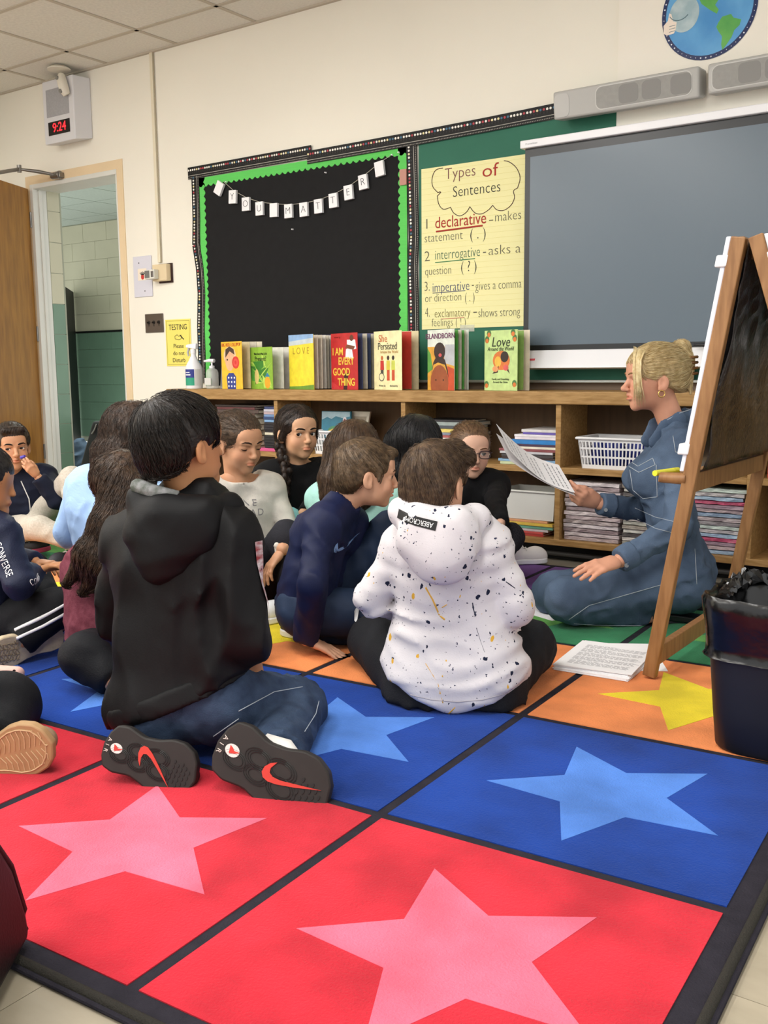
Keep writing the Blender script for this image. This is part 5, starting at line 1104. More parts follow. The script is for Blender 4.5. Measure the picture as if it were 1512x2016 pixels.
def decal_text(F, s, size, o, x, y, m, parent, off=.0012, name='lettering', **k):
    o, x, y = Vector(o), Vector(x).normalized(), Vector(y); y = (y-x*y.dot(x)).normalized(); d = -(x.cross(y))
    ob = text(s, size, m, parent, (o-d*.06, x, y), name, ext=0, **k); P = np.array([v.co for v in ob.data.vertices]); T = trace(F, P, d, off)
    for v, p in zip(ob.data.vertices, T): v.co = p
    return ob
def seam(F, pts, d, m, parent, r=.0014, name='seam', n=10, off=.0005):
    P = []
    for a, b in zip(pts[:-1], pts[1:]): P += [_n3(Vector(a).lerp(Vector(b), i/n)) for i in range(n)]
    P.append(_n3(pts[-1])); P = np.array(P); d = P-_n3(CC); d /= np.linalg.norm(d, axis=1)[:, None]; T = trace(F, P-d*.05, d, off, 120); T = T[np.abs(F.eval(T)) < .006]
    if len(T) < 3: return None
    return MB().tube([Vector(p) for p in T], r, 5).make(name, m, parent, 180)
SWOOSH = [(1, .42), (.62, .26), (.35, .15), (.22, .13), (.14, .17), (.12, .26), (.17, .42), (.08, .34), (.02, .22), (.02, .10), (.08, .02), (.18, 0), (.32, .04), (.6, .18)]
DENW = mat('denim_thread', 'A6AEB6', .8)
def hoodpts(J, back): return J['nk']
def pelvis(F, J, g=0):
    s = J['s']; F.cap(J['hipL'], J['hipR'], .090*s+g, .090*s+g, .04); F.cap(J['pel'], J['pel']+(J['chs']-J['pel'])*.25, .095*s+g, .085*s+g, .04); return F

# ------------------------------------------------------------ 1 boy in the black hoodie (kneeling, back view)
J = pose(fl(365, 1480), dirh(10), 1.0, pel=at(365, 1372, 2.20), hipL=at(302, 1385, 2.22), hipR=at(432, 1382, 2.20), chs=at(352, 1140, 2.20), nk=at(372, 985, 2.17), hd=at(364, 876, 2.15),
    shL=at(254, 1072, 2.26), shR=at(458, 1062, 2.14), elL=at(236, 1225, 2.34), wrL=at(285, 1300, 2.52), elR=at(484, 1262, 2.13), wrR=at(500, 1330, 2.36),
    knL=at(285, 1388, 2.52), knR=at(585, 1392, 2.42), anL=at(300, 1475, 2.16), anR=at(545, 1482, 2.12))
t, Mx = person('boy in a black hoodie and jeans kneeling with his back to us', J, dirh(47, .04), (0, 0, 1), .92, ('warm', 'B98259'), hh=.003)
J1 = J
F = torso(Field(), J, .012, .05, .96); arm(F, J, 'L', (.056, .046, .038), .004); arm(F, J, 'R', (.058, .050, .040), .004)
F.cap(J['hipL']-UP*.01, J['hipR']-UP*.01, .096, .096, .05)
HP = Vector((J['pel'].x, J['pel'].y, .150)); HN = -UP+RH*.42-AH*.05; F.half(HP, HN, .006); F.half(J['nk']+Vector((0, 0, .055)), (0, 0, 1), .01)
F.d = folds(.015, 60, 3)
m_bh = fabric('black_hoodie', '09090B', .6, bump=.08)
hdv, Qv = F.mesh(.008); mk('hoodie', relax(hdv, Qv, 1, .4), Qv, m_bh, t)
FB = F
Hd = Field(); nk = J['nk']; fb = dirh(10); rb = dirh(100)      # hood lying on the back
Hd.chain([nk+rb*.082+fb*.075-UP*.045, nk+rb*.092+fb*.0-UP*.012, nk+rb*.060-fb*.068-UP*.012, nk-rb*.02-fb*.088-UP*.008, nk-rb*.085-fb*.055+UP*.004, nk-rb*.092+fb*.03-UP*.01], [.020, .026, .028, .030, .030, .024], .03)
Hd.ell(nk-fb*.088-UP*.060-rb*.01, (.105, .046, .068), .04, R=np.array([rb, fb, UP])); Hd.ell(nk-fb*.092-UP*.125-rb*.03, (.050, .036, .048), .05, R=np.array([rb, fb, UP]))
Hd.d = folds(.007, 75, 8)
cloth('hood', Hd, m_bh, t, .007)
MB().tube([nk+rb*.01-fb*.085+UP*.022, nk-rb*.04-fb*.090+UP*.030, nk-rb*.088-fb*.066+UP*.038, nk-rb*.105-fb*.02+UP*.032, nk-rb*.100+fb*.03+UP*.014], [.010, .015, .017, .015, .008], 10).make('hood_lining', fabric('camo_lining', '8A8A8C', .8, c2='4A5048', vs=40), t, 180)
# hem band of the hoodie
Hm = Field(); pelvis(Hm, J, .014); Hm.half(HP+UP*.045, -HN); Hm.half(HP-UP*.008, HN); Hm.d = folds(.004, 60, 5); cloth('hem_band', Hm, m_bh, t, .007)
# striped plaid sleeve lining seen along the right arm
decal(FB, [[(-.012, -.09), (.010, -.09), (.012, .09), (-.010, .09)]], J['shR'].lerp(J['elR'], .42)+dirh(100)*.052, dirh(10), UP, fabric('plaid', '8C3A3E', .8, c2='C9C4C6', vs=30, stretch=(1, 1, 3)), t, 'plaid_strip', .002, 3)
G = Field(); pelvis(G, J, -.008); J2 = dict(J); J2['anR'] = J['anR']+(J['anR']-J['knR']).normalized()*.035; J2['anL'] = J['anL']+(J['anL']-J['knL']).normalized()*.03; leg(G, J2, 'L', (.084, .066, .058), .004); leg(G, J2, 'R', (.084, .068, .060), .004); G.d = folds(.007, 120, 11)
m_jean = denim('indigo', '27344A', '3A4A62')
cloth('jeans', G, m_jean, t, .0075)
for pts in ([at(470, 1400, 2.0), at(540, 1362, 2.0), at(596, 1352, 2.0)], [at(600, 1440, 2.0), at(622, 1405, 2.0), at(628, 1380, 2.0)], [at(420, 1450, 1.9), at(470, 1415, 1.9)]): seam(G, pts, CF, DENW, t, .0011)
# hair
H = Field(); H.ell((0, -.020, .038), (.087, .106, .087), .01); H.ell((0, -.058, -.015), (.075, .055, .066), .035); H.ell((0, .106, -.036), (.095, .088, .084), .012, 's'); H.half((0, -.02, -.028), (0, .45, -1), .012); H.half((0, 0, -.082), (0, 0, -1), .01)
for s in (-1, 1): H.ell((s*.092, .008, -.016), (.032, .027, .040), .008, 's')
H.d = lambda P: groove(P, (-.01, -.06, .1), 60, .0014)
V, Q = H.mesh(.0042); hm = hairmat('120E0C', '261E18'); mk('hair', tf(Mx, V), Q, hm, t); strands(H, 'hair_strand', 1500, .085, crown_flow((-.01, -.075, .105), .45, (.1, .1, 0)), Mx, hm, t, 1, .0011, .004, V0=V, earfree=True)
# shoes with printed soles
m_sole = mat('sole_black', '2A2725', .6, .3, var=.08, vs=30); m_red = mat('sole_red', 'C23A30', .55, .35, var=.05, vs=20); m_up = mat('shoe_black', '17171A', .6, .3)
for k_, (H0, T0, sw) in enumerate(((at(204, 1462, 2.075), at(384, 1540, 2.045), 1), (at(428, 1458, 2.03), at(640, 1596, 1.962), -1))):
    y = (T0-H0); L = y.length; n = (-CF*.97+UP*.10-RH*.03) if k_ else (-CF*.95+UP*.16-RH*.06)
    Ms = frame(H0, y, -n); g, fn = shoe(t, Ms, L, m_up, m_sole, 'shoe', thick=.03, wd=1.68); os_ = [c for c in g.children if c.name.startswith('outsole')][0]
    dn = lambda u, v, hh, fn=fn: fn(u, v, -.0004-hh)
    def flatp(poly, m, nm, h=.0012): MB().prism(poly[::-1], dn, 0, h).make(nm, m, os_)
    W_ = L*.15; mir = -1   # seen from below
    if k_: sp_ = [(mir*(-.30*W_+(-v+.25)*.42*L*.9), L*(.42)+u*L*.48) for u, v in SWOOSH]
    else: sp_ = [(mir*(-.35*W_+u*.10*L+(v-.2)*.46*L), L*(.36)+u*L*.42) for u, v in SWOOSH]
    flatp(sp_, m_red, 'swoosh', .002)
    flatp(disc((0, L*.145), L*.048, 20, L*.062), mat('sole_white', 'D9D4CE', .5), 'heel_disc', .0012); flatp([(mir*a*L*.5, L*.10+b*L*.12) for a, b in [(-.06, .1), (.06, .25), (.02, .62), (-.03, .9), (-.01, .5), (-.04, .35)]], m_red, 'heel_swoosh', .002)
    for i, ch in enumerate('AIR'): text(ch, L*.055, mat('sole_print', 'CFC9C0', .6), os_, (fn(mir*(-.055+.055*i)*L, L*(.05-.006*(i == 1)), -.0018), (Ms.col[0].to_3d()*mir), Ms.col[1].to_3d()*-1 if 0 else Ms.col[1].to_3d()), 'lettering', ext=.0002)
    for i in range(26):                                    # dimples of the forefoot
        a, b = i % 5, i//5; xx = (-.105+a*.052+(b % 2)*.026)*L; yy = (.74+b*.042)*L
        if abs(xx) < np.interp(yy/L, [p[0] for p in SOLE], [p[1] for p in SOLE])*L-.012: flatp(disc((xx, yy), L*.019, 10, L*.012), mat('sole_dimple', '191716', .5), 'tread_dimple', .0012)
    for cx_, cy_, r0 in ((-.05, .20, .11), (.05, .36, .12), (-.06, .40, .11), (.07, .56, .13), (-.05, .62, .13)):
        for q_ in range(3):
            rr = L*(r0-.022*q_); MB().tube([dn(cx_*L+rr*.62*math.cos(a), cy_*L+rr*math.sin(a), 0.0004) for a in np.linspace(0, 6.283, 17)], .0011, 4).make('tread_ring', mat('sole_dimple', '191716', .5), os_)
MB().tube([at(520, 1462, 2.06), at(560, 1478, 2.05), at(592, 1515, 2.03)], [.020, .026, .020], 10).make('sock', fabric('sock', 'E4E2DE', .9), t, 180)

# ------------------------------------------------------------ 2 boy in the white splattered hoodie (cross-legged, back view)
J = pose(fl(895, 1415), dirh(8), 1.0, pel=at(893, 1345, 2.58), hipL=at(830, 1362, 2.58), hipR=at(960, 1362, 2.55), chs=at(882, 1165, 2.55), nk=at(868, 1030, 2.50), hd=at(860, 952, 2.50),
    shL=at(796, 1082, 2.56), shR=at(962, 1078, 2.50), elL=at(733, 1176, 2.58), wrL=at(800, 1195, 2.82), elR=at(1014, 1196, 2.50), wrR=at(985, 1215, 2.78), knL=at(735, 1262, 2.86), knR=at(1042, 1272, 2.76), anL=at(900, 1320, 2.95), anR=at(880, 1318, 2.90))
t, Mx = person('boy in a white paint-splattered hoodie sitting cross-legged, back to us', J, dirh(38, -.05), (0, 0, 1), .90, ('fair', 'D3A183'), hh=.003)
def splatter():
    m = fabric('splatter_white', 'CECACD', .85, var=.02, bump=.12); nt = m.node_tree; N, L = nt.nodes, nt.links; b = N['Principled BSDF']; base = b.inputs['Base Color'].links[0].from_socket; tc = N.new('ShaderNodeTexCoord')
    for sc, col_, thr, st in ((58, '1C2238', .36, (1, 1, .8)), (44, 'D2A23A', .26, (1, 1, .6)), (120, '2A2F48', .34, (1, 1, 1))):
        mp = N.new('ShaderNodeMapping'); mp.inputs['Scale'].default_value = st; mp.inputs['Location'].default_value = (sc*.1, 0, 0); L.new(tc.outputs['Object'], mp.inputs[0])
        nz = N.new('ShaderNodeTexNoise'); nz.inputs['Scale'].default_value = sc*1.6; L.new(mp.outputs[0], nz.inputs[0]); ad = N.new('ShaderNodeVectorMath'); ad.operation = 'MULTIPLY_ADD'; ad.inputs[1].default_value = (.012, .012, .012); L.new(nz.outputs['Color'], ad.inputs[0]); L.new(mp.outputs[0], ad.inputs[2])
        v = N.new('ShaderNodeTexVoronoi'); v.inputs['Scale'].default_value = sc; L.new(ad.outputs[0], v.inputs['Vector']); sp_ = N.new('ShaderNodeSeparateColor'); L.new(v.outputs['Color'], sp_.inputs[0])
        pw = N.new('ShaderNodeMath'); pw.operation = 'POWER'; pw.inputs[1].default_value = 4.6; L.new(sp_.outputs[0], pw.inputs[0]); ml = N.new('ShaderNodeMath'); ml.operation = 'MULTIPLY'; ml.inputs[1].default_value = thr; L.new(pw.outputs[0], ml.inputs[0])
        lt = N.new('ShaderNodeMath'); lt.operation = 'LESS_THAN'; L.new(v.outputs['Distance'], lt.inputs[0]); L.new(ml.outputs[0], lt.inputs[1])
        mx = N.new('ShaderNodeMix'); mx.data_type = 'RGBA'; L.new(lt.outputs[0], mx.inputs[0]); L.new(base, mx.inputs[6]); mx.inputs[7].default_value = lin(col_); base = mx.outputs[2]
    L.new(base, b.inputs['Base Color']); return m
m_wh = splatter()
F = torso(Field(), J, .012, .05, .92); arm(F, J, 'L', (.052, .047, .042), .002); arm(F, J, 'R', (.052, .048, .042), .002); F.cap(J['hipL']+UP*.02, J['hipR']+UP*.02, .110, .114, .08)
F.half(Vector((0, 0, .072)), (.02, -.06, -1), .008)
for s_ in (-1, 1): q_ = J['pel']+RH*(s_*.150); F.half(Vector((q_.x, q_.y, .066)), -UP+RH*(s_*.55), .03)
F.half(J['nk']+Vector((0, 0, .045)), (0, 0, 1), .01); F.d = folds(.009, 95, 21); FW = F
cloth('hoodie', F, m_wh, t, .0075)
Hd = Field(); nk = J['nk']; fb = dirh(8); rb = dirh(98); RR = np.array([rb, fb, UP])
Hd.chain([nk+rb*.085+fb*.05+UP*.012, nk+rb*.090-fb*.03+UP*.02, nk+rb*.045-fb*.082+UP*.018, nk-rb*.045-fb*.082+UP*.02, nk-rb*.090-fb*.03+UP*.03, nk-rb*.085+fb*.05+UP*.02], [.024, .032, .034, .036, .034, .026], .03)
Hd.ell(nk-fb*.088-UP*.035, (.105, .058, .062), .04, R=RR); Hd.ell(nk-fb*.098-UP*.09+rb*.01, (.062, .045, .05), .05, R=RR); Hd.d = folds(.006, 95, 6); cloth('hood', Hd, m_wh, t, .0065)
# printed label on the hood and painted streaks
lp_ = nk-fb*.14+UP*.025-rb*.050; xl_ = (-rb+UP*.22).normalized()
decal(Hd, [[(-.052, -.011), (.05, -.011), (.05, .011), (-.052, .011)]], lp_, xl_, -UP, mat('label_black', '141414', .6), t, 'hood_label', .0015, 3); decal_text(Hd, 'ABERCROMBIE', .017, lp_, xl_, -UP, mat('label_print_white', 'E9E9E9', .6), t, .0028, xs=.78)
m_och = mat('paint_ochre', 'D0A040', .7); m_nav = mat('paint_navy', '1C2238', .7)
def streak(pts, r, m): return seam(FW, [at(x, y, 2.36) for x, y in pts], CF, m, t, r*1.2, 'paint_streak', 6, -r*.85)
for pts, r, m in (([(838, 1156), (852, 1180), (866, 1212), (876, 1220)], .0028, m_och), ([(838, 1306), (862, 1345), (872, 1384)], .0018, m_och), ([(876, 1412), (896, 1392)], .002, m_och), ([(938, 1236), (946, 1262), (954, 1284)], .0011, m_nav), ([(930, 1186), (932, 1200), (936, 1212)], .003, m_nav), ([(996, 1145), (1014, 1158)], .0014, m_nav), ([(870, 1196), (880, 1190)], .0016, m_och)): streak(pts, r, m)
seam(FW, [at(x, y, 2.3) for x, y in ((775, 1352), (800, 1366), (850, 1378), (900, 1382), (950, 1378), (1000, 1364), (1022, 1348))], CF, mat('hem_seam', 'A9A4A8', .9), t, .0018, 'hem_seam', 6, -.0008)
G = Field(); pelvis(G, J, .004); G.cap(J['hipL']-UP*.045, J['hipR']-UP*.045, .086, .086, .04); leg(G, J, 'L', (.080, .070, .050), .004); leg(G, J, 'R', (.080, .070, .050), .004); G.half(Vector((0, 0, .012)), (0, 0, -1)); G.d = folds(.006, 100, 31); cloth('joggers', G, fabric('black_jogger', '1B1C20', .8), t, .0085)
decal(G, [disc((0, 0), .018, 20), ], at(690, 1240, 2.7), RH, UP, mat('logo_white', 'D9D9DA', .6), t, 'knee_logo', .001, 1)
for s_ in 'LR':
    e_ = J['an'+s_]; k_ = 1 if s_ == 'R' else -1; shoe(t, frame(e_-UP*.045-rb*.03*k_, (-rb*k_*.8+fb*.5), UP), .22, m_white, m_white, 'shoe')
H = cap_hair(thick=.010, nape=-.070, tilt=.42, z0=-.026, front=-.006); H.ell((.088, .010, -.016), (.034, .032, .044), .006, 's'); H.cap((-.02, .07, .095), (.05, .075, .075), .022, .016, .03); H.cap((.02, .06, .10), (.065, .055, .07), .018, .014, .03); H.ell((0, -.055, -.03), (.066, .048, .055), .03)
H.d = lambda P: groove(P, (0, -.05, .1), 60, .0012); V, Q = H.mesh(.004); hm = hairmat('6A5540', '43342A'); mk('hair', tf(Mx, V), Q, hm, t); strands(H, 'hair_strand', 2000, .055, crown_flow((-.01, -.06, .105), .3, (.15, .25, 0)), Mx, hm, t, 2, .0009, .004, V0=V, earfree=True)
# ------------------------------------------------------------ 3 boy in navy, profile to the right, one knee up
J = pose(fl(610, 1270), dirh(80), 1.0, pel=at(592, 1190, 3.12), hipR=at(600, 1200, 3.04), hipL=at(622, 1184, 3.22), chs=at(628, 1062, 3.08), nk=at(674, 995, 3.05), hd=at(723, 934, 3.03),
    shR=at(632, 1040, 2.94), shL=at(690, 1040, 3.20), elR=at(616, 1150, 2.87), wrR=at(603, 1258, 2.98), elL=at(760, 1120, 3.25), wrL=at(790, 1150, 3.10), knR=at(760, 1212, 3.06), anR=at(640, 1262, 3.14), knL=at(770, 1048, 3.18), anL=at(745, 1215, 3.30))
t, Mx = person('boy in a navy long-sleeved shirt leaning forward with chin over his knee', J, dirh(82, -.10), (.0, 0, 1), .93, ('fair', 'D3A183'), True, (.1, 1, -.1), '4A3826', '4A3626', hands=[('R', fl(668, 1290, .016), (0, 0, 1), dict(curl=(.10, .08, .10, .12), spread=1.3, thumb=(.8, .1)))], hh=.0026)
F = torso(Field(), J, .004, .05, .90); arm(F, J, 'R', (.050, .043, .037), .003, kk=.010); arm(F, J, 'L', (.050, .042, .036), .003); F.half(J['pel']-UP*.075, (-.35*RH.x, -.35*RH.y, -1), .01)
F.ell(J['nk']+dirh(80)*.02+UP*.03, (.052, .052, .05), .004, 's'); F.d = folds(.010, 80, 17)
cloth('shirt', F, fabric('navy_shirt', '171E3E', .55, bump=.1), t, .007)
m_swl = mat('swoosh_blue', '7C9CCB', .6)
for i in range(7): decal(F, [[(u*.075*(1-.05*i)-.03+.002*i, v*.085-.02+.0045*i) for u, v in SWOOSH]] if i == 0 else [], at(676, 1082, 2.9), RH, UP+RH*.35, m_swl, t, 'chest_swoosh', .0015, 2) if i == 0 else None
G = Field(); pelvis(G, J, -.012); leg(G, J, 'R', (.078, .068, .046), .003); leg(G, J, 'L', (.078, .066, .046), .003); G.half(Vector((0, 0, .012)), (0, 0, -1)); G.d = folds(.005, 90, 19); cloth('track_pants', G, fabric('navy_pants', '26344C', .6, bump=.1), t, .008)
for s_, d_ in (('R', dirh(-60)), ('L', dirh(80))): e_ = J['an'+s_]; shoe(t, frame(Vector((e_.x, e_.y, .012))-d_*.05, d_, UP), .22, mat('shoe_dark', '22242C', .6), m_white, 'shoe')
H = cap_hair(thick=.009, nape=-.062, tilt=.40, z0=-.022, front=-.012); H.cap((-.03, .072, .078), (.03, .074, .078), .013, .013, .02); H.ell((0, -.055, -.02), (.064, .046, .05), .03)
for s in (-1, 1): H.cap((s*.068, .035, .03), (s*.072, .030, -.012), .008, .005, .01)
V, Q = H.mesh(.0038); hm = hairmat('705A42', '4A3B2C'); mk('hair', tf(Mx, V), Q, hm, t); strands(H, 'hair_strand', 1600, .035, crown_flow((0, -.06, .105), .25, (0, .45, 0)), Mx, hm, t, 3, .0008, .003, V0=V, earfree=True)

# ------------------------------------------------------------ 4 teacher, kneeling, profile to the left
TD = dirh(-92); TR = dirh(-2)     # facing left; her right side is away from us
J = pose(fl(1375, 1230), TD, 1.10, pel=at(1342, 1112, 3.42), hipL=at(1332, 1146, 3.32), hipR=at(1338, 1138, 3.52), chs=at(1300, 935, 3.43), nk=at(1326, 842, 3.43), hd=at(1286, 746, 3.42),
    shL=at(1340, 890, 3.30), shR=at(1318, 885, 3.56), elL=at(1335, 1040, 3.23), wrL=at(1222, 1103, 3.16), elR=at(1300, 1010, 3.60), wrR=at(1182, 992, 3.52), knL=at(1118, 1180, 3.26), knR=at(1092, 1168, 3.46), anL=at(1272, 1212, 3.32), anR=at(1272, 1205, 3.52))
t, Mx = person('woman in a denim jumpsuit kneeling and reading from a sheet of paper', J, dirh(-96, -.03), (0, 0, 1), 1.02, ('rose', 'CC9479'), True, (0, 1, -.25), '5A6A78', '8A6A48', (.75, -.001), .0016, True, nose=1.04, hh=.0026, bw=.72,
    hands=[('L', at(1140, 1128, 3.10), (UP+CF*-.55), dict(curl=(.16, .16, .18, .22), spread=1.2, thumb=(.35, .2))), ('R', at(1118, 972, 3.46), (CF*-.55+UP*-.3), dict(curl=(.55, .7, .8, .85), spread=.6, thumb=(.35, .1), mirror=1))])
m_den = mat('denim_mid', '3F4E63', .85, .2, c2='566880', vs=7, bump=.4, bs=330)
F = torso(Field(), J, .0, .05, .86)
F.ell(J['chs']+TD*.055-UP*.015-TR*.05, (.062, .062, .062), .05); F.ell(J['chs']+TD*.055-UP*.015+TR*.05, (.062, .062, .062), .05)
arm(F, J, 'L', (.046, .040, .033), .002, kk=.012); arm(F, J, 'R', (.046, .040, .033), .002, kk=.012)
for s_ in 'LR': leg(F, J, s_, (.092, .066, .044), .004); F.cap(J['hip'+s_]+TD*-.03, J['pel']+TD*-.03-UP*.02, .080, .075, .05)
F.half(Vector((0, 0, .012)), (0, 0, -1), .006); F.ell(J['nk']+TD*.045+UP*.03, (.05, .05, .07), .006, 's'); F.half(J['nk']+UP*.04, (0, 0, 1), .01)
F.d = folds(.008, 130, 23); FT = F
cloth('jumpsuit', F, m_den, t, .0065)
# collar
nk = J['nk']; C_ = Field(); ring = [nk+TD*.075-TR*.045-UP*.045, nk+TD*.045-TR*.058+UP*.005, nk-TR*.06+UP*.030, nk-TD*.048-TR*.03+UP*.040, nk-TD*.048+TR*.03+UP*.040, nk+TR*.06+UP*.030, nk+TD*.045+TR*.058+UP*.005, nk+TD*.075+TR*.045-UP*.045]
for a, b in zip(ring[:-1], ring[1:]): C_.cap(a, b, .026, .026, .012, flat=(TR if abs((a-nk).dot(TR)) > .045 else TD, .32))
cloth('collar', C_, m_den, t, .005)
MB().tube([p+UP*.024-TR*.004 for p in ring[:5]], .0016, 5).make('collar_edge', DENW, t, 180)
# pocket, yoke, waist and leg seams; cuff and button
pk_o = at(1262, 940, 3.25); sd = CF
seam(FT, [at(1236, 905, 3.2), at(1256, 918, 3.2), at(1285, 902, 3.2), at(1290, 915, 3.2), at(1258, 930, 3.2), at(1238, 918, 3.2)], sd, DENW, t, .0013, 'pocket_flap_seam'); seam(FT, [at(1240, 925, 3.2), at(1246, 965, 3.2), at(1266, 982, 3.2), at(1294, 978, 3.2), at(1292, 915, 3.2)], sd, DENW, t, .0012, 'pocket_seam')
seam(FT, [at(1250, 1000, 3.2), at(1290, 1018, 3.2), at(1340, 1030, 3.2)], sd, DENW, t, .0011, 'waist_seam'); seam(FT, [at(1255, 1022, 3.2), at(1290, 1040, 3.2), at(1335, 1052, 3.2)], sd, DENW, t, .0011, 'waist_seam')
seam(FT, [at(1120, 1220, 3.0), at(1160, 1192, 3.0), at(1230, 1172, 3.0), at(1300, 1152, 3.0)], sd, DENW, t, .0013, 'leg_seam', 14); seam(FT, [at(1130, 1228, 3.0), at(1190, 1232, 3.0), at(1270, 1232, 3.0)], sd, DENW, t, .0012, 'leg_seam', 14)
seam(FT, [at(1325, 858, 3.1), at(1330, 890, 3.1), at(1350, 892, 3.1)], sd, DENW, t, .0011, 'yoke_seam'); seam(FT, [at(1368, 1080, 3.1), at(1372, 1150, 3.1)], sd, DENW, t, .0011, 'back_pocket_seam')
for n_ in 'LR':
    w = J['wr'+n_]; e = J['el'+n_]; d = (w-e).normalized(); cf = Field(); cf.cap(w-d*.052, w+d*.004, .044, .041, .004, cut=True); cf.half(w-d*.050, -d); cf.d = folds(.003, 60, 3); cloth('cuff', cf, m_den, t, .005)
    MB().tube([w-d*.012+UP*-.02-CF*.036, w-d*.012+UP*-.02-CF*.042], .007, 10).make('cuff_button', mat('button_metal', '8A8F94', .35, metal=.8), t, 50)
shoe(t, frame(Vector((J['anL'].x, J['anL'].y, .05))+TD*-.0, -TD-UP*.12, -UP), .23, mat('shoe_dark', '22242C', .6), m_black, 'shoe'); shoe(t, frame(Vector((J['anR'].x, J['anR'].y, .05)), -TD-UP*.12, -UP), .23, mat('shoe_dark', '22242C', .6), m_black, 'shoe')
# blonde hair swept back into a claw clip
H = Field(); H.ell((0, -.016, .036), (.083, .103, .085), .01); H.ell((0, -.055, -.005), (.066, .058, .062), .03); H.ell((0, .115, -.030), (.088, .078, .100), .012, 's'); H.half((0, -.02, -.022), (0, .30, -1), .014)
for s in (-1, 1): H.ell((s*.088, .004, -.022), (.026, .022, .036), .008, 's')
H.cap((0, -.08, .0), (0, -.105, .05), .034, .030, .03); H.ell((0, -.098, .100), (.026, .028, .028), .02); H.cap((0, -.108, .07), (0, -.122, -.03), .020, .010, .02); H.cap((-.015, -.108, .05), (-.03, -.118, -.055), .012, .004, .015)
V, Q = H.mesh(.0038); hm = hairmat('DCC799', 'BCA270'); mk('hair', tf(Mx, V), Q, hm, t)
rs_ = random.Random(9)
for s_, n_ in ((-1, 60),):
    fs = MB()
    for i in range(n_):
        u, v = rs_.random(), rs_.random(); w_ = rs_.uniform(-.006, .006)
        pts = [(s_*(.012+.045*u), .050+.022*(1-u), .112-.018*u), (s_*(.045+.026*u), .086-.018*u+.1*w_, .078-.012*u), (s_*(.062+.012*u), .094-.024*u, .03), (s_*(.064+.010*u)+w_, .092-.024*u, -.02), (s_*(.060+.010*u)+w_, .086-.026*u+w_, -.055-.035*v)]
        fs.tube([Vector(tf(Mx, np.array(p)[None])[0]) for p in pts], [.0008, .0011, .0010, .0008, .0003], 4)
    fs.make('front_lock', hairmat('E6D5A8', 'CDB582'), t, 180)['kind'] = 'stuff'
def tfl(P): d = np.array([0, -.118, .05])-P; d[:, 2] *= .8; w = np.clip((P[:, 1]-.045)/.02, 0, 1)[:, None]; return d/(np.linalg.norm(d, axis=1)[:, None]+1e-6)*(1-w)+np.array([-.1, 0, -1.0])*w
strands(H, 'hair_strand', 1700, .07, tfl, Mx, hm, t, 4, .0009, .003, V0=V, longface=True); strands(H, 'hair_strand', 300, .06, tfl, Mx, hairmat('EFE0B4', 'E0CB94'), t, 14, .0009, .004, V0=V, longface=True)
m_clip = mat('tortoise', '3A2414', .25, .5, c2='8A5A28', vs=60)
CL_ = MB()
for s in (-1, 1):
    for i in range(4): CL_.tube([Vector(tf(Mx, np.array([[s*.006, -.116, .065-.018*i]]))[0]), Vector(tf(Mx, np.array([[s*.036, -.138, .068-.018*i]]))[0]), Vector(tf(Mx, np.array([[s*.036, -.100, .066-.018*i]]))[0])], .0055, 6)
CL_.make('hair_clip', m_clip, t, 180)
MB().tube([Vector(tf(Mx, np.array([[-.080, .002+.011*math.sin(a), -.048+.011*math.cos(a)]]))[0]) for a in np.linspace(0, 6.283, 18)], .0022, 8).make('hoop_earring', mat('gold', 'D8B46A', .25, metal=1), t, 180)
# sheets in her hand
hp = at(1128, 968, 3.46)
def held(name, label, off, dz, m, lines):
    tt = thing(name, label, 'paper', hp, 'sheets held by the teacher'); a = at(1132, 972, 3.40)+UP*dz; b = at(1003, 888+off, 3.34)+UP*dz; wv = (CF*.86+UP*.46-RH*.1).normalized()*.21; V = []; n = 14
    for j in range(n+1):
        v = j/n; p = a.lerp(b, v)-UP*(.028*math.sin(v*math.pi)*(1 if off == 0 else .4)); V += [p, p+wv, p-UP*.0006, p+wv-UP*.0006]
    F_ = []
    for j in range(n): q = 4*j; F_ += [(q, q+1, q+5, q+4), (q+2, q+6, q+7, q+3), (q, q+4, q+6, q+2), (q+1, q+3, q+7, q+5)]
    F_ += [(0, 2, 3, 1), (4*n, 4*n+1, 4*n+3, 4*n+2)]; MB().add(V, F_).make('sheet', m, tt, 60)
    if lines:
        mb = MB(); r_ = random.Random(4)
        for j in range(1, n):
            if j in (5, 9): continue
            p, p2 = V[4*j], V[4*j+1]; u0 = .08
            while u0 < .8: u1 = u0+r_.uniform(.04, .12); q = [p.lerp(p2, u0), p.lerp(p2, u1)]; q = [k+UP*.0008 for k in q]; e = (V[4*(j+1)]-V[4*j]).normalized()*.004; mb.add([q[0], q[1], q[1]+e, q[0]+e], [(0, 1, 2, 3)]); u0 = u1+.03
        mb.make('text_print', mat('print_grey', '8F8F95', .8), tt)['kind'] = 'stuff'
held('reading_sheet', 'upper white printed sheet held up in the teacher hand', 0, .004, m_pap, True); held('reading_sheet', 'lower sheet curling beneath the one the teacher reads', 14, -.006, mat('paper_grey', 'CFCBCB', .7), False)
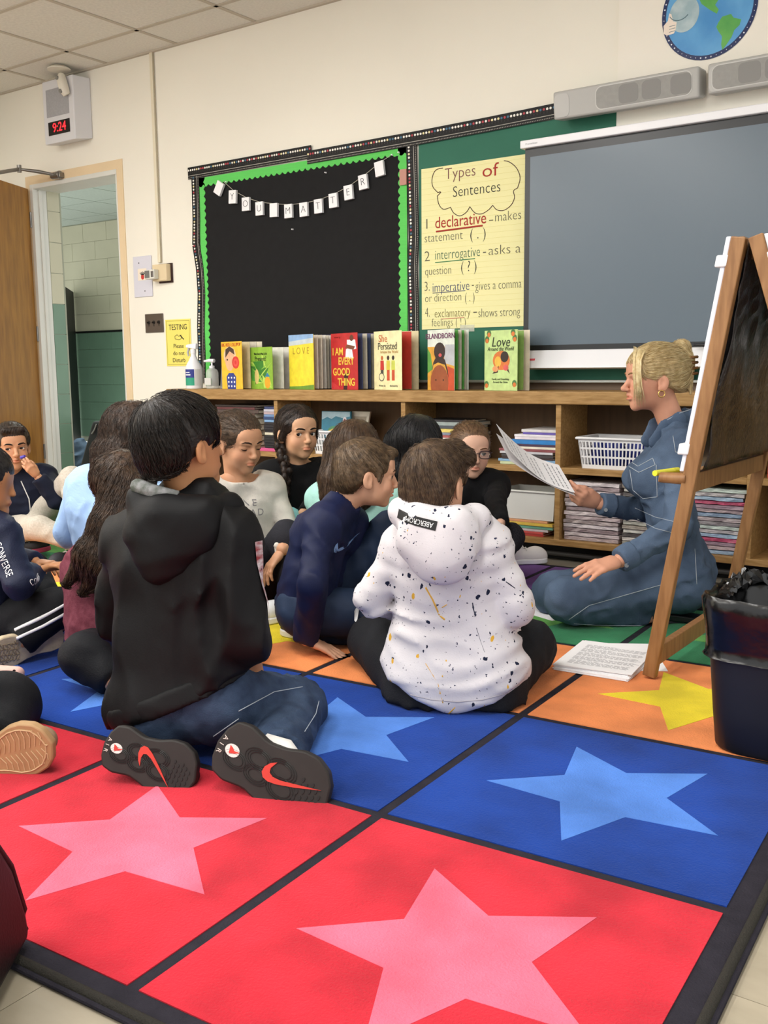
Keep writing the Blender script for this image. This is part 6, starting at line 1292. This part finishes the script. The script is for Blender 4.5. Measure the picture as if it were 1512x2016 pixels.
# ------------------------------------------------------------ the other children
def seat(px, py, tt, deg, lean=.02, tight=False, **ov):
    hd = at(px, py, tt); f = dirh(deg); s = (hd.z-.011)/.60; b = hd-f*((lean+.02)*s); return pose((b.x, b.y), (f.x, f.y), s, lean, tight, hd=hd, **ov)
def long_hair(length=.25, thick=.011, w=.055, part=True, front=-.01, back=-.085, lower=.6):
    H = Field(); H.ell((0, -.014, .036), (.0735+thick, .0915+thick, .075+thick), .01); H.ell((0, .098, -.040), (.078, .075, .085+front), .010, 's')
    for s in (-1, 1): H.cap((s*.066, -.01, .03), (s*.075, -.035, -.06), .022, .026, .02)
    for x in (-1, 0, 1): H.chain([(x*w, -.055, .02), (x*w*1.15, back, -.10), (x*w*1.1, back-.005, -length*.7), (x*w*lower, back-.005, -length)], [.045, .042, .036, .012], .03)
    if part: H.ell((0, .02, .128), (.0022, .075, .010), .004, 's')
    return H
def do_hair(H, t, Mx, c, n=1300, length=.10, flow=None, seed=1, h=.0042, r=.0009, wave=0.0):
    H.d = H.d or (lambda P: groove(P, (0, -.02, .1), 54, .0012)); V, Q = H.mesh(h); hm = hairmat(*c); mk('hair', tf(Mx, V), Q, hm, t); strands(H, 'hair_strand', n, length, flow or down_flow(), Mx, hm, t, seed, r, .003, V0=V, wave=wave)
def top(t, J, name, m, g=.006, w=.96, ar=(.048, .040, .034), hem=-.03, neck=.050, seed=1, amp=.005, fr=100, h=.0085, nkz=.012, kk=.012):
    F = torso(Field(), J, g, .05, w); arm(F, J, 'L', ar, .003, kk=kk); arm(F, J, 'R', ar, .003, kk=kk); F.half(J['pel']+UP*hem, (0, 0, -1), .01); F.ell(J['nk']+UP*(nkz+.03), (neck, neck, .045), .004, 's'); F.d = folds(amp, fr, seed); cloth(name, F, m, t, h); return F
def bottoms(t, J, name, m, lr=(.080, .060, .042), seed=2, amp=.004, g=-.004, h=.009):
    G = Field(); pelvis(G, J, g); leg(G, J, 'L', lr, .003); leg(G, J, 'R', lr, .003); G.half(Vector((0, 0, .012)), (0, 0, -1)); G.d = folds(amp, 90, seed); cloth(name, G, m, t, h); return G
def feet(t, J, up=m_white, so=m_white, L=.215, only='LR', h=.006):
    f = J['f']; r = Vector((f.y, -f.x, 0))
    for s_ in only: e_ = J['an'+s_]; k_ = 1 if s_ == 'R' else -1; d_ = (-r*k_*.9+f*.35).normalized(); shoe(t, frame(Vector((e_.x, e_.y, .012))-d_*.05, d_, UP), L, up, so, 'shoe', h=h)

# 5 girl in the white shirt, eyes lowered
J = seat(470, 872, 3.52, 150, .02, True); f_ = J['f']
t, Mx = person('girl in a white long-sleeved shirt looking down, between the black hoodie and the braid', J, dirh(134, -.20), (0, 0, 1), .96, ('olive', 'C79472'), True, (0, 1, -.9), '2A1A10', '2E2018', (.16, -.0052), .0, hands=(('L', J['tipL'], (0, 0, 1), {}),))
F = top(t, J, 'shirt', fabric('white_shirt', 'DDD8CE', .85), .002, .82, (.040, .034, .030), neck=.082, seed=41, nkz=-.005)
for i, (wd, zz) in enumerate((('ONE', .0), ('SQUAD', -.035))): decal_text(F, wd, .034, J['chs']+f_*.12+UP*(.055+zz), Vector((-f_.y, f_.x, 0))*-1 if 0 else Vector((-f_.y, f_.x, 0)), UP, mat('shirt_print', '8A8788', .7), t, .001, sp=1.3)
bottoms(t, J, 'trousers', fabric('dark_trousers', '2A2A30', .8)); feet(t, J)
H = cap_hair(thick=.008, nape=-.075, tilt=.10, z0=-.03, front=.010, facey=.006, fx=.058, fz=-.024); H.ell((0, -.055, -.01), (.062, .05, .055), .03); H.cap((0, -.10, .01), (0, -.13, -.08), .026, .012, .02); H.ell((0, .02, .118), (.0022, .06, .010), .004, 's')
do_hair(H, t, Mx, ('3A2C20', '5A4634'), 1500, .07, lambda P: np.array([0, -1, -.15])+np.stack([-P[:, 0]*3, 0*P[:, 0], 0*P[:, 0]], 1), 5, .0036, .0008)

# 6 girl with the braid
J = seat(586, 852, 3.92, 160, .02, True, wrL=at(600, 1010, 3.75), wrR=at(533, 1005, 3.82), elR=at(540, 950, 3.96), elL=at(648, 945, 3.9)); f_ = J['f']
t, Mx = person('girl in a black top with a long dark braid, looking to the side', J, dirh(148, -.02), (0, 0, 1), .95, ('warm2', 'C89A78'), True, (.75, 1, .05), '1E120C', '16100C', (1.12, 0), hands=(('R', at(532, 1040, 3.78), (0, 0, 1), {}),), browth=1.15)
top(t, J, 'top', fabric('black_top', '101012', .85), .002, .90, (.044, .036, .030), hem=.0, neck=.066, seed=43, nkz=.006); bottoms(t, J, 'leggings', fabric('cyan_leggings', '8FD3D6', .8)); feet(t, J)
H = cap_hair(thick=.009, nape=-.08, tilt=.10, z0=-.035, front=.010, facey=.008, fx=.056, fz=-.022); H.ell((0, -.050, -.01), (.064, .052, .060), .03); H.ell((0, .02, .119), (.0022, .06, .010), .004, 's')
for s in (-1, 1): H.cap((s*.066, .032, .04), (s*.074, .004, -.02), .012, .014, .012)
for i in range(11):
    z = -.055-.0235*i; r_ = .0185-.0006*i; y = -.02+.075*min(1, i/4); x = .072+.002*i
    for k_ in (-1, 1): H.ell((x+.009*k_*(1 if i % 2 else -1), y+.004*k_, z), (r_*.72, r_*.8, r_*1.05), .006)
H.cap((.094, .055, -.31), (.09, .055, -.40), .016, .006, .012)
do_hair(H, t, Mx, ('1C1410', '33261E'), 1300, .05, lambda P: np.where((P[:, 2] < -.05)[:, None], np.stack([.6*np.sin(P[:, 2]*133), 0*P[:, 0], -1+0*P[:, 0]], 1), np.stack([np.sign(P[:, 0])*.8, -.35+0*P[:, 0], -.6+0*P[:, 0]], 1)), 6, .0036, .0008)

# 7 girl with glasses in the black hoodie
J = seat(926, 888, 4.02, 172, .04, knL=at(1004, 1058, 3.80), anL=at(985, 1096, 3.66), knR=at(902, 1072, 3.86), anR=at(925, 1098, 3.74), wrL=at(985, 1030, 3.66), elL=at(975, 985, 3.88)); f_ = J['f']
t, Mx = person('girl with dark glasses in a black hoodie sitting by the shelf', J, dirh(168, -.06), (.08, 0, 1), 1.0, ('pale', 'DDB098'), True, (-.25, 1, .15), '4A3A2A', '6A4A34', (1.0, 0))
top(t, J, 'hoodie', fabric('black_hoodie2', '131316', .8), .014, 1.0, (.052, .046, .038), seed=45, neck=.056); bottoms(t, J, 'leggings', fabric('speckled_leggings', '1E1E22', .9, c2='34343A', vs=160)); 
e_ = J['anL']; shoe(t, frame(fl(985, 1112, .012), (fl(1050, 1108, .012)-fl(985, 1112, .012)), UP), .22, mat('shoe_white', 'E6E2E0', .6), m_white, 'sneaker', h=.0045)
mg = mat('glasses_frame', '2A1420', .3, .5); gl = bpy.data.objects.new('glasses', None); COL.objects.link(gl); par(gl, t)
def hp_(x, y, z): return Vector(tf(Mx, np.array([[x, y, z]]))[0])
for s in (-1, 1):
    rg_ = [hp_(s*.032+.0235*math.copysign(abs(math.cos(a))**.6, math.cos(a)), .0985-.16*abs(.0235*math.cos(a)+s*0)*.3-(.006 if s*math.cos(a) > 0 else 0)*abs(math.cos(a)), -.001+.0155*math.copysign(abs(math.sin(a))**.6, math.sin(a))) for a in np.linspace(0, 6.283, 25)]
    MB().tube(rg_, .0019, 6).make('rim', mg, gl, 180); MB().tube([hp_(s*.055, .092, .006), hp_(s*.072, .06, .004), hp_(s*.078, .0, .0)], .0016, 6).make('temple', mg, gl, 180)
    MB().add(rg_[:-1], [tuple(range(24))]).make('lens', mat('lens_glass', 'F4F4F6', .05, .5, alpha=.10), gl)
MB().tube([hp_(-.0095, .099, .002), hp_(0, .103, .004), hp_(.0095, .099, .002)], .0018, 6).make('bridge', mg, gl, 180)
H = cap_hair(thick=.007, nape=-.2, tilt=.12, z0=-.03, front=.008, facey=.010, fx=.062, fz=-.026); H.chain([(0, -.08, .0), (-.05, -.085, -.10), (-.075, -.05, -.22), (-.085, -.03, -.32)], [.045, .038, .03, .014], .03); H.cap((.05, -.08, -.05), (.06, -.075, -.25), .03, .015, .03)
do_hair(H, t, Mx, ('5A4230', '7A5E44'), 1300, .09, lambda P: np.where((P[:, 2] < -.04)[:, None], np.array([0, -.1, -1.0]), np.stack([-P[:, 0]*3, -1+0*P[:, 0], -.2+0*P[:, 0]], 1)), 7, .0038, .0008)

# 8 person with black hair, seen from behind
J = seat(822, 882, 3.64, 25, .02, True); t, Mx = person('child with long black hair seen from behind, between the two brown-haired boys', J, dirh(25, -.05), (0, 0, 1), 1.0, ('warm', 'B98259'))
top(t, J, 'sweater', fabric('dark_sweater', '17171B', .9), .006, .95, seed=47, h=.011); bottoms(t, J, 'trousers', fabric('dark_trousers', '2A2A30', .8), h=.012); feet(t, J)
do_hair(long_hair(.27, .014, .058, False), t, Mx, ('0E0D0E', '1E1D20'), 1300, .14, seed=8, h=.005)
# 9 girl with parted brown hair behind the navy boy
J = seat(700, 890, 3.44, 15, .02, True); t, Mx = person('girl with parted brown hair and a mint top, mostly hidden behind the navy boy', J, dirh(15, -.12), (0, 0, 1), .95, ('olive', 'C79472'))
top(t, J, 'mint_top', fabric('mint', 'A9DCD0', .85), .004, .95, seed=49, h=.010); bottoms(t, J, 'trousers', fabric('grey_trousers', '55565C', .8), h=.012); feet(t, J)
H = long_hair(.22, .009, .052, False); H.ell((0, -.035, .122), (.0022, .075, .014), .003, 's'); do_hair(H, t, Mx, ('3A2A1E', '56412E'), 1300, .12, seed=9, h=.0038)

# 10 boy in the navy zip jacket at the left, hand at his mouth
J = seat(24, 880, 4.62, 140, -.05, knL=at(142, 942, 4.50), anL=at(150, 1070, 4.38), knR=at(78, 1040, 4.32), anR=at(165, 1072, 4.30), pel=at(45, 1040, 4.85), hipL=at(65, 1040, 4.80), hipR=at(25, 1040, 4.80), chs=at(38, 985, 4.78), nk=at(28, 932, 4.74),
    shL=at(92, 938, 4.74), shR=at(-30, 950, 4.72), elL=at(112, 985, 4.55), wrL=at(76, 940, 4.50), elR=at(-30, 1010, 4.6), wrR=at(10, 1035, 4.45))
t, Mx = person('boy in a navy zip jacket and grey sweatpants with his hand at his mouth', J, dirh(150, -.03), (-.1, 0, 1), .98, ('tan2', 'C28F6C'), True, (.5, 1, .0), '2A1A10', '17110D', (.85, 0), hands=(('L', at(50, 912, 4.44), (CF*-1+RH*.3), dict(curl=(.5, .55, .6, .65), spread=.5, thumb=(.4, .3))),), browth=1.35)
top(t, J, 'zip_jacket', fabric('navy_jacket', '161B2C', .8), .012, .95, (.052, .048, .040), seed=51, hem=-.03); bottoms(t, J, 'sweatpants', fabric('grey_sweats', 'AEA79A', .9, c2='BDB6AA', vs=120), (.078, .062, .050), amp=.008)
MB().tube([J['nk']+J['f']*.085-UP*.03, J['chs']+J['f']*.13+UP*.02, J['chs']+J['f']*.14-UP*.05], .0028, 5).make('zipper', mat('zip_white', 'D0CFCA', .6), t, 180)
feet(t, J, mat('shoe_dark', '22242C', .6), m_black, only='L')
ex = (fl(52, 1062, .07)-fl(15, 1085, .05)); shoe(t, frame(fl(8, 1098, .015), dirh(75, .12), UP), .21, mat('shoe_dark2', '1A1A1C', .5), mat('shoe_pink_sole', 'A83A56', .5), 'sneaker', h=.005)
H = cap_hair(thick=.009, nape=-.06, tilt=.45, z0=-.015, front=-.006, facey=.006); H.cap((-.04, .065, .085), (.04, .068, .085), .016, .016, .02); do_hair(H, t, Mx, ('241A14', '3A2C22'), 1000, .04, crown_flow((0, -.05, .105), .2, (0, .5, .1)), 10, .0042)
wp = thing('purple_toy', 'small purple toy held at the mouth of the boy in the zip jacket', 'toy', at(47, 900, 4.42)); MB().tube([at(42, 901, 4.43), at(49, 898, 4.42)], [.008, .006], 8).make('body', mat('toy_purple', '4A3FA8', .4), wp, 50)

# 11 boy at the left edge in the sports jacket
J = seat(-32, 950, 3.02, 70, .03, shR=at(5, 1060, 2.95), elR=at(38, 1150, 2.88), wrR=at(66, 1128, 3.02), wrL=at(70, 1108, 3.15), elL=at(-5, 1090, 3.25), knR=at(118, 1195, 2.98), anR=at(40, 1265, 2.92), knL=at(60, 1120, 3.4), anL=at(115, 1230, 3.20), shL=at(-30, 1040, 3.2))
t, Mx = person('boy at the left edge in a navy sports jacket and black striped pants', J, dirh(80, -.15), (0, 0, 1), .95, ('warm', 'B98259'), hh=.004, hands=(('R', at(92, 1118, 3.02), UP+RH*.2, dict(curl=(.4, .5, .5, .5))), ('L', at(98, 1110, 3.12), UP, dict(curl=(.4, .5, .5, .5)))))
F = top(t, J, 'sports_jacket', fabric('navy_sport', '1A2036', .6), .012, 1.0, (.054, .050, .040), seed=53, hem=-.06, amp=.007)
mw = mat('print_white', 'E2E2E4', .6); a_, b_, c_ = J['shR'], J['elR'], J['wrR']
dz = (b_-a_).normalized(); decal_text(F, 'CONVERSE', .030, a_.lerp(b_, .45)-CF*.05, dz, (RH+UP*.2), mw, t, .0015, xs=.8); dz2 = (c_-b_).normalized(); decal_text(F, 'CONVERSE', .028, b_.lerp(c_, .45)-CF*.05, dz2, UP, mw, t, .0015, xs=.62)
G = bottoms(t, J, 'track_pants', fabric('black_track', '17181B', .8), (.085, .066, .050), seed=54, amp=.006)
for o_ in (-.014, .010): seam(G, [at(30, 1248, 2.6)+UP*o_, at(85, 1222, 2.6)+UP*o_, at(138, 1192, 2.6)+UP*o_], CF, mw, t, .0060, 'side_stripe', 10, -.003)
fr_ = frame(at(128, 1252, 2.98), at(40, 1278, 2.90)-at(128, 1252, 2.98), CF*.9+UP*.3); g, fn = shoe(t, fr_, .235, mat('shoe_dark', '22242C', .6), mat('sole_gum', 'B5A58A', .7, var=.1, vs=40, bump=.5, bs=90), 'sneaker', wd=1.2, h=.006)
os_ = [c for c in g.children if c.name.startswith('outsole')][0]
for i in range(7):
    for k_ in range(2): MB().tube([fn((-.03+.06*u)+.004*math.sin(u*22+i), .150+.011*i-.006+.006*math.sin(u*14+k_*2), -.0006) for u in np.linspace(0, 1, 12)], .0014, 4).make('tread_wave', mat('sole_gum_dark', '8A7A62', .7), os_)
H = cap_hair(thick=.012, nape=-.065, tilt=.40, z0=-.02, front=-.01); do_hair(H, t, Mx, ('141212', '2A2626'), 900, .06, crown_flow((0, -.05, .105), .35, (0, .3, 0)), 11, .0045)
wp = thing('candy_wrapper', 'small purple and red wrapper between the hands of the boy at the left edge', 'wrapper', at(98, 1114, 3.0)); MB().hexa([at(90, 1122, 3.02), at(108, 1112, 3.02), at(108, 1112, 3.05), at(90, 1122, 3.05), at(88, 1116, 3.02), at(106, 1106, 3.02), at(106, 1106, 3.05), at(88, 1116, 3.05)]).make('wrapper', mat('wrapper_purple', '5A3F8A', .4, c2='A83A3A', vs=30), wp)

# 12 girl with very long brown hair in maroon
J = seat(252, 962, 2.84, 30, .03, shL=at(160, 1120, 2.86), elL=at(165, 1225, 2.78), wrL=at(215, 1275, 2.95), knL=at(168, 1292, 2.66), anL=at(222, 1342, 2.62), pel=at(205, 1275, 2.82), hipL=at(190, 1280, 2.82), hipR=at(250, 1280, 2.80), chs=at(205, 1150, 2.84)); f_ = J['f']
t, Mx = person('girl with very long brown hair in a maroon shirt, back to us', J, dirh(40, -.08), (0, 0, 1), .95, ('olive', 'C79472'), hh=.004)
top(t, J, 'maroon_shirt', fabric('maroon', '5E2A36', .9, c2='6E3844', vs=60), .010, .95, (.050, .042, .036), seed=57, hem=-.05, amp=.007); bottoms(t, J, 'leggings', fabric('black_leggings', '15161A', .75), (.080, .072, .050), seed=58)
shoe(t, frame(at(200, 1345, 2.72), at(235, 1370, 2.60)-at(200, 1345, 2.72), CF*.6+UP*.5), .21, mat('shoe_taupe', '8A7A74', .7), mat('shoe_taupe', '8A7A74', .7), 'shoe', h=.006)
H = Field(); H.ell((0, -.014, .034), (.084, .102, .084), .01); H.ell((0, .100, -.040), (.078, .075, .082), .010, 's')
loc = lambda p: np.array(Mx.inverted() @ p.to_4d())[:3]
for k_, (a_, b_, c_, d_) in enumerate((((232, 950), (208, 1030), (176, 1090), (136, 1142)), ((248, 960), (228, 1040), (198, 1110), (168, 1158)), ((268, 970), (250, 1060), (230, 1120), (196, 1150)), ((285, 990), (275, 1060), (262, 1120), (240, 1150)))):
    H.chain([loc(at(*a_, 2.76)), loc(at(*b_, 2.72)), loc(at(*c_, 2.70)), loc(at(*d_, 2.72))], [.042, .038, .034, .010], .03)
do_hair(H, t, Mx, ('291C14', '4C3828'), 2200, .16, lambda P: np.array([-.35, -.1, -1.0])+np.stack([P[:, 0]*2, P[:, 1]*1.0, 0*P[:, 0]], 1), 12, .005, .0011, .25)

# 13 child in the pale blue sweater
J = seat(268, 862, 3.24, 40, .04, True, shL=at(170, 960, 3.34), elL=at(140, 1045, 3.40), wrL=at(200, 1055, 3.55), chs=at(215, 1040, 3.30)); t, Mx = person('child with wavy brown hair in a pale blue ribbed sweater', J, dirh(50, -.08), (0, 0, 1), .95, ('olive', 'C79472'), hh=.005)
top(t, J, 'sweater', mat('cloth_rib_blue', '9DBBE6', .9, .2, var=.05, vs=20, bump=.8, bs=130, stretch=(.15, 1, .15)), .014, 1.0, (.058, .052, .040), seed=61, amp=.006); bottoms(t, J, 'trousers', fabric('dark_trousers', '2A2A30', .8), h=.012); feet(t, J)
H = long_hair(.075, .016, .045, False); do_hair(H, t, Mx, ('2A1E17', '48362A'), 1500, .09, seed=13, h=.005, wave=.7)

# 14 child at the lower left: only a knee and a shoe reach into the picture
J = pose(fl(-165, 1500), dirh(35), 1.0, knR=at(8, 1392, 2.40), anR=at(-20, 1470, 2.16), knL=at(-230, 1400, 2.5), anL=at(-150, 1450, 2.6), wrR=at(-60, 1300, 2.5), elR=at(-90, 1330, 2.25)); J['hd'] = J['nk']+UP*.14
t, Mx = person('child at the lower left edge, only a black knee and tan sole showing', J, dirh(30), (0, 0, 1), .95, ('olive', 'C79472'), hh=.006)
top(t, J, 'sweater', fabric('dark_sweater', '17171B', .9), .006, .95, seed=63, h=.012); bottoms(t, J, 'leggings', fabric('black_leggings', '15161A', .75), (.085, .082, .060), seed=64, amp=.002)
do_hair(long_hair(.2, .012, .055, False), t, Mx, ('2A1E18', '40322A'), 500, .1, seed=14, h=.007)
fr_ = frame(at(-95, 1512, 2.13), at(112, 1462, 2.10)-at(-95, 1512, 2.13), CF*.92+UP*.20); g, fn = shoe(t, fr_, .235, mat('shoe_tan', '8A7258', .7), mat('sole_tan', 'A8875F', .65, var=.08, vs=25), 'shoe', wd=1.45, h=.006)
os_ = [c for c in g.children if c.name.startswith('outsole')][0]; mt = mat('sole_tan_light', 'C2A47C', .7)
MB().tube([fn(x, y, -.0008) for x, y in sole_pts(.235, .012, 26, wd=1.45)], .0016, 5).make('tread_edge', mt, os_)
for i in range(9):
    y = .235*(.50+.05*i); w_ = np.interp(y/.235, [p[0] for p in SOLE], [p[1] for p in SOLE])*.235*1.45-.014
    for s in (-1, 1): MB().tube([fn(s*.004, y-.004, -.0008), fn(s*w_*.6, y+.004, -.0008), fn(s*w_, y+.002, -.0008)], .0013, 4).make('tread_rib', mt, os_)
ch_ = thing('pink_shoe', 'pale pink shoe tip on the rug above the black knee at the left', 'shoe', fl(30, 1338)); ff = Field(); ff.cap(at(-10, 1330, 2.72), at(34, 1326, 2.72), .030, .020, .01); ff.half(Vector((0, 0, .0125)), (0, 0, -1)); cloth('upper', ff, mat('pink_leather', 'D8B0A4', .6), ch_, .005); MB().prism(disc((0, 0), .004, 10), lambda u, v, h: at(28+u*800, 1320+v*500, 2.68), 0, .01).make('eyelet', mat('dark_edge', '3A2420', .6), ch_)

# denim jacket heaped in the corridor beside the garment bag
dj = thing('denim_jacket', 'blue denim jacket heaped on the floor of the corridor', 'jacket', onY(160, 905, 3.9)); ff = Field(); c0 = onY(158, 880, 4.12); ff.ell(c0+Vector((0, 0, -.05)), (.10, .08, .12), .03); ff.ell(c0+Vector((.02, .0, -.22)), (.13, .10, .16), .05); ff.ell(c0+Vector((0, 0, -.45)), (.16, .12, .22), .05); ff.half(Vector((0, 0, .002)), (0, 0, -1)); ff.cap(c0+Vector((0, 0, -.5)), Vector((c0.x, c0.y, .1)), .15, .16, .05); ff.d = folds(.02, 70, 77); cloth('cloth', ff, denim('worn', '3E4E60', '2E3C4C'), dj, .011)
